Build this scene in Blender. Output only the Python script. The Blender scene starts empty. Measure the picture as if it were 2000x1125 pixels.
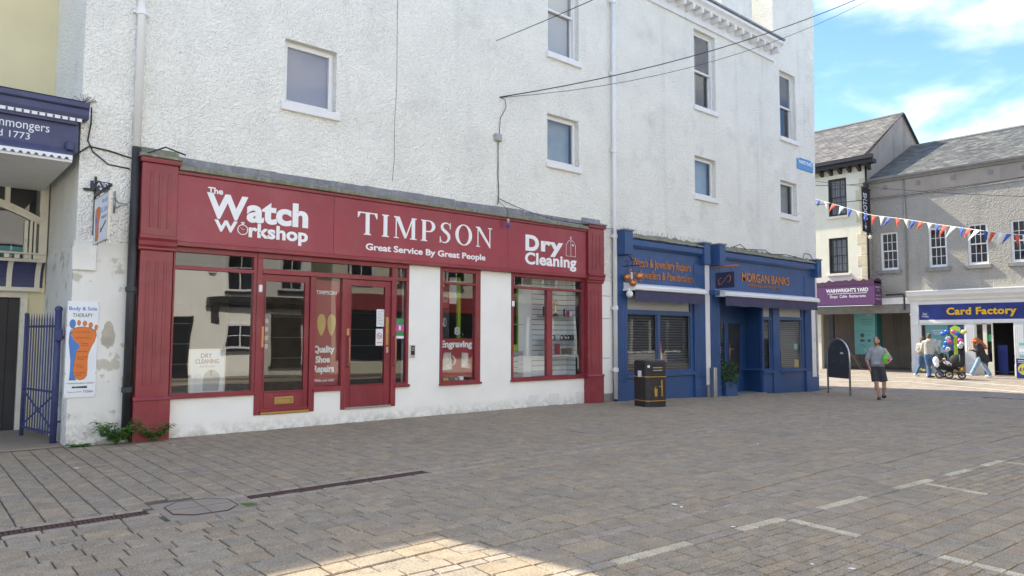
import bpy, bmesh, math, random
from mathutils import Vector, Matrix
import numpy as np
random.seed(7)
S = bpy.context.scene
COL = S.collection
R = math.radians

# ------------------------------------------------------------------ camera
F_PX, YAW, PITCH, ROLL, CAM_H = 1384.76, 0.713248, 0.066476, 0.003063, 1.55
_fw = Vector((math.sin(YAW)*math.cos(PITCH), math.cos(YAW)*math.cos(PITCH), math.sin(PITCH)))
_r0 = Vector((math.cos(YAW), -math.sin(YAW), 0)); _u0 = _r0.cross(_fw)
_rt = _r0*math.cos(ROLL) + _u0*math.sin(ROLL); _up = -_r0*math.sin(ROLL) + _u0*math.cos(ROLL)
cam_d = bpy.data.cameras.new('camera'); cam = bpy.data.objects.new('camera', cam_d); COL.objects.link(cam)
cam.matrix_world = Matrix(((_rt.x, _up.x, -_fw.x, 0), (_rt.y, _up.y, -_fw.y, 0), (_rt.z, _up.z, -_fw.z, CAM_H), (0, 0, 0, 1)))
cam_d.sensor_width = 36; cam_d.lens = F_PX/2000*36; cam_d.clip_start = .05; cam_d.clip_end = 3000
S.camera = cam
def ray(px, py): return _rt*(px-1000) - _up*(py-562.5) + _fw*F_PX
def onY(px, py, Y): d = ray(px, py); t = Y/d.y; return d.x*t, d.z*t + CAM_H
def onX(px, py, X): d = ray(px, py); t = X/d.x; return d.y*t, d.z*t + CAM_H
def onG(px, py, z=0): d = ray(px, py); t = (z-CAM_H)/d.z; return d.x*t, d.y*t

# ------------------------------------------------------------------ world, sun, exposure
SUN_EL = R(45); SUN_DIR = Vector((-0.20, 1.0, 0)).normalized()          # towards the sun, on the ground
wd = bpy.data.worlds.new('World'); S.world = wd; wd.use_nodes = True
nt = wd.node_tree; nt.nodes.clear()
def WN(t, **k):
    n = nt.nodes.new(t)
    for a, b in k.items(): setattr(n, a, b)
    return n
out = WN('ShaderNodeOutputWorld'); bg = WN('ShaderNodeBackground'); sky = WN('ShaderNodeTexSky')
sky.sky_type = 'NISHITA'; sky.sun_disc = False; sky.sun_elevation = SUN_EL
sky.sun_rotation = math.atan2(SUN_DIR.x, SUN_DIR.y); sky.air_density = 1.0; sky.dust_density = .2; sky.ozone_density = 3.0
bg.inputs[1].default_value = .085
tc = WN('ShaderNodeTexCoord'); sep = WN('ShaderNodeSeparateXYZ'); nt.links.new(tc.outputs['Generated'], sep.inputs[0])
mz = WN('ShaderNodeMath', operation='ADD'); mz.inputs[1].default_value = .22; nt.links.new(sep.outputs[2], mz.inputs[0])
mx = WN('ShaderNodeMath', operation='MAXIMUM'); mx.inputs[1].default_value = .05; nt.links.new(mz.outputs[0], mx.inputs[0])
dv = WN('ShaderNodeVectorMath', operation='DIVIDE'); nt.links.new(tc.outputs['Generated'], dv.inputs[0])
cm = WN('ShaderNodeCombineXYZ')
for i in range(3): nt.links.new(mx.outputs[0], cm.inputs[i])
nt.links.new(cm.outputs[0], dv.inputs[1])
mp = WN('ShaderNodeMapping'); mp.inputs['Location'].default_value = (0.81, 8.56, 1.35); nt.links.new(dv.outputs[0], mp.inputs[0])
nz = WN('ShaderNodeTexNoise'); nz.inputs['Scale'].default_value = 2.1; nz.inputs['Detail'].default_value = 7; nz.inputs['Roughness'].default_value = .52
nz.inputs['Distortion'].default_value = .25
nt.links.new(mp.outputs[0], nz.inputs['Vector'])
rp = WN('ShaderNodeValToRGB'); rp.color_ramp.elements[0].position = .41; rp.color_ramp.elements[1].position = .70
rp.color_ramp.interpolation = 'EASE'
nt.links.new(nz.outputs[0], rp.inputs[0])
skm = WN('ShaderNodeMix', data_type='RGBA', blend_type='MULTIPLY'); skm.inputs[0].default_value = 1
skm.inputs[7].default_value = (.58, .66, .80, 1); nt.links.new(sky.outputs[0], skm.inputs[6])
mxc = WN('ShaderNodeMix', data_type='RGBA'); nt.links.new(rp.outputs[0], mxc.inputs[0]); nt.links.new(skm.outputs[2], mxc.inputs[6])
nz2 = WN('ShaderNodeTexNoise'); nz2.inputs['Scale'].default_value = 5.5; nz2.inputs['Detail'].default_value = 6; nt.links.new(mp.outputs[0], nz2.inputs['Vector'])
rp2 = WN('ShaderNodeValToRGB'); rp2.color_ramp.elements[0].position = .35; rp2.color_ramp.elements[1].position = .62      # sunlit tops and greyer undersides
rp2.color_ramp.elements[0].color = (4.0, 4.15, 4.2, 1); rp2.color_ramp.elements[1].color = (5.8, 5.7, 5.3, 1)
nt.links.new(nz2.outputs[0], rp2.inputs[0]); nt.links.new(rp2.outputs[0], mxc.inputs[7])
nt.links.new(mxc.outputs[2], bg.inputs[0]); nt.links.new(bg.outputs[0], out.inputs[0])
sd = bpy.data.lights.new('sun', 'SUN'); sd.energy = 1.9; sd.angle = R(.53); sd.color = (1, .90, .73)
so = bpy.data.objects.new('sun', sd); COL.objects.link(so); so.location = (0, 0, 40)
to_sun = Vector((SUN_DIR.x*math.cos(SUN_EL), SUN_DIR.y*math.cos(SUN_EL), math.sin(SUN_EL)))
so.rotation_euler = to_sun.to_track_quat('Z', 'Y').to_euler()
S.view_settings.view_transform = 'Standard'; S.view_settings.look = 'None'; S.view_settings.gamma = 1
S.view_settings.exposure = 2.42
S.render.engine = 'CYCLES'; S.cycles.use_denoising = True; S.cycles.max_bounces = 8; S.cycles.transparent_max_bounces = 12
S.cycles.sample_clamp_indirect = 6

# ------------------------------------------------------------------ materials
M = {}
def mat(name, col, rough=.65, var=.08, vs=2.5, bump=0, bs=60, dirt_or_sheen=None, metal=0, spec=.5, streak=None, attr=None, coat=0, bdist=.01, fine=0, obj=False, low=None, spots=None):
    m = bpy.data.materials.new(name); m.use_nodes = True; t = m.node_tree; b = t.nodes['Principled BSDF']; L = t.links
    def N(ty, **k):
        n = t.nodes.new(ty)
        for a, c in k.items(): setattr(n, a, c)
        return n
    if obj: pos = N('ShaderNodeTexCoord').outputs['Object']
    else: pos = N('ShaderNodeNewGeometry').outputs['Position']
    if attr:
        a = N('ShaderNodeAttribute', attribute_name=attr); base = a.outputs['Color']
    else:
        rgb = N('ShaderNodeRGB'); rgb.outputs[0].default_value = (*col, 1); base = rgb.outputs[0]
    def noise(scale, detail=4, vec=None, rough_=.55):
        n = N('ShaderNodeTexNoise'); n.inputs['Scale'].default_value = scale; n.inputs['Detail'].default_value = detail; n.inputs['Roughness'].default_value = rough_
        L.new(vec or pos, n.inputs['Vector']); return n.outputs[0]
    def mixc(f, a, c, bt='MIX'):
        n = N('ShaderNodeMix', data_type='RGBA', blend_type=bt)
        (L.new(f, n.inputs[0]) if hasattr(f, 'links') else setattr(n.inputs[0], 'default_value', f))
        (L.new(a, n.inputs[6]) if hasattr(a, 'links') else setattr(n.inputs[6], 'default_value', (*a, 1)))
        (L.new(c, n.inputs[7]) if hasattr(c, 'links') else setattr(n.inputs[7], 'default_value', (*c, 1)))
        return n.outputs[2]
    def mr(v, a, c, x, y):
        n = N('ShaderNodeMapRange'); L.new(v, n.inputs[0])
        for i, q in enumerate((a, c, x, y)): n.inputs[i+1].default_value = q
        return n.outputs[0]
    cur = base
    if var:
        f = mr(noise(vs), .3, .7, 1-var, 1+var); c3 = N('ShaderNodeCombineColor')
        for i in range(3): L.new(f, c3.inputs[i])
        cur = mixc(1.0, cur, c3.outputs[0], 'MULTIPLY')
    if fine:
        f = mr(noise(75, 3), .3, .7, 1-fine, 1+fine); c3 = N('ShaderNodeCombineColor')
        for i in range(3): L.new(f, c3.inputs[i])
        cur = mixc(1.0, cur, c3.outputs[0], 'MULTIPLY')
    if dirt_or_sheen:          # (colour, scale, threshold, softness): blotches of wear, or reflections painted into the sign colour
        f = mr(noise(dirt_or_sheen[1], 6, rough_=.65), dirt_or_sheen[2], dirt_or_sheen[2]+dirt_or_sheen[3], 0, dirt_or_sheen[4] if len(dirt_or_sheen) > 4 else .8); cur = mixc(f, cur, dirt_or_sheen[0])
    if spots:         # (colour, scale, threshold, amount): small round marks such as trodden gum
        v_ = N('ShaderNodeTexVoronoi'); v_.inputs['Scale'].default_value = spots[1]; L.new(pos, v_.inputs['Vector'])
        cur = mixc(mr(v_.outputs['Distance'], spots[2], spots[2]+.03, spots[3], 0), cur, spots[0])
    if streak:        # (colour, xscale, threshold, amount): rain streaks running down
        mpn = N('ShaderNodeMapping'); mpn.inputs['Scale'].default_value = (1, 1, .07); L.new(pos, mpn.inputs[0])
        f = mr(noise(streak[1], 5, mpn.outputs[0], .6), streak[2], streak[2]+.22, 0, streak[3]); cur = mixc(f, cur, streak[0])
    if low:           # (colour, z0, z1, amount): splash staining at the foot of a wall
        sx = N('ShaderNodeSeparateXYZ'); L.new(pos, sx.inputs[0])
        g = mr(sx.outputs[2], low[1], low[2], 1, 0)
        mm = N('ShaderNodeMath', operation='MULTIPLY'); L.new(g, mm.inputs[0]); L.new(mr(noise(9, 6, rough_=.7), .4, .62, 0, low[3]), mm.inputs[1])
        cur = mixc(mm.outputs[0], cur, low[0])
    L.new(cur, b.inputs['Base Color'])
    b.inputs['Roughness'].default_value = rough; b.inputs['Metallic'].default_value = metal; b.inputs['Specular IOR Level'].default_value = spec
    if coat: b.inputs['Coat Weight'].default_value = coat; b.inputs['Coat Roughness'].default_value = .08
    if bump:
        bn = N('ShaderNodeBump'); bn.inputs['Strength'].default_value = bump; bn.inputs['Distance'].default_value = bdist
        L.new(noise(bs, 5, rough_=.6), bn.inputs['Height']); L.new(bn.outputs[0], b.inputs['Normal'])
    M[name] = m; return m
def roughcast(name, col, pebble=38, strength=1.0, dirtamt=.5, dirtcol=(.34, .35, .33), streakcol=(.5, .5, .47)):
    m = mat(name, col, rough=.9, var=.05, vs=1.2, dirt_or_sheen=(dirtcol, 1.1, .56, .2, dirtamt*.45), streak=(streakcol, 1.6, .57, dirtamt*.6), spec=.2)
    t = m.node_tree; L = t.links; b = t.nodes['Principled BSDF']
    g = t.nodes.new('ShaderNodeNewGeometry')
    v = t.nodes.new('ShaderNodeTexVoronoi'); v.feature = 'SMOOTH_F1'; v.inputs['Scale'].default_value = pebble; v.inputs['Smoothness'].default_value = .6
    n = t.nodes.new('ShaderNodeTexNoise'); n.inputs['Scale'].default_value = pebble*.45; n.inputs['Detail'].default_value = 5
    wv = t.nodes.new('ShaderNodeVectorMath'); wv.operation = 'MULTIPLY_ADD'; wv.inputs[1].default_value = (.05, .05, .05)
    L.new(n.outputs['Color'], wv.inputs[0]); L.new(g.outputs['Position'], wv.inputs[2]); L.new(g.outputs['Position'], n.inputs['Vector'])
    L.new(wv.outputs[0], v.inputs['Vector'])
    ad = t.nodes.new('ShaderNodeMath'); ad.operation = 'MULTIPLY_ADD'; ad.inputs[1].default_value = 1.4
    L.new(n.outputs[0], ad.inputs[0]); L.new(v.outputs[0], ad.inputs[2])
    bn = t.nodes.new('ShaderNodeBump'); bn.invert = True; bn.inputs['Strength'].default_value = strength; bn.inputs['Distance'].default_value = .026
    L.new(ad.outputs[0], bn.inputs['Height']); L.new(bn.outputs[0], b.inputs['Normal'])
    # small dark pits between the pebbles
    pit = t.nodes.new('ShaderNodeTexNoise'); pit.inputs['Scale'].default_value = 17; pit.inputs['Detail'].default_value = 7; pit.inputs['Roughness'].default_value = .75
    L.new(g.outputs['Position'], pit.inputs['Vector'])
    mr = t.nodes.new('ShaderNodeMapRange'); L.new(pit.outputs[0], mr.inputs[0])
    for i, q in enumerate((.64, .74, 0, .55)): mr.inputs[i+1].default_value = q
    src = b.inputs['Base Color'].links[0].from_socket
    mx_ = t.nodes.new('ShaderNodeMix'); mx_.data_type = 'RGBA'; L.new(mr.outputs[0], mx_.inputs[0]); L.new(src, mx_.inputs[6]); mx_.inputs[7].default_value = (.28, .28, .26, 1)
    L.new(mx_.outputs[2], b.inputs['Base Color'])
    return m
def glassmat(name, ior=1.9, tint=(.9, .93, .92), wave=.02, wscale=1.6, dirtfac=0):
    m = bpy.data.materials.new(name); m.use_nodes = True; t = m.node_tree; t.nodes.clear(); L = t.links
    o = t.nodes.new('ShaderNodeOutputMaterial'); mix = t.nodes.new('ShaderNodeMixShader'); tr = t.nodes.new('ShaderNodeBsdfTransparent'); gl = t.nodes.new('ShaderNodeBsdfGlossy')
    fr = t.nodes.new('ShaderNodeFresnel'); fr.inputs[0].default_value = ior
    tr.inputs[0].default_value = (*tint, 1); gl.inputs['Roughness'].default_value = .0
    g = t.nodes.new('ShaderNodeNewGeometry'); n = t.nodes.new('ShaderNodeTexNoise'); n.inputs['Scale'].default_value = wscale; n.inputs['Detail'].default_value = 1
    L.new(g.outputs['Position'], n.inputs['Vector'])
    bn = t.nodes.new('ShaderNodeBump'); bn.inputs['Strength'].default_value = 1; bn.inputs['Distance'].default_value = wave
    L.new(n.outputs[0], bn.inputs['Height']); L.new(bn.outputs[0], gl.inputs['Normal']); L.new(bn.outputs[0], fr.inputs[1])
    io = t.nodes.new('ShaderNodeMix'); io.data_type = 'FLOAT'; io.inputs[2].default_value = ior; io.inputs[3].default_value = 1/ior   # same pane from either side
    L.new(g.outputs['Backfacing'], io.inputs[0]); L.new(io.outputs[0], fr.inputs[0])
    L.new(fr.outputs[0], mix.inputs[0]); L.new(tr.outputs[0], mix.inputs[1]); L.new(gl.outputs[0], mix.inputs[2]); L.new(mix.outputs[0], o.inputs[0])
    M[name] = m; return m

roughcast('white_roughcast', (.87, .87, .80), dirtamt=.6)
roughcast('grey_roughcast', (.36, .345, .31), pebble=24, strength=1.0, dirtamt=1.0, dirtcol=(.24, .23, .21), streakcol=(.2, .2, .19))
mat('white_render', (.86, .86, .815), .8, .04, 1.5, .25, 30, low=((.33, .31, .25), -.1, .22, .9), bdist=.006)
mat('old_render', (.74, .735, .69), .85, .06, 2, .5, 22, dirt_or_sheen=((.48, .45, .37), 3.2, .58, .04, .85), low=((.33, .3, .24), -.05, .5, .95), bdist=.01)
mat('peeled_render', (.44, .40, .33), .9, .12, 9, .5, 40)
mat('cream_paint', (.72, .645, .40), .75, .05, 1.2, .15, 20, dirt_or_sheen=((.62, .56, .38), 1.4, .58, .25, .6))
mat('cream_trim', (.72, .68, .56), .6, .06, 4, .15, 40, dirt_or_sheen=((.45, .42, .34), 7, .6, .12, .6))
mat('maroon', (.235, .026, .038), .36, .14, 1.7, .12, 14, coat=.08, dirt_or_sheen=((.30, .085, .085), 2.2, .5, .3, .6), streak=((.13, .03, .03), 5, .56, .45), bdist=.004)
mat('maroon_sign', (.285, .030, .050), .38, .10, 1.1, .06, 1.2, coat=.1, bdist=.02, dirt_or_sheen=((.36, .10, .11), .9, .45, .3, .6), streak=((.20, .035, .045), 4, .57, .35))  # pale blotches paint soft reflections and faded colour into the panels
mat('sign_white', (.82, .84, .84), .45, .03, 3)
mat('lead', (.19, .20, .22), .55, .18, 5, .3, 18, dirt_or_sheen=((.34, .35, .36), 6, .52, .2, .7), streak=((.42, .42, .38), 9, .52, .5))
mat('mossy_lead', (.21, .205, .15), .8, .25, 7, .5, 40, dirt_or_sheen=((.13, .14, .04), 4, .5, .2, .75), streak=((.42, .41, .36), 14, .5, .7))
mat('upvc', (.80, .81, .80), .35, .02, 3, dirt_or_sheen=((.5, .5, .45), 9, .66, .1, .5))
mat('white_paint', (.76, .765, .76), .5, .04, 4, .12, 40, dirt_or_sheen=((.42, .42, .4), 6, .62, .1, .6))
mat('blue_paint', (.024, .075, .21), .45, .14, 1.5, .1, 14, coat=.03, dirt_or_sheen=((.06, .115, .24), 2.0, .52, .3, .55), streak=((.02, .05, .13), 5, .56, .4))
mat('navy_cloth', (.052, .05, .105), .8, .08, 6, .1, 90)
mat('navy_board', (.02, .03, .07), .4, .05)
mat('copper', (.55, .24, .10), .32, .1, 12, metal=.75)
mat('copper_dark', (.40, .15, .09), .45, .1, 12, metal=.3)
mat('black_metal', (.018, .018, .02), .45, .15, 10, .1, 50)
mat('dark_pipe', (.03, .03, .032), .5, .2, 6, .2, 40)
mat('bin_black', (.022, .02, .021), .46, .25, 5, .15, 60, dirt_or_sheen=((.07, .065, .06), 5, .58, .2, .5), streak=((.06, .055, .05), 7, .58, .5))
mat('gold', (.50, .30, .09), .35, .08, 12, metal=.5)
mat('brass', (.48, .33, .12), .35, .15, 15, metal=.8)
mat('steel', (.55, .56, .57), .28, .06, 10, metal=.95)
mat('dull_steel', (.40, .39, .37), .38, .12, 10, metal=.85)
mat('rust', (.085, .045, .035), .85, .25, 14, .4, 60)
mat('interior', (.30, .29, .28), .9, .12, 1.2)
mat('interior_dark', (.06, .06, .065), .9, .2, 1.2)
mat('slatwall', (.74, .76, .77), .55, .03, 2)
mat('dark_gap', (.03, .03, .03), .9, 0)
mat('net_curtain', (.44, .48, .48), .9, .12, 2.5)
mat('blind', (.40, .40, .42), .85, .02, 1)
mat('white_blind', (.75, .77, .80), .6, .02, 4)
mat('grey_frost', (.42, .43, .42), .6, .03, 2)
mat('shutter_slat', (.075, .075, .078), .5, .1, 8)
mat('shutter_gap', (.008, .008, .009), .8, 0)
mat('cable', (.03, .03, .03), .6, 0)
mat('iron_sign_blue', (.050, .058, .135), .5, .1, 2.2, .08, 30, dirt_or_sheen=((.09, .1, .17), 3, .56, .2, .6))
mat('gate_blue', (.055, .065, .17), .55, .15, 8, .2, 60, dirt_or_sheen=((.03, .03, .06), 12, .6, .1, .7))
mat('dark_door', (.035, .032, .032), .7, .15, 3)
mat('sign_panel', (.74, .77, .80), .4, .03, 3)
mat('orange_print', (.66, .17, .025), .5, .06, 4)
mat('blue_print', (.055, .19, .52), .5, .05, 4)
mat('black_print', (.02, .02, .022), .5, 0)
mat('brown_print', (.16, .05, .02), .6, 0)
mat('red_poster', (.32, .035, .045), .5, .06, 3)
mat('maroon_print', (.30, .05, .06), .5, 0)
mat('tan_print', (.55, .36, .12), .6, .08, 8)
mat('lime', (.34, .52, .04), .5, .05, 3)
mat('green_print', (.05, .27, .11), .5, .03)
mat('pink_print', (.60, .10, .36), .5, .03)
mat('teal', (.16, .44, .45), .5, .05, 2)
mat('dark_teal', (.05, .24, .26), .5, .05, 2)
mat('purple', (.105, .035, .125), .55, .06, 2)
mat('dark_purple', (.07, .022, .06), .6, .15, 7)
mat('cf_blue', (.018, .035, .20), .3, .25, 1.6, coat=.2)
mat('cf_yellow', (.80, .46, .02), .45, .04, 6)
mat('white_stone', (.70, .71, .71), .65, .05, 2, .1, 30, dirt_or_sheen=((.45, .45, .45), 4, .62, .15, .5))
mat('cream_wall', (.70, .69, .56), .75, .04, 1.2, .1, 20, dirt_or_sheen=((.50, .44, .26), 1.5, .6, .2, .5), streak=((.5, .46, .33), 2.5, .58, .4))
mat('quoin', (.60, .54, .38), .8, .12, 4, .2, 20, dirt_or_sheen=((.35, .28, .16), 3, .55, .2, .7))
mat('black_paint', (.02, .02, .022), .5, .1)
mat('slate', (.16, .16, .155), .7, .2, 3, .2, 25, attr='pcol')
mat('stone_sill', (.22, .22, .21), .85, .15, 5, .3, 40)
mat('gable_render', (.33, .29, .245), .9, .1, 1.5, .3, 20, streak=((.14, .12, .11), 1.8, .56, .7))
mat('dark_window', (.02, .022, .026), .25, .2, 2)
mat('flag_red', (.70, .075, .03), .7, .03)
mat('flag_white', (.78, .78, .72), .7, .03)
mat('flag_blue', (.04, .09, .42), .7, .03)
mat('banner_black', (.02, .022, .03), .6, .1)
mat('wood', (.30, .20, .11), .7, .2, 6, .2, 40)
mat('brown_wood', (.16, .12, .09), .7, .2, 6, .2, 40)
mat('paver', (.2, .19, .18), .88, .16, 7, .7, 90, attr='pcol', fine=.42, dirt_or_sheen=((.13, .12, .10), 1.1, .54, .25, .4), spec=.25, bdist=.004, spots=((.15, .14, .125), 2.6, .065, .75))
mat('joint', (.10, .088, .07), .95, .25, 4, .4, 60, dirt_or_sheen=((.06, .075, .025), 2.0, .55, .15, .7))
mat('concrete', (.285, .24, .19), .9, .1, 3, .3, 40, dirt_or_sheen=((.2, .2, .15), 2, .55, .2, .5))
mat('leaf', (.06, .14, .025), .55, .3, 12, spec=.4)
mat('leaf_dark', (.045, .10, .035), .5, .35, 14, spec=.4)
mat('stem', (.10, .12, .04), .7, .1)
mat('moss_tuft', (.07, .13, .02), .8, .3, 30)
mat('soil', (.06, .045, .03), .95, .2, 10)
mat('tyre', (.02, .02, .02), .75, .1, 10)
mat('skin', (.52, .29, .20), .55, .06, 20)
mat('tattoo_skin', (.30, .20, .155), .55, .3, 60)
mat('grey_hoodie', (.33, .35, .38), .9, .08, 14, .35, 45, bdist=.02)
mat('light_hoodie', (.42, .42, .38), .9, .08, 14, .35, 45, bdist=.02)
mat('dark_shorts', (.045, .044, .052), .85, .1, 14, .3, 40, bdist=.02)
mat('denim', (.07, .14, .27), .85, .2, 9, .3, 45, bdist=.02)
mat('light_denim', (.26, .38, .50), .85, .2, 9, .3, 45, bdist=.02)
mat('black_coat', (.015, .014, .018), .6, .25, 9, .4, 30, bdist=.03)
mat('shoe_grey', (.05, .05, .053), .7, .1)
mat('shoe_brown', (.045, .03, .025), .6, .1)
mat('shoe_white', (.72, .72, .70), .6, .05)
mat('hair_brown', (.10, .06, .035), .7, .3, 60, .4, 90)
mat('hair_red', (.36, .09, .02), .55, .35, 40, .5, 90)
mat('pram_black', (.018, .018, .02), .75, .1, 20, .2, 60)
mat('backpack', (.30, .28, .22), .85, .45, 22)
mat('baby_white', (.75, .77, .82), .8, .05)
mat('green_pack', (.16, .55, .06), .4, .3, 30)
mat('foil_blue', (.05, .16, .55), .22, .3, 9, metal=.4)
mat('foil_pink', (.62, .10, .22), .22, .3, 9, metal=.4)
mat('foil_silver', (.6, .6, .66), .2, .3, 9, metal=.7)
mat('foil_yellow', (.72, .62, .15), .25, .15, 9, metal=.3)
mat('stone_block', (.30, .285, .25), .9, .2, 3, .4, 20)
mat('street_blue', (.08, .28, .58), .5, .08, 12)
mat('grey_plastic', (.35, .36, .36), .5, .05)
mat('notice_grey', (.075, .08, .09), .38, .05, 3)
mat('gold_metal', (.75, .55, .15), .25, .1, 12, metal=.9)
mat('purple_grey', (.42, .395, .44), .7, .02, 1)
glassmat('shop_glass', 1.9, (.86, .89, .88), .0012, 1.3)
glassmat('old_glass', 2.5, (.84, .87, .86), .0035, 1.1)
glassmat('house_glass', 1.8, (.8, .83, .84), .0015, 1.2)
glassmat('blue_glass', 1.5, (.9, .92, .93), .001, 1.4)

# ------------------------------------------------------------------ geometry helpers
class B:
    def __init__(s): s.v = []; s.f = []; s.c = []
    def add(s, vs, fs):
        o = len(s.v); s.v += [tuple(v) for v in vs]; s.f += [tuple(i+o for i in f) for f in fs]; return s
    def box(s, x0, x1, y0, y1, z0, z1):
        if x0 > x1: x0, x1 = x1, x0
        if y0 > y1: y0, y1 = y1, y0
        if z0 > z1: z0, z1 = z1, z0
        return s.add([(x0,y0,z0),(x1,y0,z0),(x1,y1,z0),(x0,y1,z0),(x0,y0,z1),(x1,y0,z1),(x1,y1,z1),(x0,y1,z1)],
                     [(0,3,2,1),(4,5,6,7),(0,1,5,4),(1,2,6,5),(2,3,7,6),(3,0,4,7)])
    def prism(s, poly, ax, a, b):
        # poly: 2d points; ax 'y': (x,z) swept y a->b ; 'x': (y,z) swept x ; 'z': (x,y) swept z
        n = len(poly); mk = {'y': lambda p, t: (p[0], t, p[1]), 'x': lambda p, t: (t, p[0], p[1]), 'z': lambda p, t: (p[0], p[1], t)}[ax]
        vs = [mk(p, a) for p in poly] + [mk(p, b) for p in poly]
        return s.add(vs, [tuple(range(n)), tuple(range(2*n-1, n-1, -1))] + [(i, i+n, (i+1) % n + n, (i+1) % n) for i in range(n)])
    def tube(s, pts, r, n=8, closed=False):
        pts = [Vector(p) for p in pts]; m = len(pts); vs = []; prev = None
        rr = r if isinstance(r, (list, tuple)) else [r]*m
        for i, p in enumerate(pts):
            a = pts[(i-1) % m] if closed else pts[max(i-1, 0)]; c = pts[(i+1) % m] if closed else pts[min(i+1, m-1)]
            d = (c-a).normalized()
            if prev is None: u = d.orthogonal().normalized()
            else: u = (prev - d*prev.dot(d)).normalized()
            prev = u; w = d.cross(u)
            for k in range(n): t = 2*math.pi*k/n; vs.append(p + (u*math.cos(t) + w*math.sin(t))*rr[i])
        fs = []
        for i in range(m if closed else m-1):
            j = (i+1) % m
            for k in range(n): fs.append((i*n+k, i*n+(k+1) % n, j*n+(k+1) % n, j*n+k))
        if not closed: fs += [tuple(range(n-1, -1, -1)), tuple((m-1)*n+k for k in range(n))]
        return s.add(vs, fs)
    def ball(s, c, r, nu=16, nv=10, rot=None):
        r = r if isinstance(r, (list, tuple)) else (r, r, r); vs = []; fs = []
        for j in range(nv+1):
            ph = math.pi*j/nv
            for i in range(nu):
                th = 2*math.pi*i/nu; q = Vector((r[0]*math.sin(ph)*math.cos(th), r[1]*math.sin(ph)*math.sin(th), r[2]*math.cos(ph)))
                if rot is not None: q = rot @ q
                vs.append(Vector(c)+q)
        for j in range(nv):
            for i in range(nu): fs.append((j*nu+i, (j+1)*nu+i, (j+1)*nu+(i+1) % nu, j*nu+(i+1) % nu))
        return s.add(vs, fs)
    def lathe(s, prof, c, n=20):
        vs = []; fs = []; m = len(prof)
        for (r, z) in prof:
            for k in range(n): t = 2*math.pi*k/n; vs.append((c[0]+r*math.cos(t), c[1]+r*math.sin(t), c[2]+z))
        for i in range(m-1):
            for k in range(n): fs.append((i*n+k, i*n+(k+1) % n, (i+1)*n+(k+1) % n, (i+1)*n+k))
        fs += [tuple(range(n-1, -1, -1)), tuple((m-1)*n+k for k in range(n))]
        return s.add(vs, fs)
    def cap(s, p0, p1, r0, r1, n=10):     # tapered capsule
        p0 = Vector(p0); p1 = Vector(p1); s.tube([p0, p1], [r0, r1], n); s.ball(p0, r0, n, 6); s.ball(p1, r1, n, 6); return s
    def wall(s, x0, x1, z0, z1, holes, y, depth):
        # a wall sheet in the XZ plane facing -Y with openings and their reveals
        xs = sorted(set([x0, x1] + [h[0] for h in holes] + [h[1] for h in holes])); zs = sorted(set([z0, z1] + [h[2] for h in holes] + [h[3] for h in holes]))
        for i in range(len(xs)-1):
            for j in range(len(zs)-1):
                cx = (xs[i]+xs[i+1])/2; cz = (zs[j]+zs[j+1])/2
                if any(h[0] < cx < h[1] and h[2] < cz < h[3] for h in holes): continue
                s.add([(xs[i], y, zs[j]), (xs[i+1], y, zs[j]), (xs[i+1], y, zs[j+1]), (xs[i], y, zs[j+1])], [(0, 1, 2, 3)])
        for a, b, c, d in holes:
            s.add([(a,y,c),(b,y,c),(b,y,d),(a,y,d),(a,y+depth,c),(b,y+depth,c),(b,y+depth,d),(a,y+depth,d)], [(0,4,5,1),(1,5,6,2),(2,6,7,3),(3,7,4,0)])
        return s
    def frame(s, x0, x1, z0, z1, w, y0, y1):
        w = w if isinstance(w, (list, tuple)) else (w, w, w, w)      # left, right, bottom, top
        s.box(x0, x0+w[0], y0, y1, z0, z1); s.box(x1-w[1], x1, y0, y1, z0, z1)
        s.box(x0+w[0], x1-w[1], y0, y1, z0, z0+w[2]); s.box(x0+w[0], x1-w[1], y0, y1, z1-w[3], z1); return s
    def build(s, name, m, parent=None, smooth=False, bev=0, loc=None, xf=None):
        if isinstance(m, str) and m.endswith('_glass') and len(s.v) == 8:      # a pane is one sheet
            lo = [min(v[i] for v in s.v) for i in range(3)]; hi = [max(v[i] for v in s.v) for i in range(3)]
            s.f = [(0, 1, 5, 4)] if hi[1]-lo[1] < hi[0]-lo[0] else [(3, 0, 4, 7)]
        me = bpy.data.meshes.new(name)
        vs = [xf @ Vector(v) for v in s.v] if xf is not None else s.v
        me.from_pydata(vs, [], s.f)
        if s.c:
            at = me.color_attributes.new('pcol', 'FLOAT_COLOR', 'CORNER'); buf = []
            for f, c in zip(s.f, s.c): buf += [c[0], c[1], c[2], 1]*len(f)
            at.data.foreach_set('color', buf)
        me.materials.append(M[m] if isinstance(m, str) else m)
        if bev:
            bm = bmesh.new(); bm.from_mesh(me); bmesh.ops.remove_doubles(bm, verts=bm.verts, dist=1e-5)
            es = [e for e in bm.edges if len(e.link_faces) == 2 and e.calc_face_angle(0) > .5]
            bmesh.ops.bevel(bm, geom=es, offset=bev, segments=1, affect='EDGES', clamp_overlap=True); bm.to_mesh(me); bm.free()
        if smooth:
            me.polygons.foreach_set('use_smooth', [True]*len(me.polygons))
        return link(name, me, parent)
def link(name, me, parent=None):
    o = bpy.data.objects.new(name, me); COL.objects.link(o)
    if parent is not None:
        o.parent = parent
        if parent.type == 'EMPTY': o.matrix_parent_inverse = Matrix.Translation(parent.location).inverted()
    return o
def tag(o, label, cat, group=None, kind=None):
    if label: o['label'] = label
    if cat: o['category'] = cat
    if group: o['group'] = group
    if kind: o['kind'] = kind
    return o
def thing(name, loc, label, cat, group=None):
    o = bpy.data.objects.new(name, None); o.empty_display_size = .2; COL.objects.link(o); o.location = loc
    return tag(o, label, cat, group)
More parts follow.
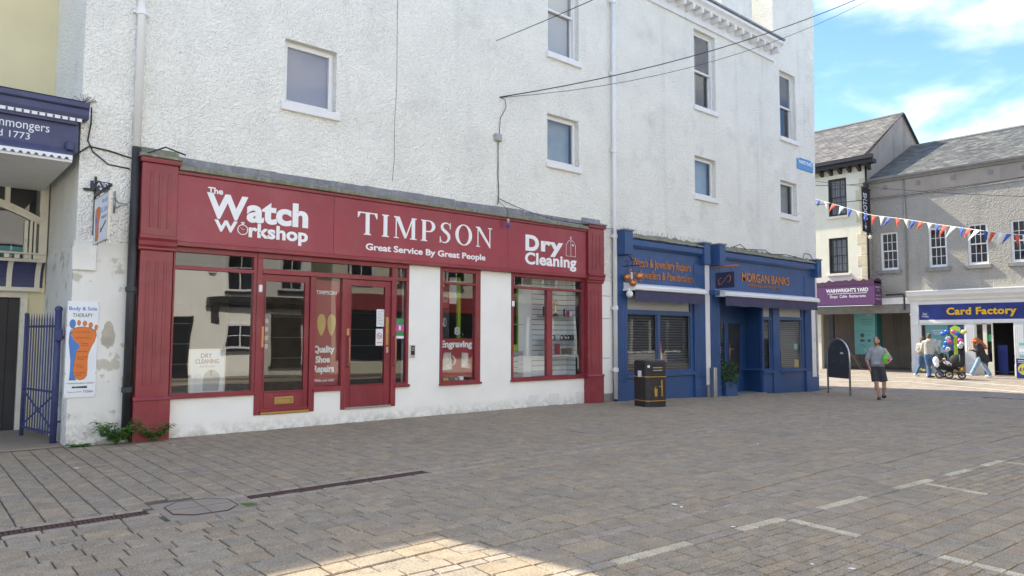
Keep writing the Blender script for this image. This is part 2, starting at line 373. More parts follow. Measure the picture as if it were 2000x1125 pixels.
def struct(o): o['kind'] = 'structure'; return o
def smooth_angle(o, a=40):
    me = o.data; me.polygons.foreach_set('use_smooth', [True]*len(me.polygons)); me.set_sharp_from_angle(angle=R(a))
_dep = None
def text_geo(s, weight=0.0, spacing=1.0, depth=0.0, shear=0.0, res=4):
    cu = bpy.data.curves.new('t', 'FONT'); cu.body = s; cu.offset = weight; cu.space_character = spacing; cu.extrude = depth; cu.shear = shear; cu.resolution_u = res
    o = bpy.data.objects.new('t', cu); COL.objects.link(o); bpy.context.view_layer.update()
    me = bpy.data.meshes.new_from_object(o.evaluated_get(bpy.context.evaluated_depsgraph_get()))
    V = [tuple(v.co) for v in me.vertices]; Fc = [tuple(p.vertices) for p in me.polygons]
    bpy.data.objects.remove(o); bpy.data.curves.remove(cu); bpy.data.meshes.remove(me); return V, Fc
def text(s, box, at, m, parent, face='-y', weight=0.0, depth=.003, spacing=1.0, shear=0.0, name='lettering', rot90=False):
    # box = (a0, a1, z0, z1) in metres along the wall, letters stand proud of plane `at`
    V, Fc = text_geo(s, weight, spacing, 1.0, shear)
    if rot90: V = [(-v[1], v[0], v[2]) for v in V]
    x0 = min(v[0] for v in V); x1 = max(v[0] for v in V); y0 = min(v[1] for v in V); y1 = max(v[1] for v in V)
    a0, a1, z0, z1 = box; b = B(); vs = []
    for v in V:
        p = a0 + (v[0]-x0)/(x1-x0)*(a1-a0); q = z0 + (v[1]-y0)/(y1-y0)*(z1-z0); d = at - (v[2]+1)/2*depth
        vs.append((p, d, q) if face == '-y' else (d, p, q))
    b.add(vs, Fc); return b.build(name, m, parent)
def zg(x):
    P = [(-400, 0), (11, 0), (14, -.05), (17, -.13), (20, -.20), (23, -.28), (26, -.25), (31, -.07), (34.5, -.03), (400, -.03)]
    for (a, c), (b, d) in zip(P, P[1:]):
        if a <= x <= b: return c + (d-c)*(x-a)/(b-a)
    return 0
# ------------------------------------------------------------------ ground
def onGz(px, py):
    z = 0
    for _ in range(30): x, y = onG(px, py, z); z = .5*z + .5*zg(x)
    return x, y
def sheet(name, x0, x1, y0, y1, dz, m, ny=1):
    xs = sorted(set([x0, x1] + [t for t in (11, 14, 17, 20, 23, 26, 31, 34.5) if x0 < t < x1])); b = B()
    for a, c in zip(xs, xs[1:]): b.add([(a, y0, zg(a)+dz), (c, y0, zg(c)+dz), (c, y1, zg(c)+dz), (a, y1, zg(a)+dz)], [(0, 1, 2, 3)])
    return b.build(name, m)
def far_paving():
    m = mat('far_paving', (.32, .28, .235), .9, .1, .8, .3, 60, dirt_or_sheen=((.2, .185, .165), .5, .5, .2, .6), spec=.2)
    t = m.node_tree; L = t.links; b = t.nodes['Principled BSDF']; g = t.nodes.new('ShaderNodeNewGeometry')
    br = t.nodes.new('ShaderNodeTexBrick'); br.inputs['Scale'].default_value = 1; br.inputs['Brick Width'].default_value = .3; br.inputs['Row Height'].default_value = .2
    br.inputs['Mortar Size'].default_value = .008; br.inputs['Color1'].default_value = (1, 1, 1, 1); br.inputs['Color2'].default_value = (.8, .8, .8, 1); br.inputs['Mortar'].default_value = (.45, .42, .38, 1)
    L.new(g.outputs['Position'], br.inputs['Vector'])
    mx_ = t.nodes.new('ShaderNodeMix'); mx_.data_type = 'RGBA'; mx_.blend_type = 'MULTIPLY'; mx_.inputs[0].default_value = 1
    L.new(b.inputs['Base Color'].links[0].from_socket, mx_.inputs[6]); L.new(br.outputs[0], mx_.inputs[7]); L.new(mx_.outputs[2], b.inputs['Base Color'])
far_paving()
ground = struct(sheet('ground', -400, 400, -400, 400, -.020, 'far_paving'))
plaza = struct(sheet('plaza', -3, 25, -2.5, 14.2, -.013, 'joint'))

PAL = [(.312, .256, .186), (.304, .252, .186), (.300, .254, .190), (.296, .252, .190), (.318, .258, .184), (.306, .256, .192), (.288, .248, .190), (.332, .266, .186)]
MARK = (.50, .44, .33)
pav = []            # (corners, colour, height jitter)
def paver(cx, cy, hx, hy, ang=0, col=None, j=None):
    c, s = math.cos(ang), math.sin(ang)
    q = [(cx + a*c - b_*s, cy + a*s + b_*c) for a, b_ in ((-hx, -hy), (hx, -hy), (hx, hy), (-hx, hy))]
    if col is None:
        k = random.choice(PAL); f = random.uniform(.93, 1.05); col = tuple(v*f for v in k)
    pav.append((q, col, random.uniform(-.0025, .0025) if j is None else j))
rnd = random.Random(3)
J = .0045
def shade(c, a, b_): f = rnd.uniform(a, b_); return tuple(v*f for v in c)
# band lines of the parking bays run slightly askew to the shop fronts
AX, AY, AN = 3.43, 3.95, -.075
ca, sa = math.cos(AN), math.sin(AN)
def uv2xy(u, v): return AX + u*ca + v*sa, AY + u*sa - v*ca
def xy2v(x, y): return -(-(x-AX)*sa + (y-AY)*ca)
# zone A: between the shops and the drain, joints running away from the shops
DRAIN_Y0, DRAIN_Y1 = 6.76, 6.90
x = -1.2
while x < 24.6:
    w = .2; y = 11.44 - rnd.uniform(0, .3)
    yend = 7.02
    first = True
    while y > yend:
        l = rnd.choice((.16, .2, .24, .24, .3)); y0 = max(y-l, yend)
        if first: y = 11.44; first = False
        if y - y0 > .05 and not (1.86 < x+.1 < 2.44 and y0 < 7.12):
            paver(x+w/2, (y+y0)/2, w/2-J, (y-y0)/2-J)
        y = y0
    x += w
# course along the drain, both sides
for yy in (6.96, 6.70):
    x = -1
    while x < 24.4:
        l = rnd.uniform(.22, .38)
        if not (1.84 < x+l/2 < 2.46): paver(x+l/2, yy, l/2-J, .055-J, 0, shade((.32, .275, .22), .95, 1.12))
        x += l
# the drain's line carries on in blocks where there is no grate
for a_, c_ in ((1.73, 1.86), (2.46, 2.61), (4.63, 24.4)):
    x = a_
    while x < c_-.02:
        l = min(rnd.uniform(.2, .34), c_-x); paver(x+l/2, 6.83, l/2-J, .072-J); x += l
# zone B: courses parallel with the shops
y = 6.64
while y > 3.0:
    h = rnd.choice((.2, .2, .24)); x = -1.2 + rnd.uniform(0, .3)
    while x < 24.5:
        l = rnd.choice((.2, .24, .28, .32, .36))
        cx, cy = x+l/2, y-h/2
        if xy2v(cx, cy) < -.05 and not (1.9 < cx < 2.4 and cy > 6.5): paver(cx, cy, l/2-J, h/2-J, 0, None, None if xy2v(cx, cy) < -.26 else -.007)
        x += l
    y -= h
# zone C (skew frame): narrow pale course, two broad courses, the bay line, then the bays
def course(v0, v1, u0, u1, ls, cols=None, skip=None):
    u = u0 - rnd.uniform(0, .25)
    while u < u1:
        l = rnd.choice(ls); cu_, cv = u+l/2, (v0+v1)/2
        if not (skip and skip(cu_, cv)):
            cx, cy = uv2xy(cu_, cv); paver(cx, cy, l/2-J, (v1-v0)/2-J, AN, (shade(cols, .9, 1.08) if cols else None))
        u += l
U0, U1 = -5, 21
course(.02, .12, U0, U1, (.2, .24), (.31, .262, .215))
course(-.2, .02, U0, U1, (.24, .3, .36)) if False else None
course(-.14, .02, U0, U1, (.24, .3, .36))
course(.12, .34, U0, U1, (.28, .34, .4, .46)); course(.34, .56, U0, U1, (.28, .34, .4, .46))
TL = [(2.43, -.065), (4.93, -.13), (7.14, -.2), (9.4, -.2), (-.1, -.03)]         # bay dividers (u at the line, drift)
def divider_u(k, v): u, d = TL[k]; return u + d*(v-.6)*.6
bright = [(.42, 1.25), (1.90, 2.43), (3.02, 3.81), (4.48, 5.11), (5.57, 6.16), (6.66, 7.14), (8.0, 8.6), (9.2, 9.9), (-2, -1), (10.6, 11.4)]
u = U0
while u < U1:
    m_ = any(a-.05 <= u+.1 <= b_ for a, b_ in bright); cx, cy = uv2xy(u+.1, .62)
    paver(cx, cy, .1-J*.6, .05-J*.6, AN, shade(MARK if m_ else (.30, .26, .215), .92, 1.05), .0015); u += .2
def near_div(u, v): return any(abs(u-divider_u(k, v)) < .075 for k in range(5))
v = .68; row = 0
while v < 5.2:
    for seg in range(-1, 6):
        us = sorted(divider_u(k, v) for k in range(5)); lo = U0 if seg <= 0 else us[seg-1]; hi = us[seg] if 0 <= seg < 5 else U1
        if seg < 0: continue
        small = seg in (1, 3)
        lo2, hi2 = (lo+.05 if seg > 0 else lo), (hi-.05 if seg < 5 else hi)
        u = lo2; first = True
        while u < hi2-.02:
            l = .2 if small else rnd.choice((.24, .3, .36))
            if first: l *= (.5 if row % 2 else 1) if small else rnd.uniform(.4, 1); first = False
            l = min(l, hi2-u)
            if l > .04:
                cx, cy = uv2xy(u+l/2, v+.1)
                if small:
                    for q in (0, 1):
                        sh = 0 if q == 0 else .0
                        cx, cy = uv2xy(u+l/2, v+.05+.1*q); paver(cx, cy, l/2-J, .05-J, AN)
                else: paver(cx, cy, l/2-J, .1-J, AN)
            u += l
    for k in range(5):
        uu = divider_u(k, v+.1); cx, cy = uv2xy(uu, v+.1)
        m_ = (k == 0 and (v < 1.2 or v > 1.7)) or (k == 1 and v < 1.15) or (k == 2 and v < 1.0) or k > 2
        paver(cx, cy, .05-J*.6, .1-J*.6, AN, shade(MARK if m_ else (.30, .26, .215), .9, 1.05), .001)
    v += .2; row += 1
# keep what lies on the visible side, split into the largest 300 in view and the rest
CH = .006
def proj(x, y, z):
    p = Vector((x, y, z-CAM_H)); d = p.dot(_fw)
    if d < .3: return None
    return 1000 + p.dot(_rt)/d*F_PX, 562.5 - p.dot(_up)/d*F_PX
def size_px(q):
    P = [proj(a, b_, zg(a)) for a, b_ in q]
    if any(p is None for p in P): return 0
    cx = sum(p[0] for p in P)/4; cy = sum(p[1] for p in P)/4
    if not (0 < cx < 2000 and 0 < cy < 1125): return 0
    return abs(sum(P[i][0]*P[(i+1) % 4][1]-P[(i+1) % 4][0]*P[i][1] for i in range(4)))/2
def pav_geo(b, q, col, dz):
    cx = sum(p[0] for p in q)/4; cy = sum(p[1] for p in q)/4
    tx, ty = rnd.uniform(-.006, .006), rnd.uniform(-.006, .006)
    def P(p, k, z):
        dx, dy = p[0]-cx, p[1]-cy; l = math.hypot(dx, dy); f = (l-k)/l
        return (cx+dx*f, cy+dy*f, zg(cx+dx*f) + dz + z + dx*tx + dy*ty)
    jit = [rnd.uniform(0, .004) for _ in q]
    vs = [P(p, jj, -.03) for p, jj in zip(q, jit)] + [P(p, jj, -CH) for p, jj in zip(q, jit)] + [P(p, CH*1.6+jj, 0) for p, jj in zip(q, jit)]
    fs = [(i, (i+1) % 4, 4+(i+1) % 4, 4+i) for i in range(4)] + [(4+i, 4+(i+1) % 4, 8+(i+1) % 4, 8+i) for i in range(4)] + [(8, 9, 10, 11)]
    b.add(vs, fs); b.c += [col]*9
pav = [p for p in pav if (sum(a for a, _ in p[0])/4) > -1 and sum(b_ for _, b_ in p[0])/4 > -1.5]
pav.sort(key=lambda p: -size_px(p[0]))
for q, col, dz in pav[:300]:
    b = B(); pav_geo(b, q, col, dz); b.build('paver', 'paver', plaza)
b = B()
for q, col, dz in pav[300:]: pav_geo(b, q, col, dz)
rest = b.build('paving', 'paver', plaza); rest['kind'] = 'stuff'

# drain channels with slotted grates
def drain(x0, x1, label):
    t = thing('drain_channel', (x0, 6.83, 0), label, 'drain', 'drain channels in the paving')
    b = B(); b.box(x0, x1, 6.755, 6.772, -.02, .001); b.box(x0, x1, 6.888, 6.905, -.02, .001); b.build('rail', 'rust', t)
    b = B(); b.box(x0, x1, 6.772, 6.888, -.03, -.0135)
    x = x0
    while x < x1-.02: b.box(x, x+.022, 6.773, 6.887, -.0132, -.003); x += .036
    b.box(x0, x1, 6.824, 6.836, -.0133, -.0026); b.build('grate', 'rust', t)
drain(-2.0, 1.72, 'long rusty slot drain running up to the pale inspection cover')
drain(2.62, 4.62, 'short rusty slot drain lying beyond the inspection cover')
# eight-sided inspection cover between the two drains
t = thing('inspection_cover', (2.15, 6.75, 0), 'pale concrete inspection cover set between two rusty drains', 'manhole cover')
poly = [(1.87, 6.62), (2.0, 6.48), (2.28, 6.46), (2.42, 6.6), (2.43, 6.9), (2.3, 7.04), (2.02, 7.06), (1.88, 6.92)]
B().box(1.80, 2.50, 6.40, 7.12, -.02, -.0035).build('surround', 'concrete', t)
B().prism(poly, 'z', -.02, .002).build('cover', 'concrete', t)
for (a_, c_) in (((1.88, 6.77), (2.42, 6.75)), ((2.15, 6.47), (2.16, 7.05))): B().tube([(*a_, .0005), (*c_, .0005)], .004, 4).build('joint_line', 'rust', t)
b = B()
for i in range(8):
    p, q = poly[i], poly[(i+1) % 8]; b.tube([(p[0], p[1], .0005), (q[0], q[1], .0005)], .006, 5)
b.build('rim', 'rust', t)
tag(B().prism([(2.44, 6.62), (2.54, 6.6), (2.56, 6.5), (2.46, 6.47)], 'z', -.013, .006).build('moss_patch', 'moss_tuft'), 'small patch of green moss beside the inspection cover', 'moss')
# little joint covers further out
for (x, y, l, lab) in ((11.9, 8.75, .55, 'square steel access cover in the paving before the litter bin'), (8.6, 8.0, .5, 'small grey access cover in the open paving')):
    z = zg(x); t = thing('access_cover', (x, y, z), lab, 'manhole cover')
    B().box(x-l/2, x+l/2, y-l/2, y+l/2, z-.02, z+.002).build('plate', 'concrete', t)
    B().frame(x-l/2-.012, x+l/2+.012, 0, 1, .01, 0, 1) if False else None
    b = B(); 
    for a, c, d, e in ((x-l/2-.014, x-l/2, y-l/2-.014, y+l/2+.014), (x+l/2, x+l/2+.014, y-l/2-.014, y+l/2+.014), (x-l/2, x+l/2, y-l/2-.014, y-l/2), (x-l/2, x+l/2, y+l/2, y+l/2+.014)): b.box(a, c, d, e, z-.02, z+.001)
    b.build('rim', 'rust', t)
# painted street lines before the card shop
def gline(name, pts, w, m, label):
    P = [Vector((*onGz(*p), 0)) for p in pts]; b = B()
    for a, c in zip(P, P[1:]):
        n = 12; d = (c-a).normalized(); s_ = Vector((-d.y, d.x, 0))*w/2
        for i in range(n):
            p, q = a.lerp(c, i/n), a.lerp(c, (i+1)/n)
            b.add([(k.x, k.y, zg(k.x)-.012) for k in (p-s_, q-s_, q+s_, p+s_)], [(0, 1, 2, 3)])
    return tag(b.build(name, m), label, 'road marking')
mat('line_paint', (.62, .60, .53), .7, .15, 6)
mat('kerb_stone', (.40, .35, .27), .85, .15, 4)
gline('street_line', ((1600, 741), (1780, 745.5), (2060, 771)), .10, 'line_paint', 'pale street line on the side facing the open square')
gline('street_line', ((1600, 731), (1780, 737), (2060, 759)), .10, 'line_paint', 'pale street line on the side facing the card shop')
gline('kerb_line', ((1600, 723.5), (1700, 727), (1800, 733.5)), .25, 'kerb_stone', 'low tan kerb strip crossing the mouth of the covered passage')
# litter and pale chips
for i, (px, py) in enumerate(((1317, 986), (1331, 991), (1432, 1030), (1586, 1103), (1664, 1112), (646, 870), (340, 870), (150, 915), (1480, 868))):
    x, y = onGz(px, py); s_ = rnd.uniform(.012, .03); z = zg(x)+.004; a = rnd.uniform(0, 3)
    q = [(x+s_*math.cos(a+k*1.57)*(1 if k % 2 else .6), y+s_*math.sin(a+k*1.57)*(1 if k % 2 else .6)) for k in range(4)]
    tag(B().prism(q, 'z', z, z+.004).build('litter_scrap', 'sign_white'), 'tiny white scrap of litter lying on the paving', 'litter', 'litter scraps on the paving')
# ------------------------------------------------------------------ the tall white building
D = 11.5
XL, XR = 1.84, 23.75
main = thing('white_building', (12, D, 0), 'tall white roughcast building over the red and blue shops', 'building')
SILL1, SILL2 = 5.50, 8.06
wins = [('case', 4.80, 5.76, SILL1, 6.62), ('case', 11.0, 12.03, SILL1, 6.62), ('case', 16.72, 17.76, SILL1, 6.62), ('case', 21.45, 22.52, SILL1, 6.62),
        ('sash', 11.02, 12.04, SILL2, 10.30), ('sash', 16.76, 17.82, SILL2, 10.30), ('sash', 21.53, 22.58, SILL2, 10.30)]
holes = [(a, c, z0, z1) for _, a, c, z0, z1 in wins]
b = B(); b.wall(XL, 21.2, 2.86, 10.75, [h for h in holes if h[1] < 21], D, .22)
b.wall(21.2, XR, 2.86, 14.5, [h for h in holes if h[0] > 21], D, .22)
# the far end leans outwards a little, as the old wall does
b.v = [((x + (.32*(z-4)/10 if (x > 23.7 and z > 4) else 0)), y, z) for x, y, z in b.v]
b.build('wall', 'white_roughcast', main)
b = B(); b.add([(XR, D, -.6), (XR, D, 4), (XR+.33, D, 14.5), (XR+.33, 22, 14.5), (XR, 22, 4), (XR, 22, -.6)], [(0, 1, 4, 5), (1, 2, 3, 4)])
b.build('side_wall', 'white_roughcast', main); b = B(); b.add([(XL, D+.001, 2.76), (XL, D+.001, 10.75), (XL, 20, 10.75), (XL, 20, 2.76)], [(0, 3, 2, 1)])
b.add([(XL, 20, 10.75), (XL, D, 10.75), (XL, 15.7, 14.2)], [(0, 1, 2)])
b.build('side_wall', 'white_roughcast', main); b = B(); b.add([(21.2, D, 10.6), (21.2, 22, 10.6), (21.2, 22, 14.5), (21.2, D, 14.5)], [(0, 1, 2, 3)])
b.add([(21.2, D, 14.5), (24.08, D, 14.5), (24.08, 22, 14.5), (21.2, 22, 14.5)], [(0, 1, 2, 3)])
b.build('side_wall', 'white_roughcast', main)
B().box(XL, XR, 19.9, 20, -.5, 11).build('back_wall', 'white_render', main); B().box(XL+.05, XR-.05, D+.3, 19.9, 3.2, 3.3).build('floor_slab', 'interior', main)
b = B(); b.box(XL-.02, 2.60, D-.006, D+.3, -.05, 2.865)                     # smooth lower render beside the red shop
b.box(XL-.018, XL+.2, D+.31, 14.0, -.05, 2.80)
b.build('smooth_render', 'old_render', main)
B().box(1.80, 2.10, D-.05, D-.004, 2.44, 2.78).build('render_patch', 'old_render', main, bev=.012)
# patch where the render has peeled
pp = []
r_ = random.Random(6)
for k in range(34):
    a = 2*math.pi*k/34; rx, rz = .075+.02*r_.random(), .17+.05*r_.random(); pp.append((2.29+rx*math.cos(a)*(1-.25*math.sin(a)), 1.54+rz*math.sin(a)))
B().prism([(x, z) for x, z in pp], 'y', D-.010, D-.004).build('peeled_patch', 'peeled_render', main)
B().prism([(2.48, .92), (2.52, .98), (2.53, .82), (2.49, .78)], 'y', D-.010, D-.004).build('peeled_patch', 'peeled_render', main)
B().box(12.76, 13.22, D-.02, D+.2, -.1, .16).build('stone_foot', 'stone_block', main, bev=.01)
B().wall(12.7, 13.2, .16, 2.86, [], D-.004, .1).build('pier_wall', 'white_render', main)
b = B()
for z in (1.0, 1.95, 2.5): b.box(12.75, 13.1, D-.0065, D, z, z+.012)
b.build('pier_joint', 'stone_sill', main)
# eaves cornice with paired brackets, the plain gable end standing higher
cn = B().box(XL, 21.15, D-.06, D, 10.44, 10.78).build('cornice', 'white_paint', main)
b = B(); b.prism([(D-.42, 10.96), (D-.42, 10.90), (D-.34, 10.84), (D-.30, 10.78), (D, 10.78), (D, 11.02), (D-.38, 11.02)], 'x', XL, 21.12); b.build('eaves_board', 'white_paint', main)
x = 14.6
while x < 21.1:
    b = B(); b.box(x, x+.10, D-.33, D-.06, 10.62, 10.775); b.box(x+.015, x+.085, D-.345, D-.33, 10.64, 10.73); b.build('bracket', 'white_paint', cn, bev=.006)
    x += .42
b = B(); b.box(XL, 21.15, D-.45, D+.1, 11.02, 11.07); b.build('gutter_lead', 'lead', main)
B().add([(XL, D, 11.07), (21.2, D, 11.07), (21.2, 15.7, 14.2), (XL, 15.7, 14.2)], [(0, 1, 2, 3)]).add([(XL, 15.7, 14.2), (21.2, 15.7, 14.2), (21.2, 20, 11), (XL, 20, 11)], [(0, 1, 2, 3)]).build('roof', 'stone_sill', main)
B().box(18.6, 20.35, D+.25, D+1.3, 10.9, 15.2).build('chimney_stack', 'white_roughcast', main)
for i, (kind, x0, x1, z0, z1) in enumerate(wins):
    Y = D+.14
    if kind == 'case': w = B().frame(x0, x1, z0, z1, .035, Y-.01, Y+.06).build('window', 'upvc', main, bev=.005)
    else: w = B().frame(x0, x1, z0, z1, (.07, .07, .05, .05), Y-.02, Y+.12).build('window', 'white_paint', main, bev=.006)
    b = B(); b.box(x0-.06, x1+.06, D-.07, D+.16, z0-.14, z0); b.build('sill', 'white_paint', w, bev=.008)
    if kind == 'case':
        B().frame(x0+.035, x1-.035, z0+.035, z1-.035, .055, Y-.025, Y+.03).build('casement', 'upvc', w, bev=.006)
        B().box(x0+.09, x1-.09, Y, Y+.01, z0+.09, z1-.09).build('pane', 'house_glass', w)
    else:
        zm = (z0+z1)/2 - .02
        B().frame(x0+.07, x1-.07, zm-.02, z1-.05, (.045, .045, .05, .05), Y, Y+.04).build('sash', 'white_paint', w, bev=.005)
        B().frame(x0+.07, x1-.07, z0+.05, zm+.03, (.045, .045, .08, .05), Y+.05, Y+.09).build('sash', 'white_paint', w, bev=.005)
        B().box(x0+.115, x1-.115, Y+.015, Y+.02, zm+.03, z1-.1).build('pane', 'house_glass', w)
        B().box(x0+.115, x1-.115, Y+.065, Y+.07, z0+.13, zm-.02).build('pane', 'house_glass', w)
    # what stands behind the glass
    if i == 0: B().box(x0+.05, x1-.05, Y+.05, Y+.07, z0+.05, z1-.05).build('roller_blind', 'purple_grey', w)
    elif i == 4:
        b = B(); z = z0+.1
        while z < z1-.1: b.add([(x0+.1, Y+.14, z), (x1-.1, Y+.14, z), (x1-.1, Y+.115, z+.045), (x0+.1, Y+.115, z+.045)], [(0, 1, 2, 3)]); z += .058
        b.build('slatted_blind', 'white_blind', w)
    else:
        b = B(); b.box(x0-.5, x1+.5, Y+1.4, Y+1.45, z0-.5, z1+.5); b.box(x0-.5, x1+.5, D+.23, Y+1.4, z1+.45, z1+.5); b.box(x0-.5, x1+.5, D+.23, Y+1.4, z0-.5, z0-.45); b.box(x0-.55, x0-.5, D+.23, Y+1.4, z0-.5, z1+.5); b.box(x1+.5, x1+.55, D+.23, Y+1.4, z0-.5, z1+.5)
        b.build('room', 'interior', w)
        if i in (1, 2, 3): B().box(x0+.04, x1-.04, Y+.16, Y+.17, z0+.04, z1-.04).build('net_curtain', 'net_curtain', w)
        if i in (5, 6):
            b = B(); n = 9
            for k in range(n): b.tube([(x0+.14+k*.035, Y+.14+.012*(k % 2), z0+.12), (x0+.14+k*.035, Y+.14+.012*(k % 2), z1-.12)], .022, 6)
            b.build('curtain', 'purple_grey', w, True)
# crack and old seam lines in the roughcast
b = B(); pts = [(7.02, 9.0), (7.0, 7.6), (7.01, 6.3), (6.97, 5.6), (6.98, 4.9), (6.94, 4.45)]
for (x0, z0), (x1, z1) in zip(pts, pts[1:]): b.add([(x0, D-.0025, z0), (x0+.012, D-.0025, z0), (x1+.012, D-.0025, z1), (x1, D-.0025, z1)], [(0, 1, 2, 3)])
b.build('seam', 'stone_sill', main)

# ---- drainpipes
def pipe(name, x, z0, z1, r, y, m, label, brackets, parent_thing=None, bm_=None):
    t = thing(name, (x, y, z0), label, 'drainpipe')
    b = B(); b.tube([(x, y, z0), (x, y, z1)], r, 14); o = b.build('pipe', m, t, True)
    for z in brackets:
        q = B(); q.lathe([(r+.004, -.05), (r+.018, -.045), (r+.018, .045), (r+.004, .05)], (x, y, z), 14); q.box(x-r-.05, x+r+.05, y+.02, y+.07, z-.02, z+.02); q.build('collar', bm_ or m, t)
    return t
t = pipe('drainpipe', 2.545, 4.30, 11.0, .055, D-.09, 'upvc', 'white drainpipe dropping onto the red pilaster', (6.35, 8.6))
b = B(); b.tube([(2.545, D-.09, .05), (2.545, D-.09, 4.3)], .06, 14); b.build('cast_pipe', 'dark_pipe', t, True)
for z in (2.2, .75): B().lathe([(.062, -.04), (.078, -.035), (.078, .035), (.062, .04)], (2.545, D-.09, z), 14).build('collar', 'dark_pipe', t)
pipe('drainpipe', 13.19, .02, 11.0, .052, D-.10, 'white_paint', 'white drainpipe running down between the red and blue shops', (.72, 2.22, 3.98, 6.1, 8.05, 9.9))

# ---- cables, junction box, street name plate
def sag(a, c, s_, n=14): a = Vector(a); c = Vector(c); return [a.lerp(c, i/n) - Vector((0, 0, s_*4*(i/n)*(1-i/n))) for i in range(n+1)]
def cable(pts, r, label, name='cable'): return tag(B().tube(pts, r, 6).build(name, 'cable', None, True), label, 'cable')
t = thing('junction_box', (9.5, D-.05, 5.75), 'small grey junction box fixed to the white wall', 'junction box')
B().box(9.42, 9.60, D-.075, D-.002, 5.68, 5.84).build('box', 'grey_plastic', t, bev=.01); B().box(9.44, 9.58, D-.082, D-.074, 5.70, 5.82).build('lid', 'grey_plastic', t)
cable([(9.56, D-.03, 6.66), (9.70, D-.05, 6.62), (9.72, D-.05, 6.45), (9.58, D-.03, 6.2), (9.55, D-.03, 5.84)], .008, 'looped cable dropping from the wall hook to the junction box')
cable([(9.52, D-.03, 5.68), (9.53, D-.02, 4.9), (9.55, D-.02, 4.6), (9.52, D-.03, 4.32)], .010, 'grey cable running down from the junction box to the red fascia')
far1 = Vector((36, 4.0, 15.0))
def along(px, py, dist): d = ray(px, py).normalized(); return Vector((0, 0, CAM_H)) + d*dist
cable(sag((9.57, D-.01, 6.66), along(1720, -22, 24), .35), .011, 'thicker overhead cable strung from the white wall hook', 'overhead_cable')
cable(sag((9.60, D-.01, 6.66), along(1720, -12, 24), .55), .006, 'thin overhead wire slung just below the thicker cable', 'overhead_cable')
cable(sag((9.47, D-.01, 7.88), along(1250, -42, 10), .02), .007, 'short overhead wire rising from the wall past the upper window', 'overhead_cable')
cable(sag((9.55, D-.03, 4.45), (12.2, D-.2, 4.16), .12) + sag((12.2, D-.2, 4.16), (13.2, D-.1, 4.15), .02), .007, 'black cable sagging along the top of the red fascia')
cable([(1.92, D-.25, 4.72), (1.96, D-.02, 4.55), (1.93, D-.015, 4.3), (2.0, D-.015, 4.15), (2.2, D-.015, 4.0), (2.48, D-.015, 3.98)], .010, 'loose black cable looping beside the ironmongers sign')
cable([(1.80, D-.05, 4.08), (1.95, D-.015, 4.22), (2.2, D-.015, 4.2), (2.5, D-.015, 4.14), (2.9, D-.25, 4.33), (3.2, D-.2, 4.27)], .012, 'pale flex crossing the white corner to the red pilaster')
t = thing('street_sign', (23.1, D-.02, 7.3), 'small blue street name plate high on the white wall', 'street sign')
o = B(); o.box(22.56, 23.66, D-.03, D-.004, 7.16, 7.52); o.box(22.75, 23.5, D-.03, D-.004, 7.52, 7.56); o.build('plate', 'street_blue', t, bev=.01)
text('MARKET PLACE', (22.66, 23.56, 7.36, 7.48), D-.031, 'sign_white', t, depth=.004, weight=.02)
# ------------------------------------------------------------------ the red shop front
red = thing('red_shopfront', (7.6, D, 0), 'maroon shop front with white lettering below the white wall', 'shop front')
YF = D-.14                                           # fascia face
G = D-.004
# white stall riser and piers
b = B()
for x0, x1, z0, z1 in ((3.1, 4.41, -.05, .60), (4.41, 5.40, -.05, .24), (5.40, 6.03, -.05, .60), (6.03, 7.00, -.05, .235), (7.00, 7.32, -.05, .60), (7.32, 8.05, -.05, 2.88), (8.05, 9.07, -.05, .60), (9.07, 9.90, -.05, 2.88), (9.90, 12.2, -.05, .60)):
    b.box(x0, x1, D-.03, D+.2, z0, z1)
b.build('stall_riser', 'white_render', red)
# fascia: three sign panels, mouldings, soffit
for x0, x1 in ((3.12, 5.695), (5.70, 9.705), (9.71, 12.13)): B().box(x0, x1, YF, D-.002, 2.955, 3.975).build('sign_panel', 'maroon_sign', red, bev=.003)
b = B(); b.box(3.1, 12.15, YF-.018, D-.002, 2.885, 2.953); b.box(3.1, 12.15, YF-.03, D-.002, 3.977, 4.03); b.build('fascia_moulding', 'maroon', red, bev=.006)
rs = random.Random(5)
for x0, x1, z in ((3.12, 12.15, 0),):                 # lead lip in lengths, then flashing dressed up the wall
    x = x0
    while x < x1-.05:
        l = min(rs.uniform(1.0, 1.7), x1-x); dz = rs.uniform(-.006, .006)
        B().prism([(YF-.075, 4.035+dz), (YF-.06, 4.03+dz), (D, 4.035), (D, 4.14), (YF-.06, 4.105+dz), (YF-.078, 4.09+dz)], 'x', x+.002, x+l-.002).build('lead_lip', 'mossy_lead', red, bev=.006); x += l
    x = x0
    while x < x1-.05:
        l = min(rs.uniform(.6, 1.1), x1-x); dz = rs.uniform(-.012, .012)
        B().add([(x+.003, YF+.02, 4.10), (x+l-.003, YF+.02, 4.10), (x+l-.003, D-.01, 4.17), (x+.003, D-.01, 4.17), (x+.003, D-.016, 4.27+dz), (x+l-.003, D-.016, 4.27+dz+rs.uniform(-.01, .01))], [(0, 1, 2, 3), (3, 2, 5, 4)]).build('flashing', 'lead', red); x += l
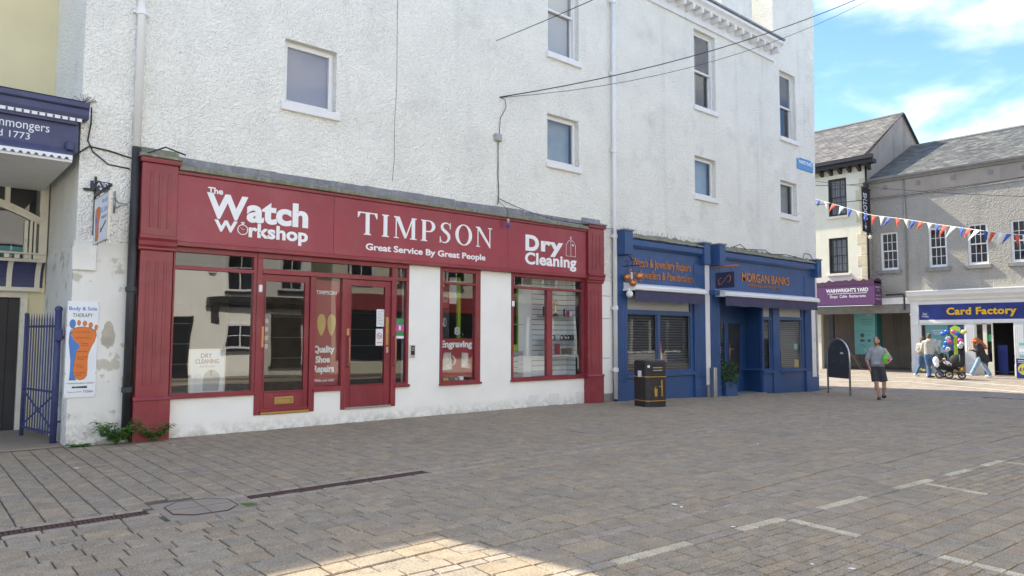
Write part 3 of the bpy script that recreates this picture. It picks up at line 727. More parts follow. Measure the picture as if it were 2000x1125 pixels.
# fluted pilasters
def pilaster(x0, x1):
    p = B().box(x0+.035, x1-.035, D-.15, D+.02, .62, 2.78).build('pilaster', 'maroon', red, bev=.006)
    B().box(x0+.012, x1-.012, D-.175, D+.02, -.06, .585).build('plinth', 'maroon', p, bev=.006)
    B().prism([(D-.19, .585), (D-.19, .61), (D-.165, .64), (D, .64), (D, .585)], 'x', x0, x1).build('plinth_cap', 'maroon', p, bev=.003)
    w = x1-x0
    for k in range(3):
        xc = x0 + w*(.27+.23*k)
        B().box(xc-.018, xc+.018, D-.162, D-.149, .82, 2.62).build('reed', 'maroon', p, bev=.005)
        B().box(xc-.018, xc+.018, D-.212, D-.199, 3.12, 3.95).build('reed', 'maroon', p, bev=.005)
    B().prism([(D-.155, 2.78), (D-.175, 2.80), (D-.175, 2.83), (D-.20, 2.86), (D-.21, 2.92), (D-.235, 2.96), (D-.235, 3.0), (D, 3.0), (D, 2.78)], 'x', x0, x1).build('capital', 'maroon', p, bev=.003)
    B().box(x0+.01, x1-.01, D-.20, D, 3.0, 4.08).build('console', 'maroon', p, bev=.008)
    B().prism([(D-.235, 4.08), (D-.245, 4.12), (D-.245, 4.15), (D, 4.15), (D, 4.08)], 'x', x0-.015, x1+.015).build('console_cap', 'maroon', p, bev=.004)
    B().prism([(D-.275, 4.155), (D-.275, 4.19), (D-.05, 4.25), (D-.02, 4.34), (D, 4.34), (D, 4.155)], 'x', x0-.03, x1+.03).build('lead_cap', 'mossy_lead' if x0 < 5 else 'lead', p, bev=.008)
pilaster(2.60, 3.12); pilaster(12.14, 12.70)
# ---- joinery
mul = B()
YJ0, YJ1 = D-.045, D+.06
def bar(x0, x1, z0, z1, y0=None, y1=None): mul.box(x0, x1, YJ0 if y0 is None else y0, YJ1 if y1 is None else y1, z0, z1)
bar(3.10, 12.2, 2.80, 2.884) if False else None
def jw(name, x0, x1, z0, z1, w=(.05, .05, .06, .06)): return B().frame(x0, x1, z0, z1, w, YJ0, YJ1).build(name, 'maroon', red, bev=.005)
def pane(p, x0, x1, z0, z1, y=None, m='shop_glass'):
    y = D+.01 if y is None else y
    return B().box(x0, x1, y, y+.008, z0, z1).build('pane', m, p)
# big left window with its top light
w = jw('shop_window', 3.12, 4.405, .60, 2.885, (.03, .05, .05, .08)); B().box(3.15, 4.36, YJ0+.003, YJ1, 2.54, 2.60).build('transom', 'maroon', w, bev=.004)
pane(w, 3.15, 4.355, .65, 2.54, m='old_glass'); pane(w, 3.15, 4.355, 2.60, 2.805); B().box(3.10, 4.43, D-.085, D+.02, .575, .618).build('sill', 'maroon', w, bev=.006)
# door surround: posts and head over both doors
w = B(); w.box(4.407, 4.50, YJ0-.008, YJ1, .245, 2.80); w.box(5.34, 5.44, YJ0-.008, YJ1, .245, 2.545); w.box(5.94, 6.02, YJ0-.008, YJ1, .235, 2.545); w.box(6.95, 7.05, YJ0-.008, YJ1, .235, 2.80); w.box(7.275, 7.33, YJ0, YJ1, .60, 2.80)
w.box(4.50, 6.95, YJ0-.004, YJ1, 2.548, 2.63); w.box(7.05, 7.275, YJ0, YJ1, 2.56, 2.63); w.box(4.407, 7.33, YJ0-.002, YJ1, 2.802, 2.886); ds = w.build('door_surround', 'maroon', red, bev=.005)
pane(ds, 4.50, 6.95, 2.63, 2.80); pane(ds, 7.05, 7.275, 2.63, 2.80); pane(ds, 7.05, 7.275, .66, 2.56); pane(ds, 5.44, 5.94, .66, 2.548)
B().box(5.41, 5.96, D-.085, D+.02, .575, .625).build('sill', 'maroon', ds, bev=.006); B().box(7.03, 7.35, D-.085, D+.02, .575, .625).build('sill', 'maroon', ds, bev=.006); b = B(); b.box(5.44, 5.94, YJ0, YJ1, .60, .66); b.build('sill_rail', 'maroon', ds); B().box(7.05, 7.275, YJ0, YJ1, .60, .66).build('sill_rail', 'maroon', ds)
def door(x0, x1, z0, z1, gx0, gx1, gz0, gz1):
    d = B(); y0, y1 = D-.012, D+.04
    d.box(x0, gx0, y0, y1, z0, z1); d.box(gx1, x1, y0, y1, z0, z1); d.box(gx0, gx1, y0, y1, gz1, z1); d.box(gx0, gx1, y0, y1, z0, gz0)
    o = d.build('door', 'maroon', red, bev=.004)
    B().frame(gx0-.02, gx1+.02, gz0-.02, gz1+.02, .02, y0-.010, y0+.01).build('glazing_bead', 'maroon', o, bev=.004)
    B().box(gx0, gx1, D+.008, D+.016, gz0, gz1).build('pane', 'shop_glass', o); return o
d1 = door(4.505, 5.335, .285, 2.542, 4.57, 5.25, .62, 2.43)
B().box(4.51, 5.34, D-.075, D+.0, .25, .285).build('threshold', 'gold', d1, bev=.004)
lb = B().frame(4.755, 5.085, .40, .515, .028, D-.026, D-.01).build('letterbox', 'brass', d1, bev=.004); B().box(4.783, 5.057, D-.02, D-.011, .428, .487).build('flap', 'brass', lb, bev=.003)
B().box(4.515, 4.565, D-.018, D-.010, 1.34, 1.68).build('finger_plate', 'tan_print', d1)
B().box(4.50, 5.335, D-.05, D-.01, .287, .33).build('weatherbar', 'maroon', d1, bev=.006)
d2 = door(6.022, 6.948, .27, 2.542, 6.13, 6.82, .66, 2.43)
B().box(6.03, 6.945, D-.07, D+.0, .236, .268).build('threshold', 'steel', d2, bev=.004)
B().box(6.845, 6.90, D-.02, D-.011, 1.36, 1.88).build('push_plate', 'brass', d2); B().box(6.86, 6.90, D-.021, D-.010, 1.22, 1.33).build('lock', 'steel', d2)
for x in (6.075, 7.0):
    y = D-.012 if x < 6.5 else D-.05
    b = B(); b.tube([(x, y, .98), (x, y-.06, 1.0), (x, y-.075, 1.08), (x, y-.075, 1.42), (x, y-.06, 1.5), (x, y, 1.52)], .016, 8); b.build('pull_handle', 'copper_dark', d2, True)
B().box(6.05, 6.10, D-.018, D-.0115, 1.54, 1.66).build('finger_plate', 'tan_print', d2)
# narrow engraving window and the wide right-hand window
w = jw('shop_window', 8.06, 9.06, .585, 2.885, (.05, .13, .06, .08)); B().box(8.11, 8.93, YJ0+.003, YJ1, 2.56, 2.605).build('transom', 'maroon', w, bev=.004)
pane(w, 8.11, 8.93, .645, 2.56); pane(w, 8.11, 8.93, 2.605, 2.805); B().box(8.04, 9.08, D-.085, D+.02, .56, .60).build('sill', 'maroon', w, bev=.006)
w = jw('shop_window', 9.91, 12.17, .585, 2.885, (.05, .07, .06, .08)); B().box(9.96, 12.10, YJ0+.003, YJ1, 2.56, 2.61).build('transom', 'maroon', w, bev=.004)
B().box(10.96, 11.12, YJ0+.002, YJ1, .645, 2.56).build('mullion', 'maroon', w, bev=.005)
pane(w, 9.96, 10.96, .645, 2.56); pane(w, 11.12, 12.10, .645, 2.56); pane(w, 9.96, 12.10, 2.61, 2.805); B().box(9.88, 12.2, D-.085, D+.02, .56, .60).build('sill', 'maroon', w, bev=.006)
# small white alarm contacts, keypad, air bricks, house number
for x, z in ((4.46, 2.30), (9.935, 2.22)): B().box(x-.03, x+.03, D-.08, D-.04, z-.06, z+.06).build('alarm_contact', 'upvc', red, bev=.01)
k = B().box(7.36, 7.47, D-.06, D-.025, 1.12, 1.36).build('keypad', 'steel', red, bev=.006); B().box(7.375, 7.455, D-.064, D-.059, 1.17, 1.34).build('face', 'black_print', k)
b = B()
for i in range(3):
    for j in range(3): b.box(7.385+i*.022, 7.40+i*.022, D-.066, D-.063, 1.25+j*.025, 1.265+j*.025)
b.build('button', 'steel', k)
text('1', (8.60, 8.63, 1.52, 1.60), D-.03, 'black_print', red, depth=.004, name='house_number')
for x in (10.41, 11.02, 11.88):
    v = B().frame(x, x+.30, .02, .25, .015, D-.042, D-.028).build('air_vent', 'white_paint', red); b = B()
    for i in range(2):
        for j in range(7): b.box(x+.03+i*.13, x+.135+i*.13, D-.04, D-.030, .045+j*.028, .058+j*.028)
    b.build('louvre', 'white_paint', v)
# ---- lettering
LT = B()
text('The', (3.56, 3.79, 3.745, 3.845), YF, 'sign_white', red, weight=.03)
text('W', (3.545, 4.19, 3.36, 3.76), YF, 'sign_white', red, weight=.035); text('atch', (4.17, 5.22, 3.353, 3.76), YF, 'sign_white', red, weight=.04, spacing=1.02)
text('W', (3.67, 4.03, 3.16, 3.345), YF, 'sign_white', red, weight=.04); text('rkshop', (4.21, 5.22, 3.045, 3.345), YF, 'sign_white', red, weight=.035, spacing=1.02)
def flat_ring(b, cx, cz, r0, r1, y0, y1, n=40, a0=0, a1=2*math.pi, sx=1):
    full = abs(a1-a0-2*math.pi) < 1e-4; k = n if full else n+1; vs = []
    for i in range(k):
        t = a0+(a1-a0)*i/n
        for r, y in ((r0, y0), (r1, y0), (r1, y1), (r0, y1)): vs.append((cx+sx*r*math.cos(t), y, cz+r*math.sin(t)))
    fs = []
    for i in range(n):
        j = (i+1) % k
        for q in range(4): fs.append((i*4+q, i*4+(q+1) % 4, j*4+(q+1) % 4, j*4+q))
    b.add(vs, fs); return b
b = B(); cx, cz = 4.115, 3.225; flat_ring(b, cx, cz, .073, .085, YF-.003, YF, sx=1.0); b.box(cx-.016, cx+.016, YF-.003, YF, cz+.084, cz+.112); b.box(cx-.030, cx+.030, YF-.003, YF, cz+.105, cz+.122)
for a, r0_, r1_ in ((0, .055, .07), (1.57, .055, .07), (3.14, .055, .07), (4.71, .055, .07)): b.tube([(cx+r0_*math.cos(a), YF-.001, cz+r0_*math.sin(a)), (cx+r1_*math.cos(a), YF-.001, cz+r1_*math.sin(a))], .0022, 4)
b.tube([(cx-.038, YF-.001, cz+.036), (cx, YF-.001, cz), (cx+.03, YF-.001, cz+.014)], .003, 4); b.build('stopwatch_emblem', 'sign_white', red)
# roman capitals: thick stems, thin serifs
def roman(word, x0, x1, z0, z1, y):
    H = 1.0; out_ = []; x = 0
    def rect(a, c, d, e): return [(a, d), (c, d), (c, e), (a, e)]
    def stem(a, w_=.17): return [rect(a, a+w_, 0, H), [(a-.07, 0), (a+w_+.07, 0), (a+w_+.07, .035), (a+w_, .06), (a, .06), (a-.07, .035)], [(a-.07, H), (a-.07, H-.035), (a, H-.06), (a+w_, H-.06), (a+w_+.07, H-.035), (a+w_+.07, H)]]
    def ring(cx, cz, rx, rz, tx, tz, a0, a1, n=28):
        ps = []
        for i in range(n):
            t0, t1 = a0+(a1-a0)*i/n, a0+(a1-a0)*(i+1)/n
            ps.append([(cx+rx*math.cos(t0), cz+rz*math.sin(t0)), (cx+rx*math.cos(t1), cz+rz*math.sin(t1)), (cx+(rx-tx)*math.cos(t1), cz+(rz-tz)*math.sin(t1)), (cx+(rx-tx)*math.cos(t0), cz+(rz-tz)*math.sin(t0))])
        return ps
    for ch in word:
        P = []; wch = .5
        if ch == 'T':
            wch = .84; P = stem(.335)[:2] + [rect(.0, .84, .945, 1.0), [(.0, 1.0), (.0, .74), (.035, .74), (.12, .95), (.2, .96)], [(.84, 1.0), (.84, .74), (.805, .74), (.72, .95), (.64, .96)]]
        elif ch == 'I': wch = .32; P = stem(.075)
        elif ch == 'M':
            wch = 1.08; P = [rect(.1, .15, .0, .97), [(.02, 0), (.24, 0), (.24, .045), (.02, .045)], [(.02, 1), (.28, 1), (.58, .22), (.52, .0), (.12, .9), (.02, .96)], [(.52, 0), (.86, 1), (.92, 1), (.60, .06)]] + [rect(.84, 1.0, 0, 1.0), rect(.76, 1.08, 0, .045), rect(.86, 1.08, .955, 1.0)]
        elif ch == 'P':
            wch = .70; P = stem(.07) + ring(.38, .72, .32, .28, .165, .055, -1.57, 1.57) + [rect(.2, .40, .945, 1.0), rect(.2, .40, .44, .495)]
        elif ch == 'O': wch = .88; P = ring(.44, .5, .44, .52, .17, .05, 0, 6.2832, 44)
        elif ch == 'N':
            wch = .94; P = [rect(.1, .15, 0, .95), rect(.02, .24, 0, .045), rect(.76, .81, .05, 1.0), rect(.68, .92, .955, 1.0), [(.0, 1.0), (.22, 1.0), (.81, .12), (.81, -.02), (.77, -.02), (.1, .92), (.0, .96)]]
        elif ch == 'S':
            wch = .62; pts = [(.55, .80, .02), (.50, .92, .03), (.40, .975, .045), (.28, .97, .06), (.17, .90, .09), (.13, .78, .115), (.17, .665, .13), (.28, .575, .14), (.40, .49, .14), (.48, .39, .135), (.495, .26, .12), (.44, .12, .085), (.33, .035, .055), (.20, .025, .04), (.10, .09, .03), (.05, .23, .02)]
            for (a, c, w1), (d, e, w2) in zip(pts, pts[1:]):
                dx, dz = d-a, e-c; l = math.hypot(dx, dz); nx, nz_ = -dz/l, dx/l
                P.append([(a+nx*w1*.55, c+nz_*w1*.55), (d+nx*w2*.55, e+nz_*w2*.55), (d-nx*w2*.55, e-nz_*w2*.55), (a-nx*w1*.55, c-nz_*w1*.55)])
            for a, c, w1 in pts: P.append([(a+w1*.55*math.cos(k*.785), c+w1*.55*math.sin(k*.785)) for k in range(8)])
            P += [rect(.535, .575, .70, 1.0), rect(.03, .07, .0, .30)]
        out_.append((x, P)); x += wch + .20
    tot = x-.20; sx = (x1-x0)/tot; sz = z1-z0
    for k, (ox, P) in enumerate(out_):
        b = B()
        for i, poly in enumerate(P): b.prism([(x0+(ox+p[0])*sx, z0+p[1]*sz) for p in poly], 'y', y-.003-.00004*i, y)
        b.build('lettering', 'sign_white', red)
roman('TIMPSON', 6.16, 9.29, 3.355, 3.765, YF)
text('Great Service By Great People', (6.33, 9.10, 3.045, 3.205), YF, 'sign_white', red, weight=.028)
text('D', (10.21, 10.61, 3.385, 3.735), YF, 'sign_white', red, weight=.045); text('ry', (10.67, 11.36, 3.30, 3.64), YF, 'sign_white', red, weight=.04, spacing=1.1)
text('Cleaning', (10.20, 11.79, 3.01, 3.355), YF, 'sign_white', red, weight=.032, spacing=1.04)
b = B(); gx = 11.61; hw = .155
b.tube([(gx-hw, YF-.001, 3.36), (gx-hw+.005, YF-.001, 3.62), (gx-.07, YF-.001, 3.715), (gx+.07, YF-.001, 3.715), (gx+hw-.005, YF-.001, 3.62), (gx+hw, YF-.001, 3.36)], .006, 4, True); b.tube([(gx, YF-.001, 3.36), (gx, YF-.001, 3.715)], .005, 4)
b.tube([(gx-.05, YF-.001, 3.715), (gx, YF-.001, 3.765), (gx+.05, YF-.001, 3.715)], .005, 4); flat_ring(b, gx, 3.79, .012, .022, YF-.003, YF, 14); b.box(gx+.04, gx+.09, YF-.003, YF, 3.60, 3.635); b.build('garment_bag_emblem', 'sign_white', red)
# blue bulb dangling on its flex before the sign
t = thing('blue_lamp_bulb', (9.62, YF-.12, 3.8), 'small blue bulb hanging on a flex before the red fascia', 'bulb')
b = B(); b.tube([(9.53, D-.03, 4.40), (9.60, YF-.09, 4.2), (9.62, YF-.11, 4.05), (9.62, YF-.11, 3.99)], .006, 6); b.build('flex', 'cable', t)
B().lathe([(.012, .0), (.026, .02), (.03, .09), (.012, .10)], (9.62, YF-.11, 3.90), 12).build('socket', 'grey_plastic', t); B().lathe([(.004, -.09), (.03, -.075), (.036, -.03), (.028, 0)], (9.62, YF-.11, 3.90), 12).build('bulb', 'flag_blue', t, True)

# ---- the room behind the red shop front
b = B(); b.box(2.7, 12.6, D+4.0, D+4.05, 0, 3.2); b.box(2.65, 2.7, D+.2, D+4, 0, 3.2); b.box(12.6, 12.65, D+.2, D+4, 0, 3.2); b.build('back_wall', 'interior', red)
B().box(2.7, 12.6, D+.2, D+4, .2, .22).build('shop_floor', 'interior_dark', red); B().box(2.7, 12.6, D+.2, D+4, 2.95, 3.0).build('shop_ceiling', 'interior', red)
B().box(3.15, 4.36, D+.2, D+1.0, .56, .60).build('window_bed', 'interior', red); B().box(9.95, 12.1, D+.2, D+1.6, .56, .60).build('window_bed', 'slatwall', red)
B().box(4.40, 4.45, D+.2, D+1.2, .22, 2.9).build('partition', 'interior_dark', red)
# slatted display wall: boards with dark gaps between
b = B(); b.box(10.05, 12.13, D+0.530, D+0.560, .6, 2.9); b.box(12.13, 12.16, D+.2, D+.6, .6, 2.9); b.build('slat_backing', 'dark_gap', red)
z = .62
while z < 2.85:
    o = B(); o.box(11.0, 12.128, D+0.505, D+0.529, z, z+.105); o.box(12.105, 12.129, D+.22, D+0.500, z, z+.105); o.build('slat', 'slatwall', red); z += .118
for x0, x1, y, z in ((11.15, 12.08, D+0.360, 1.98), (11.10, 12.08, D+0.280, 1.40), (11.1, 12.08, D+.24, 1.10), (10.02, 10.5, D+.30, 1.78)):
    B().box(x0, x1, y-.10, y+.16, z, z+.012).build('glass_shelf', 'grey_plastic', red)
def trophy(x, y, z, s_, label, kind=0):
    t = thing('trophy', (x, y, z), label, 'trophy', 'trophies in the shop window')
    B().box(x-.05*s_, x+.05*s_, y-.05*s_, y+.05*s_, z, z+.05*s_).build('base', 'black_print', t, bev=.004)
    if kind == 0: B().lathe([(.02, .05), (.012, .1), (.012, .16), (.05, .2), (.075, .27), (.085, .34), (.08, .345), (.02, .22)], (x, y, z), 16).build('cup', 'gold_metal', t, True)
    else:
        b = B(); b.lathe([(.03, .05), (.018, .09), (.03, .16), (.02, .22), (.018, .24)], (x, y, z), 12)
        for k in range(8): a = k*.785; b.ball((x+.045*math.cos(a), y, z+.31+.045*math.sin(a)), .018, 8, 6)
        b.tube([(x+.048*math.cos(k*.5236), y, z+.31+.048*math.sin(k*.5236)) for k in range(12)], .014, 6, True); b.build('figure', 'gold_metal', t, True)
trophy(10.12, D+.30, 1.79, 1.0, 'gold cup trophy on the short shelf in the wide shop window')
trophy(11.25, D+0.300, 1.992, 1.0, 'gold figure trophy behind the window mullion', 1)
trophy(11.55, D+0.300, 1.992, 1.0, 'gold wreath trophy standing clear on the top shelf', 1)
for i, x in enumerate((11.30, 11.42, 11.70, 11.82, 11.93, 12.03)):
    t = thing('award_plaque', (x, D+.24, 1.41), 'round black and silver award on the middle display shelf', 'award', 'round awards on the middle shelf')
    b = B(); b.tube([(x+.055*math.cos(k*.3927), D+.24, 1.49+.055*math.sin(k*.3927)) for k in range(16)], .012, 6, True); b.build('rim', 'black_print', t, True); B().ball((x, D+.24, 1.49), (.046, .008, .046), 12, 8).build('disc', 'steel', t, True)
for x, w_, h_, m, lab in ((11.20, .12, .22, 'black_print', 'small dark figure award on the top display shelf'), (11.83, .05, .18, 'black_print', 'slim dark statuette on the top display shelf'), (11.95, .1, .13, 'maroon_print', 'small maroon photo frame on the top display shelf'), (12.04, .06, .12, 'sign_white', 'small white card on the top display shelf')):
    o = B().box(x-w_/2, x+w_/2, D+0.280, D+0.310, 1.993, 1.993+h_).build('display_item', m, None, bev=.008); tag(o, lab, 'ornament')
for x, w_, h_, m, lab in ((11.55, .14, .24, 'red_poster', 'red box standing on the low display shelf'), (11.85, .3, .14, 'brown_wood', 'brown wooden plaque on the low display shelf'), (11.25, .12, .2, 'black_print', 'dark tool set on the low display shelf')):
    o = B().box(x-w_/2, x+w_/2, D+.22, D+.26, 1.113, 1.113+h_).build('display_item', m, None, bev=.008); tag(o, lab, 'ornament')
t = thing('photo_frame', (10.06, D+.3, .60), 'small leaning photo frame at the corner of the wide window', 'photo frame'); B().box(10.0, 10.16, D+.28, D+.30, .605, .85).build('frame', 'sign_white', t, bev=.004); B().box(10.02, 10.14, D+.276, D+.279, .63, .83).build('picture', 'purple_grey', t)
t = thing('display_stand', (10.5, D+.5, .6), 'grey display column with a lime edge in the wide window', 'display stand'); B().box(10.52, 10.95, D+.46, D+.5, .6, 2.7).build('panel', 'slatwall', t); B().box(10.50, 10.525, D+.44, D+.5, .6, 2.7).build('lime_edge', 'lime', t); B().box(10.0, 10.5, D+.45, D+.5, 1.2, 1.34).build('shelf_front', 'lime', t)
b = B(); 
for k in range(5): b.box(10.0, 10.49, D+.24, D+0.280, .62+k*.12, .72+k*.12)
b.build('drawer', 'grey_plastic', t)
# posters and boards in the windows
def poster(x0, x1, z0, z1, y, m, label, th=.006, name='window_poster'):
    t = thing(name, ((x0+x1)/2, y, z0), label, 'poster'); B().box(x0, x1, y, y+th, z0, z1).build('sheet', m, t); return t
t = poster(5.44, 5.93, .67, 2.50, D+.03, 'red_poster', 'red shoe repair poster between the two red doors')
text('TIMPSON', (5.475, 5.86, 2.25, 2.32), D+.03, 'sign_white', t, depth=.002, weight=.02); text('Quality', (5.45, 5.84, 1.20, 1.36), D+.03, 'sign_white', t, depth=.002, weight=.04); text('Shoe', (5.49, 5.76, 1.06, 1.18), D+.03, 'sign_white', t, depth=.002, weight=.04)
text('Repairs', (5.45, 5.84, .86, 1.02), D+.03, 'sign_white', t, depth=.002, weight=.04); text('While you wait', (5.45, 5.84, .72, .78), D+.03, 'sign_white', t, depth=.002, weight=.02)
for sx in (-1, 1):
    poly = [(5.68+sx*(.02+.10*math.sin(a)*(.75+.25*math.cos(a)) + .075), 1.72+.19*math.cos(a)) for a in [k*.3307 for k in range(19)]]
    B().prism(poly, 'y', D+.0275, D+.0302).build('sole_print', 'tan_print', t)
t = poster(8.12, 8.92, .70, 1.48, D+.03, 'red_poster', 'red engraving poster with a silver tankard in the narrow window')
text('Engraving', (8.12, 8.90, 1.26, 1.44), D+.03, 'sign_white', t, depth=.002, weight=.045)
b = B(); b.prism([(8.17, .86), (8.40, .86), (8.37, 1.20), (8.19, 1.20)], 'y', D+.0275, D+.03); flat_ring(b, 8.39, 1.04, .07, .10, D+.0275, D+.03, 20, -1.57, 1.57); b.prism([(8.62, .90), (8.80, .88), (8.80, 1.18), (8.64, 1.20)], 'y', D+.0275, D+.03); flat_ring(b, 8.82, .92, .02, .045, D+.027, D+.0299, 16); b.build('silverware_print', 'foil_silver', t)
for i, (x, m) in enumerate(((8.25, 'tan_print'), (8.40, 'brown_wood'), (8.52, 'grey_plastic'), (8.62, 'sign_white'))): tag(B().box(x-.07, x+.06, D+.018, D+.028, .648, .70+.02*(i % 2)).build('small_box', m), 'small box lying at the foot of the engraving poster', 'box', 'boxes under the engraving poster')
t = thing('display_board', (8.5, D+.5, .6), 'dark and lime display board behind the engraving window', 'display'); B().box(8.0, 8.62, D+.45, D+.5, 1.5, 2.75).build('dark_panel', 'interior_dark', t); B().box(8.18, 8.34, D+.43, D+.449, 1.95, 2.7).build('lime_panel', 'lime', t)
B().box(8.80, 8.88, D+.40, D+.45, 1.48, 2.75).build('lime_strip', 'lime', t); B().box(8.37, 8.60, D+.43, D+.449, 2.1, 2.72).build('maroon_panel', 'maroon_print', t); B().box(8.62, 8.8, D+.44, D+.46, 2.2, 2.75).build('white_panel', 'slatwall', t)
b = B(); flat_ring(b, 8.5, 2.3, .03, .05, D+.426, D+.43, 16); flat_ring(b, 8.5, 2.3, .065, .085, D+.426, D+.43, 20); b.build('ring_print', 'grey_plastic', t); text('HOLLAND', (8.14, 8.55, 1.72, 1.90), D+.448, 'slatwall', t, depth=.003)
text('8', (8.72, 8.86, 1.55, 1.72), D+.398, 'sign_white', t, depth=.003, weight=.04)
t = thing('advert_board', (3.75, D+.14, .6), 'white dry cleaning board standing in the shop window next to the first door', 'advert board')
B().frame(3.44, 4.0, .62, 1.32, .022, D+.13, D+.15).build('frame', 'steel', t); B().box(3.46, 3.98, D+.135, D+.148, .64, 1.30).build('sheet', 'sign_white', t)
text('DRY', (3.62, 3.79, 1.18, 1.25), D+.135, 'maroon_print', t, depth=.002, weight=.02); text('CLEANING', (3.54, 3.90, 1.09, 1.16), D+.135, 'maroon_print', t, depth=.002, weight=.02); text('Available here', (3.6, 3.83, 1.03, 1.065), D+.135, 'grey_plastic', t, depth=.002, shear=.2)
b = B(); b.prism([(3.66, .66), (3.90, .66), (3.92, .86), (3.90, .93), (3.82, .99), (3.75, .99), (3.68, .93), (3.66, .84)], 'y', D+.1335, D+.135); b.build('suit_print', 'grey_frost', t); B().prism([(3.52, .66), (3.645, .66), (3.65, .9), (3.6, .94), (3.52, .9)], 'y', D+.1335, D+.135).build('shirt_print', 'white_blind', t); B().prism([(3.77, .90), (3.79, .90), (3.80, .98), (3.76, .98)], 'y', D+.132, D+.1334).build('tie_print', 'maroon_print', t)
# notices on the second door
t = poster(6.66, 6.82, 1.70, 2.02, D+.005, 'sign_panel', 'opening hours notice stuck inside the second red door', .002, 'door_notice')
b = B()
for k in range(10): b.box(6.68, 6.80-.02*(k % 3), D+.0035, D+.0049, 1.73+k*.027, 1.738+k*.027)
b.build('printed_line', 'grey_plastic', t)
t = poster(6.65, 6.80, 1.35, 1.66, D+.005, 'sign_panel', 'white no smoking notice stuck inside the second red door', .002, 'door_notice')
b = B(); flat_ring(b, 6.725, 1.53, .042, .055, D+.003, D+.0049, 24); b.tube([(6.69, D+.004, 1.565), (6.76, D+.004, 1.495)], .006, 4); b.build('prohibition_sign', 'flag_red', t); b = B(); b.box(6.70, 6.755, D+.003, D+.0049, 1.522, 1.536); b.build('cigarette', 'black_print', t); B().box(6.675, 6.775, D+.003, D+.0049, 1.40, 1.412).build('printed_line', 'flag_red', t)
t = poster(7.06, 7.25, 1.48, 1.86, D+.005, 'green_print', 'green and pink notice in the slim side light', .002, 'door_notice'); B().box(7.06, 7.25, D+.003, D+.0049, 1.62, 1.74).build('pink_panel', 'pink_print', t); B().box(7.06, 7.25, D+.003, D+.0049, 1.48, 1.53).build('white_panel', 'sign_white', t); text('1', (7.14, 7.18, 1.64, 1.72), D+.0025, 'sign_white', t, depth=.002)
t = thing('key_display', (4.75, D+1.0, .3), 'dark key display with small white tags behind the first door', 'key display'); B().box(4.62, 5.1, D+.95, D+1.0, .9, 2.0).build('board', 'interior_dark', t); b = B()
for i in range(3):
    for j in range(4): b.box(4.68+i*.13, 4.75+i*.13, D+.94, D+.949, 1.3+j*.15, 1.38+j*.15)
b.build('key_tag', 'sign_white', t)
# tall cabinets at the back of the shop
for i, (x, w_, h_, m) in enumerate(((3.3, .9, 1.9, 'interior_dark'), (5.6, 1.2, 2.1, 'brown_wood'), (7.3, 1.0, 1.8, 'interior_dark'), (9.2, .8, 2.2, 'red_poster'))):
    t = thing('shop_cabinet', (x, D+3, .22), ('low dark cabinet', 'wide brown cabinet', 'dark square cabinet', 'tall red cabinet')[i] + ' at the back of the red shop', 'cabinet'); B().box(x, x+w_, D+2.6, D+3.0, .22, .22+h_).build('carcass', m, t); b = B()
    for k in range(1, 5): b.box(x+.03, x+w_-.03, D+2.585, D+2.6, .22+k*h_/5, .24+k*h_/5)
    b.build('shelf', 'grey_plastic', t)
# ------------------------------------------------------------------ the blue jewellers' front
blue = thing('blue_shopfront', (18.3, D, zg(18)), 'dark blue jewellers shop front with copper lettering', 'shop front')
YB = D-.15
def gz(x): return zg(x)-.03
def bb(name, x0, x1, y0, y1, z0, z1, m='blue_paint', p=None, bev=.006): return B().box(x0, x1, y0, y1, z0, z1).build(name, m, p or blue, bev=bev)
# fascias and cornices
bb('sign_panel', 13.30, 16.95, YB+.03, D, 2.75, 3.80); bb('sign_panel', 17.25, 23.40, YB+.03, D, 2.75, 3.80)
for x0, x1 in ((13.5, 16.72), (17.58, 23.22)):
    B().prism([(YB-.02, 3.74), (YB-.09, 3.80), (YB-.09, 3.93), (YB-.05, 3.97), (D, 3.97), (D, 3.74)], 'x', x0, x1).build('cornice', 'blue_paint', blue, bev=.004)
for x0, x1, d in ((13.22, 13.52, .40), (16.72, 17.0, .28), (17.28, 17.58, .40), (23.22, 23.52, .30)):
    bb('console', x0, x1, D-d, D, 3.52, 4.10); bb('console_cap', x0-.03, x1+.03, D-d-.03, D, 4.10, 4.14, 'lead')
def topping(x0, x1, seed):
    r_ = random.Random(seed); n = int((x1-x0)/.12); vs = []; fs = []
    for i in range(n+1):
        x = x0+(x1-x0)*i/n; vs += [(x, YB-.11, 3.975+r_.uniform(0, .02)), (x, YB-.10, 4.0+r_.uniform(0, .03)), (x, D-.05, 4.08+r_.uniform(-.02, .03)), (x, D-.012, 4.14+r_.uniform(-.02, .05))]
    for i in range(n):
        for k in range(3): fs.append((i*4+k, i*4+k+1, i*4+k+5, i*4+k+4))
    B().add(vs, fs).build('felt_flashing', 'mossy_lead', blue)
topping(13.5, 16.75, 1); topping(17.55, 23.25, 2)
# bird spikes along the left fascia
b = B(); r_ = random.Random(9)
for i in range(70): x = 13.3+i*.052; a = r_.uniform(-.08, .08); b.tube([(x, D-.06, 4.1), (x+a, D-.09+r_.uniform(-.05, .03), 4.22+r_.uniform(0, .05))], .002, 3)
b.build('bird_spikes', 'stone_sill', blue)['kind'] = 'stuff'
cable([(18.3, D-.1, 4.12), (18.8, D-.12, 4.26), (19.1, D-.12, 4.14), (20.2, D-.12, 4.2), (20.5, D-.12, 4.1), (21.5, D-.12, 4.16), (22.6, D-.12, 4.1), (22.7, D-.12, 4.3), (23.1, D-.12, 4.28), (23.4, D-.12, 4.06)], .012, 'loose black cable lying along the top of the blue fascia')
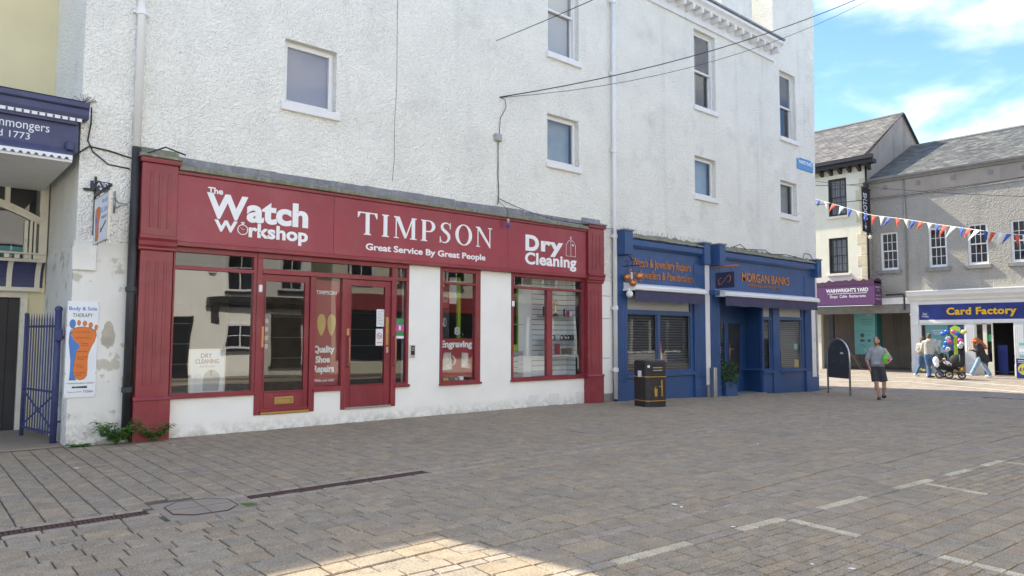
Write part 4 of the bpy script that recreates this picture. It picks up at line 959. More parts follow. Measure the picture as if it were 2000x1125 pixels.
# fluted pilasters
def flutes(p, x0, x1, y, z0, z1, n):
    for k in range(n): xc = x0 + (x1-x0)*(k+.5)/n; B().box(xc-.014, xc+.014, y-.010, y+.002, z0, z1).build('flute', 'blue_paint', p, bev=.004)
for x0, x1, n in ((13.22, 13.60, 5), (16.42, 16.93, 6), (17.22, 17.64, 5), (22.62, 23.05, 5)):
    p = bb('pilaster', x0, x1, D-.14, D, gz(x0)+.3, 3.52); flutes(p, x0+.02, x1-.02, D-.14, .40, 2.5, n); bb('plinth', x0-.01, x1+.01, D-.155, D, gz(x0), gz(x0)+.31, 'blue_paint', p)
for x0, x1 in ((16.94, 17.21), (23.06, 23.40)): b = B().box(x0, x1, D-.10, D, .2, 3.52).build('white_pier', 'white_paint', blue); bb('pier_foot', x0, x1 + (.10 if x0 > 20 else 0), D-.13, D, gz(x0), .2, 'blue_paint' if x0 > 20 else 'stone_block', b)
# left display window
w = B(); w.frame(13.6, 16.42, .60, 2.62, (.04, .14, .06, .05), D-.09, D+.0).box(14.84, 14.96, D-.095, D, .66, 2.10).box(13.64, 16.28, D-.093, D, 2.08, 2.20); w = w.build('shop_window', 'blue_paint', blue, bev=.004)
bb('sill', 13.58, 16.45, D-.15, D, .50, .60, 'blue_paint', w); b = B().box(13.6, 16.42, D-.08, D, gz(15), .50).build('stall_riser', 'blue_paint', blue)
B().box(13.64, 16.28, D-.05, D-.042, 2.20, 2.57).build('frosted_pane', 'grey_frost', w)
for x0, x1 in ((13.64, 14.84), (14.96, 16.28)): B().box(x0, x1, D-.05, D-.042, .66, 2.08).build('pane', 'blue_glass', w)
for x in (14.82, 16.26): B().box(x, x+.03, D-.055, D-.03, .66, 2.08).build('steel_edge', 'steel', w)
def shutter(x0, x1, z0, z1, y, n):
    s_ = B().box(x0, x1, y+.012, y+.02, z0, z1).build('shutter', 'shutter_gap', blue)
    for k in range(n):
        z = z0+(z1-z0)*k/n; h = (z1-z0)/n
        B().prism([(y+.010, z), (y-.008, z+h*.18), (y-.008, z+h*.6), (y+.010, z+h*.74)], 'x', x0, x1).build('slat', 'shutter_slat', s_)
shutter(13.62, 16.40, .62, 2.12, D+.03, 22)
# upright goods card, and cable-like tools lying in the window
t = thing('price_card', (15.1, D+.02, .66), 'red and yellow upright card standing in the blue shop window', 'sign card'); B().prism([(15.0, .90), (15.14, .88), (15.09, 1.36), (15.02, 1.40)], 'y', D-.02, D-.008).build('card', 'flag_red', t); B().prism([(15.04, .95), (15.11, .94), (15.07, 1.2), (15.04, 1.2)], 'y', D-.0235, D-.0205).build('print', 'foil_yellow', t)
text('Watches in store // We buy Gold', (13.66, 14.78, 1.10, 1.17), D-.052, 'cream_trim', blue, depth=.002, shear=.25); text('Jewellery', (15.15, 15.9, 1.10, 1.17), D-.052, 'cream_trim', blue, depth=.002, shear=.25)
# retracted awnings
def awning(x0, x1, z1, name_label):
    a = B().prism([(D-.12, z1), (D-.42, z1-.07), (D-.47, z1-.12), (D-.46, z1-.19), (D-.40, z1-.20), (D-.12, z1-.19)], 'x', x0, x1).build('awning', 'upvc', blue, bev=.008)
    a['label'] = name_label
    for x in (x0-.02, x1): B().prism([(D-.11, z1+.01), (D-.42, z1-.06), (D-.485, z1-.12), (D-.475, z1-.205), (D-.39, z1-.215), (D-.11, z1-.2)], 'x', x, x+.02).build('end_cap', 'upvc', a)
    n = 40; vs = []; fs = []
    for i in range(n+1): x = x0+.06+(x1-x0-.12)*i/n; vs += [(x, D-.43+.004*math.sin(i*1.1), z1-.20), (x, D-.43+.010*math.sin(i*1.1), z1-.47+.008*math.sin(i*.7))]
    for i in range(n): fs.append((2*i, 2*i+1, 2*i+3, 2*i+2))
    B().add(vs, fs).build('valance', 'navy_cloth', a); return a
awning(13.48, 16.52, 2.86, 'white awning cassette with navy valance over the shuttered double window'); awning(17.42, 22.95, 2.86, 'long white awning cassette with navy valance over the entrance')
bb('bracket_block', 17.18, 17.42, D-.3, D-.1, 2.68, 2.83)
# recessed entrance
YR = D+.62
b = B().box(17.6, 20.25, YR, YR+.05, gz(19), 2.75).build('recess_wall', 'blue_paint', blue); B().box(17.6, 20.3, D-.1, YR, 2.70, 2.75).build('recess_soffit', 'interior_dark', blue)
B().add([(20.02, D-.09, gz(20)), (20.22, YR, gz(20)), (20.22, YR, 2.7), (20.02, D-.09, 2.7)], [(0, 1, 2, 3)]).build('recess_side', 'blue_paint', blue)
B().add([(17.62, D-.0, gz(18)), (17.62, YR, gz(18)), (17.62, YR, 2.7), (17.62, D-.0, 2.7)], [(0, 1, 2, 3)]).build('recess_side', 'blue_paint', blue)
B().box(17.6, 20.2, D-.1, YR, gz(19)+.0, gz(19)+.045).build('entrance_floor', 'stone_sill', blue)
B().prism([(19.9, .50), (20.0, .50), (20.04, .56), (19.9, .56)], 'y', D-.12, YR).build('side_rail', 'blue_paint', blue)
d = B(); z0 = gz(19)+.05; d.frame(18.40, 19.05, z0, 2.05, (.09, .09, .5, .12), YR-.05, YR-.005); d.frame(19.06, 19.98, z0, 2.05, (.12, .14, .5, .12), YR-.05, YR-.005); d = d.build('door', 'blue_paint', blue, bev=.004)
B().box(18.49, 18.96, YR-.03, YR-.024, z0+.5, 1.93).build('pane', 'house_glass', d); B().box(19.18, 19.84, YR-.03, YR-.024, z0+.5, 1.93).build('pane', 'house_glass', d); B().box(18.4, 19.98, YR-.012, YR-.006, z0+.4, 2.0).build('door_back', 'interior_dark', d)
B().tube([(19.13, YR-.12, .72), (19.13, YR-.12, 1.32)], .016, 8).build('pull_handle', 'copper', d, True); B().box(19.30, 19.52, YR-.036, YR-.031, 1.14, 1.155).build('letter_slot', 'steel', d)
for z in (1.05, 1.12, 1.19): B().box(18.62, 18.78, YR-.036, YR-.031, z, z+.02).build('door_lettering', 'sign_white', d)
# right display windows
w = B(); w.frame(20.0, 20.58, .48, 2.68, (.08, .09, .06, .06), D-.09, D).box(20.08, 20.49, D-.093, D, 2.04, 2.14); w = w.build('shop_window', 'blue_paint', blue, bev=.004)
B().box(20.08, 20.49, D-.05, D-.042, 2.14, 2.62).build('frosted_pane', 'grey_frost', w); B().box(20.08, 20.49, D-.05, D-.042, .54, 2.04).build('pane', 'blue_glass', w); B().box(20.47, 20.49, D-.056, D-.03, .54, 2.04).build('steel_edge', 'steel', w)
bb('sill', 19.98, 20.6, D-.15, D, .42, .485, 'blue_paint', w)
bb('window_post', 20.58, 20.98, D-.13, D, gz(20.8), 2.7)
w = B(); w.frame(20.98, 22.62, .48, 2.68, (.06, .16, .06, .06), D-.09, D).box(21.04, 22.46, D-.093, D, 2.06, 2.16); w = w.build('shop_window', 'blue_paint', blue, bev=.004)
B().box(21.04, 22.46, D-.05, D-.042, 2.16, 2.62).build('frosted_pane', 'grey_frost', w); B().box(21.04, 22.46, D-.05, D-.042, .54, 2.06).build('pane', 'blue_glass', w); B().box(22.43, 22.46, D-.056, D-.03, .54, 2.06).build('steel_edge', 'steel', w)
bb('sill', 20.96, 22.64, D-.15, D, .42, .485, 'blue_paint', w)
B().box(20.0, 22.62, D-.08, D, gz(21.5), .42).build('stall_riser', 'blue_paint', blue)
shutter(20.05, 22.6, .5, 2.1, D+.03, 24)
t = thing('paper_bag', (22.2, D+.03, .55), 'small tan paper bag standing in the blue corner window', 'paper bag'); B().prism([(22.08, .545), (22.32, .545), (22.30, .78), (22.27, .75), (22.2, .79), (22.10, .77)], 'y', D-.035, D+.015).build('bag', 'tan_print', t)
t = poster(22.10, 22.32, 1.12, 1.30, D+.0, 'teal', 'small pale card in the blue corner window', .004, 'window_card')
# copper lettering, standing proud
def ptext(s, p0, p1, zoff, y, h, **k):
    x0, z0 = onY(*p0, y); x1, _ = onY(*p1, y); return text(s, (x0, x1, z0-zoff, z0-zoff+h), y, 'copper', blue, depth=.03, **k)
text('Watch & Jewellery Repairs', (13.80, 16.28, 3.22, 3.50), YB+.03, 'copper', blue, depth=.018, weight=.004); text('Fine Jewellers & Pawnbrokers', (13.70, 16.40, 2.92, 3.20), YB+.03, 'copper', blue, depth=.018, weight=.004)
text('MORGAN BANKS', (18.82, 21.62, 3.16, 3.43), YB+.03, 'copper', blue, depth=.022, weight=.012); text('FINE JEWELLERS SINCE 1935', (19.14, 21.12, 3.00, 3.10), YB+.03, 'copper', blue, depth=.02)
# hanging trade signs
t = thing('hanging_sign', (17.25, D-.1, 2.9), 'navy square sign with a scroll emblem hung from a copper arm', 'hanging sign')
B().tube([(17.25, D-.02, 3.47), (17.25, 10.56, 3.47)], .028, 10).build('arm', 'copper_dark', t, True); B().lathe([(.05, -.01), (.05, .01)], (17.25, 10.55, 3.47), 12).build('arm_end', 'copper_dark', t)
B().box(17.24, 17.27, 10.64, 11.24, 2.87, 3.31).build('board', 'navy_board', t, bev=.004)
for y in (10.75, 11.12): B().tube([(17.25, y, 3.31), (17.25, y, 3.46)], .006, 6).build('hanger', 'black_metal', t)
pts = [Vector((17.235, 10.94 - .19*math.sin(k*.33-2.6)*1.0 + .0, 3.09 + .09*math.sin(2*(k*.33-2.6)) + .05*math.sin(k*.33-2.6))) for k in range(0, 17)]
B().tube(pts, .013, 6).build('scroll_emblem', 'copper_dark', t, True)
t = thing('pawnbroker_sign', (13.45, D-.12, 2.8), 'three copper balls hanging from a black scroll bracket', 'hanging sign')
b = B(); b.tube([(13.45, 11.38, 3.25), (13.45, 10.75, 3.24)], .012, 6); b.tube([(13.45, 11.38, 3.22), (13.45, 11.38, 3.58)], .012, 6); b.tube([(13.45, 11.37, 3.56), (13.45, 11.25, 3.54), (13.45, 11.05, 3.38), (13.45, 10.95, 3.26)], .009, 6)
for yc, zc, r in ((11.08, 3.35, .06), (11.25, 3.33, .05)): b.tube([(13.45, yc+r*math.cos(k*.45), zc+r*math.sin(k*.45)) for k in range(12)], .006, 5)
b.build('bracket', 'black_metal', t, True)
for y, z in ((11.24, 2.97), (10.87, 2.97), (11.06, 2.83)):
    q = B().ball((13.45, y, z), .095, 20, 14).build('copper_ball', 'copper', t, True); B().tube([(13.45, y, z+.09), (13.45, y, 3.24)], .006, 5).build('rod', 'black_metal', q)
t = thing('security_camera', (13.5, D-.3, 2.55), 'white dome security camera under the blue fascia', 'camera'); B().box(13.42, 13.50, D-.34, D-.14, 2.64, 2.70).build('arm', 'upvc', t, bev=.01); B().ball((13.42, D-.36, 2.56), (.085, .085, .09), 18, 12).build('dome', 'upvc', t, True)
t = thing('wall_light', (13.55, D-.2, 2.9), 'small white cone lamp beside the copper balls', 'lamp'); B().lathe([(.02, .28), (.03, .1), (.055, 0)], (13.62, D-.26, 2.83), 12).build('shade', 'upvc', t, True); B().box(13.60, 13.64, D-.26, D-.1, 3.0, 3.03).build('arm', 'black_metal', t)

# ---- street furniture by the blue shop
gx, gy = 12.90, 10.14
def lbin():
    t = thing('litter_bin', (gx, gy, zg(gx)), 'black octagonal litter bin with gold bands before the blue shop', 'litter bin')
    ang = R(-14); z0 = zg(gx)
    def ring(hw, hd, c, z, y_=0):
        pts = [(-hw+c, -hd), (hw-c, -hd), (hw, -hd+c), (hw, hd-c), (hw-c, hd), (-hw+c, hd), (-hw, hd-c), (-hw, -hd+c)]
        return [(gx + a*math.cos(ang)-b_*math.sin(ang), gy + a*math.sin(ang)+b_*math.cos(ang), z0+z) for a, b_ in pts]
    def shell(levels):
        b = B(); vs = []; fs = []
        for hw, hd, c, z in levels: vs += ring(hw, hd, c, z)
        for i in range(len(levels)-1):
            for k in range(8): fs.append((i*8+k, i*8+(k+1) % 8, (i+1)*8+(k+1) % 8, (i+1)*8+k))
        fs += [tuple(range(7, -1, -1)), tuple((len(levels)-1)*8+k for k in range(8))]; return b.add(vs, fs)
    shell([(.285, .27, .07, 0), (.285, .27, .07, .13)]).build('foot', 'bin_black', t, bev=.008)
    shell([(.288, .273, .07, .145), (.292, .277, .07, .66)]).build('body', 'bin_black', t, bev=.006)
    h = shell([(.288, .273, .07, .68), (.29, .275, .07, 1.00), (.27, .255, .07, 1.03)]).build('hood', 'bin_black', t, bev=.01); shell([(.27, .255, .07, 1.03), (.15, .14, .04, 1.05)]).build('lid', 'dull_steel', t)
    for z in (.13, .66): shell([(.296, .281, .07, z), (.296, .281, .07, z+.018)]).build('gold_band', 'gold', t)
    X = Matrix.Translation((gx, gy, z0)) @ Matrix.Rotation(ang, 4, 'Z')
    for s_ in (-1,):
        B().box(-.15, .15, -.279, -.262, .76, .94).build('mouth', 'dark_gap', h, xf=X)
        B().box(-.294, -.27, -.15, .15, .76, .94).build('mouth', 'dark_gap', h, xf=X)
    for z in (.80, .86): B().box(-.13, .13, -.2815, -.277, z, z+.022).build('deflector', 'dull_steel', h, xf=X)
    B().lathe([(.03, 0), (.03, .005)], (0, 0, 0), 16).build('round_sticker', 'sign_white', t, xf=X @ Matrix.Translation((-.235, -.262, .90)) @ Matrix.Rotation(R(90), 4, 'X') @ Matrix.Rotation(R(-45), 4, 'Y'))
    B().box(-.299, -.296, -.08, .05, .66, .80).build('notice_sticker', 'sign_panel', t, xf=X)
    fig = [(.02, .54), (.045, .56), (.06, .54), (.05, .51), (.065, .47), (.06, .36), (.065, .24), (.05, .24), (.045, .35), (.035, .24), (.02, .24), (.03, .36), (.03, .45), (-.04, .47), (-.04, .455), (.02, .43)]
    b = B(); b.prism([(x+.06, z) for x, z in fig], 'y', -.2955, -.292); b.ball((.095, -.294, .575), (.02, .003, .024), 12, 8); b.prism([(-.10, .24), (-.03, .24), (-.02, .41), (-.11, .41)], 'y', -.2955, -.292); b.tube([(-.09, -.294, .41), (-.08, -.294, .45), (-.05, -.294, .45)], .006, 5); b.build('tidy_emblem', 'gold', t, xf=X)
lbin()
x, y = onG(1394, 777, -.14); t = thing('bollard', (x, y, zg(x)), 'square stainless steel bollard by the blue doorway', 'bollard')
B().box(x-.075, x+.075, y-.075, y+.075, zg(x)-.01, zg(x)+.80).build('post', 'steel', t, bev=.008); B().box(x-.07, x+.07, y-.07, y+.07, zg(x)+.80, zg(x)+.815).build('cap', 'dull_steel', t, bev=.006)
b = B(); b.box(x-.03, x+.03, y-.0775, y-.0745, zg(x)+.60, zg(x)+.76); b.build('label_plate', 'tan_print', t)
# hooped noticeboard
hx0, hy0 = onG(1618, 768, -.27); hx1, hy1 = onG(1661, 773.5, -.27); zz = -.275
t = thing('hoop_noticeboard', ((hx0+hx1)/2, (hy0+hy1)/2, zz), 'steel hoop frame holding a dark grey board by the corner', 'noticeboard')
hv = Vector((hx1-hx0, hy1-hy0, 0)); hw = hv.length/2; hc = Vector(((hx0+hx1)/2, (hy0+hy1)/2, zz)); hd = hv.normalized(); htop = 1.72
pts = [hc - hd*hw, hc - hd*hw + Vector((0, 0, htop-hw))] + [hc + (-hd*math.cos(a))*hw + Vector((0, 0, htop-hw+math.sin(a)*hw)) for a in [k*math.pi/18 for k in range(1, 18)]] + [hc + hd*hw + Vector((0, 0, htop-hw)), hc + hd*hw]
B().tube(pts, .030, 12).build('hoop', 'steel', t, True)
hn = Vector((-hd.y, hd.x, 0)); b = B(); prof = [(-hw+.03, .52)] + [(-(hw-.03)*math.cos(a), htop-hw+(hw-.03)*math.sin(a)) for a in [k*math.pi/20 for k in range(0, 21)]] + [(hw-.03, .52)]
vs = [hc + hd*u_ + Vector((0, 0, z)) + hn*.012 for u_, z in prof] + [hc + hd*u_ + Vector((0, 0, z)) - hn*.012 for u_, z in prof]; n = len(prof)
b.add(vs, [tuple(range(n)), tuple(range(2*n-1, n-1, -1))] + [(i, i+n, (i+1) % n+n, (i+1) % n) for i in range(n)]); b.build('board', 'notice_grey', t)
X = Matrix.Translation(hc) @ Matrix(((hd.x, hn.x, 0, 0), (hd.y, hn.y, 0, 0), (0, 0, 1, 0), (0, 0, 0, 1)))
sgn = -1 if (hn.dot(-hc) < 0) else 1
for u_, z in ((-.2, 1.45), (.15, 1.45), (-.2, 1.05), (.18, 1.05)): B().ball((u_, sgn*.013, z), (.012, .006, .012), 8, 6).build('fixing_bolt', 'steel', t, xf=X)
B().box(.12, .26, sgn*.0125, sgn*.0145, 1.27, 1.33).build('torn_sticker', 'sign_white', t, xf=X)
# planter by the doorway
px_, py_ = 18.02, D-.02; z0 = zg(18)
t = thing('planter', (px_, py_, z0), 'blue square planter with a leafy shrub by the doorway', 'planter')
B().box(px_-.28, px_+.28, py_-.22, py_+.22, z0-.02, z0+.40).build('tub', 'blue_paint', t, bev=.01); B().box(px_-.26, px_+.26, py_-.2, py_+.2, z0+.38, z0+.405).build('soil', 'soil', t)
def leaves(c, rad, n, size, seed, droop=.3):
    r_ = random.Random(seed); b = B()
    for i in range(n):
        while True:
            p = Vector((r_.uniform(-1, 1), r_.uniform(-1, 1), r_.uniform(-1, 1)))
            if .25 < p.length < 1: break
        q = Vector((c[0]+p.x*rad[0], c[1]+p.y*rad[1], c[2]+p.z*rad[2])); d = (p + Vector((r_.uniform(-.6, .6), r_.uniform(-.6, .6), r_.uniform(-.3, .7)))).normalized(); sd_ = d.orthogonal().normalized(); sd_ = (Matrix.Rotation(r_.uniform(0, 6.28), 3, d) @ sd_); l = size*r_.uniform(.6, 1.3); w_ = l*.3; up_ = d.cross(sd_)
        b.add([q, q+d*l*.45+sd_*w_, q+d*l-up_*l*droop*.5, q+d*l*.45-sd_*w_, q+d*l*.45+up_*l*.06], [(0, 1, 4), (1, 2, 4), (2, 3, 4), (3, 0, 4)])
    return b
leaves((px_+.12, py_-.05, z0+.66), (.34, .26, .28), 420, .085, 4).build('foliage', 'leaf_dark', t)['kind'] = 'stuff'
leaves((px_-.05, py_-.1, z0+.42), (.38, .24, .14), 160, .07, 6, .8).build('trailing_foliage', 'leaf_dark', t)['kind'] = 'stuff'
b = B(); r_ = random.Random(2)
for i in range(14): b.tube([(px_, py_, z0+.4), (px_+r_.uniform(-.15, .25), py_+r_.uniform(-.15, .1), z0+.6), (px_+r_.uniform(-.25, .4), py_+r_.uniform(-.25, .15), z0+.6+r_.uniform(.1, .3))], .006, 4)
b.build('stems', 'stem', t)
leaves((px_-.28, py_-.08, z0+.62), (.08, .1, .42), 130, .06, 8).build('climbing_foliage', 'leaf', t)['kind'] = 'stuff'
# ------------------------------------------------------------------ cream neighbour with the ironmongers' front
YC = 14.0
cream = thing('cream_building', (-3, YC, 0), 'pale yellow rendered building set back beside the white corner', 'building')
B().box(-9, 1.845, YC, YC+.3, 4.35, 9.3).build('wall', 'cream_paint', cream)
B().add([(-9, YC-.25, 9.28), (1.84, YC-.25, 9.28), (1.84, YC+4, 11.6), (-9, YC+4, 11.6)], [(0, 1, 2, 3)]).build('roof', 'stone_sill', cream); B().box(-9, 1.84, YC-.3, YC, 9.2, 9.33).build('gutter', 'black_metal', cream)
B().box(1.60, 1.84, YC, YC+.3, -.05, 2.235).build('door_pier', 'cream_paint', cream); B().box(-9, 1.6, YC+.02, YC+.3, 2.14, 2.30).build('lintel', 'cream_trim', cream)
for x in (1.50, -.3): B().box(x, x+.1, YC-.04, YC+.2, -.05, 2.14).build('door_jamb', 'cream_trim', cream, bev=.01)
dd = B().box(-.2, 1.50, YC+.10, YC+.16, -.03, 2.14).build('yard_door', 'dark_door', cream)
for k in range(11): B().box(-.2+k*.155, -.2+k*.155+.148, YC+.085, YC+.10, 0, 2.12).build('plank', 'dark_door', dd, bev=.004)
B().box(-9, 1.84, YC+4, YC+4.2, -.05, 11.6).build('back_wall', 'cream_paint', cream); B().box(-9.2, -9, YC, YC+4, -.05, 10).build('end_wall', 'cream_paint', cream)
B().box(-9, -.3, YC, YC+.3, -.05, 2.14).build('yard_wall', 'cream_paint', cream)
B().box(-4, 1.84, 11.6, YC, -.04, .004).build('yard_step', 'concrete', cream, bev=.005)
# bay window
YW = YC-.06
bay = B(); bay.box(-3, 1.82, YW, YC+.05, 2.70, 2.76); bay.box(1.70, 1.82, YW-.02, YC+.05, 2.72, 4.32); bay.box(-3, 1.82, YW, YC+.05, 4.24, 4.34); bay.box(1.22, 1.29, YW-.01, YC+.04, 3.66, 4.24); bay.box(.1, .17, YW-.01, YC+.04, 3.80, 4.24); bay = bay.build('bay_window', 'cream_trim', cream, bev=.008)
# segmental arched head, its moulding in three rings
for dy, r0_, r1_ in ((0, 0, .05), (-.015, .045, .085), (-.03, .08, .12)):
    pts = []
    for i in range(25):
        x = 1.72 - 3.0*i/24; z = 3.34 + .42*(1-((x-.22)/1.5)**2); pts.append((x, z))
    b = B(); vs = []
    for x, z in pts: vs += [(x, YW+dy, z+r0_), (x, YW+dy, z+r1_), (x, YC+.04, z+r1_), (x, YC+.04, z+r0_)]
    fs = []
    for i in range(24):
        for q in range(4): fs.append((i*4+q, i*4+(q+1) % 4, i*4+4+(q+1) % 4, i*4+4+q))
    B().add(vs, fs).build('arch_moulding', 'cream_trim', bay)
for dx, w_ in ((0, .05), (.07, .04), (.13, .03)): B().box(1.55+dx-.05, 1.55+dx-.05+w_, YW-.02-dx*.2, YC+.03, 2.76, 3.40).build('reveal_moulding', 'cream_trim', bay, bev=.006)
B().box(-3, 1.70, YC+.0, YC+.006, 2.76, 4.24).build('pane', 'house_glass', bay)
b = B(); b.box(-3, 1.84, YC+1.6, YC+1.65, 2.3, 4.6); b.build('room', 'interior_dark', bay); B().box(1.0, 1.6, YC+.1, YC+.5, 2.80, 2.98).build('folded_linen', 'teal', bay); B().box(1.05, 1.62, YC+.12, YC+.5, 2.76, 2.82).build('folded_linen', 'white_blind', bay)
for k in range(34): B().box(-2.9+k*.138, -2.9+k*.138+.07, YW-.045, YW, 2.775-.0, 2.84).build('dentil', 'cream_trim', bay)
b = B(); b.box(-3, 1.80, YW-.06, YW+.02, 2.845, 2.875); b.box(-3, 1.80, YW-.08, YW+.02, 2.70, 2.765); b.build('sill_moulding', 'cream_trim', bay, bev=.006)
# coved blue apron with white ribs
prof = [(YW-.30+.30*math.sin(a), 2.30+.40*(1-math.cos(a))) for a in [k*math.pi/2/8 for k in range(9)]]
prof = [(YW-.02-.26*(1-math.cos(a)), 2.30+.40*math.sin(a)) for a in [k*math.pi/2/8 for k in range(9)]]
vs = []; fs = []
for y, z in prof: vs += [(-3, y, z), (1.78, y, z)]
for i in range(8): fs.append((2*i, 2*i+1, 2*i+3, 2*i+2))
B().add(vs, fs).build('cove', 'iron_sign_blue', bay)
for x in (1.70, 1.32, .94, .56, .18, -.2):
    b = B(); pr = [(y-.03, z) for y, z in prof] + [(y+.02, z) for y, z in reversed(prof)]; b.prism(pr, 'x', x-.035, x+.035); b.build('cove_rib', 'cream_trim', bay)
b = B(); b.box(-3, 1.76, YW-.07, YC, 2.235, 2.305); b.build('cove_base', 'cream_trim', bay, bev=.01)
# ironmongers' fascia
t = thing('ironmongers_sign', (-1, 11.4, 3.9), 'navy ironmongers fascia with white toothed trim over the yard', 'shop sign')
YS = 11.40; X1 = 1.80
B().box(-4, X1, YS, YS+.05, 4.08, 4.50).build('board', 'iron_sign_blue', t)
B().prism([(YS-.10, 4.55), (YS-.12, 4.60), (YS-.12, 4.68), (YS-.16, 4.70), (YS-.16, 4.77), (YS+.1, 4.80), (YS+.1, 4.55)], 'x', -4, 1.90).build('cornice', 'iron_sign_blue', t, bev=.006)
B().box(-4, X1-.02, YS-.06, YS+.05, 4.46, 4.53).build('moulding', 'iron_sign_blue', t, bev=.006)
B().box(-4, X1+.02, YS-.09, YS-.06, 4.505, 4.575).build('white_trim', 'sign_panel', t)
x = X1-.04
while x > .3: B().box(x-.022, x, YS-.094, YS-.0898, 4.505, 4.545).build('dentil_gap', 'iron_sign_blue', t); x -= .088
B().prism([(YS-.05, 4.08), (YS-.03, 4.12), (YS, 4.12), (YS, 4.02), (YS-.07, 4.02), (YS-.07, 4.05)], 'x', -4, X1-.06).build('ogee_moulding', 'iron_sign_blue', t, bev=.004)
B().box(-4, X1-.07, YS-.075, YS-.01, 3.955, 4.02).build('valance_board', 'sign_panel', t)
x = X1-.12
while x > .3: B().prism([(x-.05, 3.957), (x-.035, 3.975), (x-.04, 3.98), (x-.02, 3.99), (x, 3.98), (x-.005, 3.975), (x+.01, 3.957)], 'y', YS-.080, YS-.0752).build('valance_tooth', 'iron_sign_blue', t); x -= .088
B().box(-4, X1-.07, YS-.05, YC-.02, 3.925, 3.955).build('soffit_edge', 'white_paint', t)
for k in range(13): B().box(-4, X1-.08, YS+.06+k*.19, YS+.06+k*.19+.184, 3.955, 3.97).build('soffit_plank', 'white_paint', t, bev=.003)
B().add([(-4, YS-.1, 4.80), (1.84, YS-.1, 4.80), (1.84, YC, 4.95), (-4, YC, 4.95)], [(0, 1, 2, 3)]).build('canopy_top', 'lead', t)
B().lathe([(.055, -.06), (.062, -.05), (.062, .05), (.055, .06)], (X1-.10, YS-.03, 4.15), 14).build('scroll_end', 'iron_sign_blue', t, True)
text('Ironmongers', (.72, 1.455, 4.265, 4.425), YS, 'sign_panel', t, depth=.003); text('Established 1773', (.36, 1.235, 4.165, 4.255), YS, 'sign_panel', t, depth=.003)
b = B(); r_ = random.Random(4)
for i in range(26): a = r_.uniform(0, 6.28); b.tube([(1.86, D-.02, 4.82), (1.86+.16*math.cos(a), D-.04-.06*r_.random(), 4.82+.12*abs(math.sin(a)))], .003, 3)
tag(b.build('twig_nest', 'brown_wood'), 'scrappy bundle of twigs lodged above the ironmongers sign', 'nest')
# blue iron gate standing open against the white return wall
g0 = Vector((1.74, 11.95, 0)); g1 = Vector((1.50, 13.15, 0)); gd = (g1-g0).normalized(); gl = (g1-g0).length
t = thing('iron_gate', g0, 'dark blue spiked iron gate standing open beside the foot sign', 'gate')
def gp(u_, z): return (g0.x+gd.x*u_, g0.y+gd.y*u_, z)
for u_, r_, h_ in ((0, .045, 1.90), (gl, .028, 1.84)):
    p = B().tube([gp(u_, .0), gp(u_, h_)], r_, 10).build('post', 'gate_blue', t, True); B().ball(gp(u_, h_), r_*1.15, 10, 8).build('knob', 'gate_blue', p, True)
for z in (.14, .72, 1.66): B().tube([gp(0, z), gp(gl, z)], .018, 6).build('rail', 'gate_blue', t)
for k in range(1, 12): u_ = gl*k/12; B().tube([gp(u_, .10), gp(u_, 1.76), gp(u_, 1.86)], [.010, .010, .001], 6).build('bar', 'gate_blue', t)
B().tube([gp(.03, .68), gp(gl-.03, .18)], .014, 6).build('brace', 'gate_blue', t); B().tube([gp(.03, .18), gp(gl-.03, .68)], .014, 6).build('brace', 'gate_blue', t)
b = B(); b.box(1.70, 1.79, 11.86, 11.98, 1.45, 1.62); b.build('hinge', 'gate_blue', t, bev=.01)
for z in (.3, 1.5): B().tube([(1.74, 11.95, z), (1.84, 11.95, z)], .016, 6).build('hinge_pin', 'gate_blue', t)
# foot clinic board on the wall
t = thing('foot_sign', (1.95, D-.03, .67), 'tall white board with a big orange and blue foot', 'sign board')
X0, X1_, Z0, Z1 = 1.775, 2.155, .665, 2.005; YP = D-.012
B().box(X0, X1_, YP-.008, YP, Z0, Z1).build('panel', 'sign_panel', t, bev=.002)
def fx(u_): return X0 + u_*(X1_-X0)
def fz(v_): return Z1 - v_*(Z1-Z0)          # u across, v down, both 0..1 as on the board
Yp = YP-.008
def outline(poly, m, d, name): return B().prism([(fx(u_), fz(v_)) for u_, v_ in poly], 'y', Yp-d, Yp-.0001).build(name, m, t)
FOOT = [(.20, .285), (.45, .268), (.75, .278), (.93, .31), (.95, .36), (.90, .42), (.80, .48), (.72, .55), (.70, .62), (.71, .70), (.70, .77), (.62, .805), (.48, .815), (.36, .80), (.28, .76), (.26, .70), (.30, .60), (.34, .52), (.33, .44), (.22, .39), (.16, .34)]
def grow(poly, f):
    cx = sum(p[0] for p in poly)/len(poly); cy = sum(p[1] for p in poly)/len(poly); return [(cx+(u_-cx)*(1+f), cy+(v_-cy)*(1+f*.6)) for u_, v_ in poly]
outline(grow(FOOT, .03), 'black_print', .0008, 'foot_outline'); outline(FOOT, 'orange_print', .0016, 'foot_print')
ARCH = [(.16, .285), (.10, .33), (.08, .42), (.12, .52), (.16, .62), (.16, .72), (.14, .815), (.36, .815), (.28, .77), (.255, .70), (.29, .60), (.33, .52), (.43, .485), (.41, .45), (.22, .40), (.15, .35)]
outline(grow(ARCH, .03), 'black_print', .0012, 'arch_outline'); outline(ARCH, 'blue_print', .0020, 'arch_print')
for i, (u_, v_, ru, rv) in enumerate(((.18, .235, .085, .042), (.38, .225, .05, .027), (.57, .232, .06, .028), (.76, .247, .06, .027), (.94, .272, .045, .028))):
    el = [(u_+ru*math.cos(k*.3927), v_+rv*math.sin(k*.3927)) for k in range(16)]; outline(grow(el, .16), 'black_print', .0012, 'toe_outline'); outline(el, 'blue_print' if i == 0 else 'orange_print', .0018, 'toe_print')
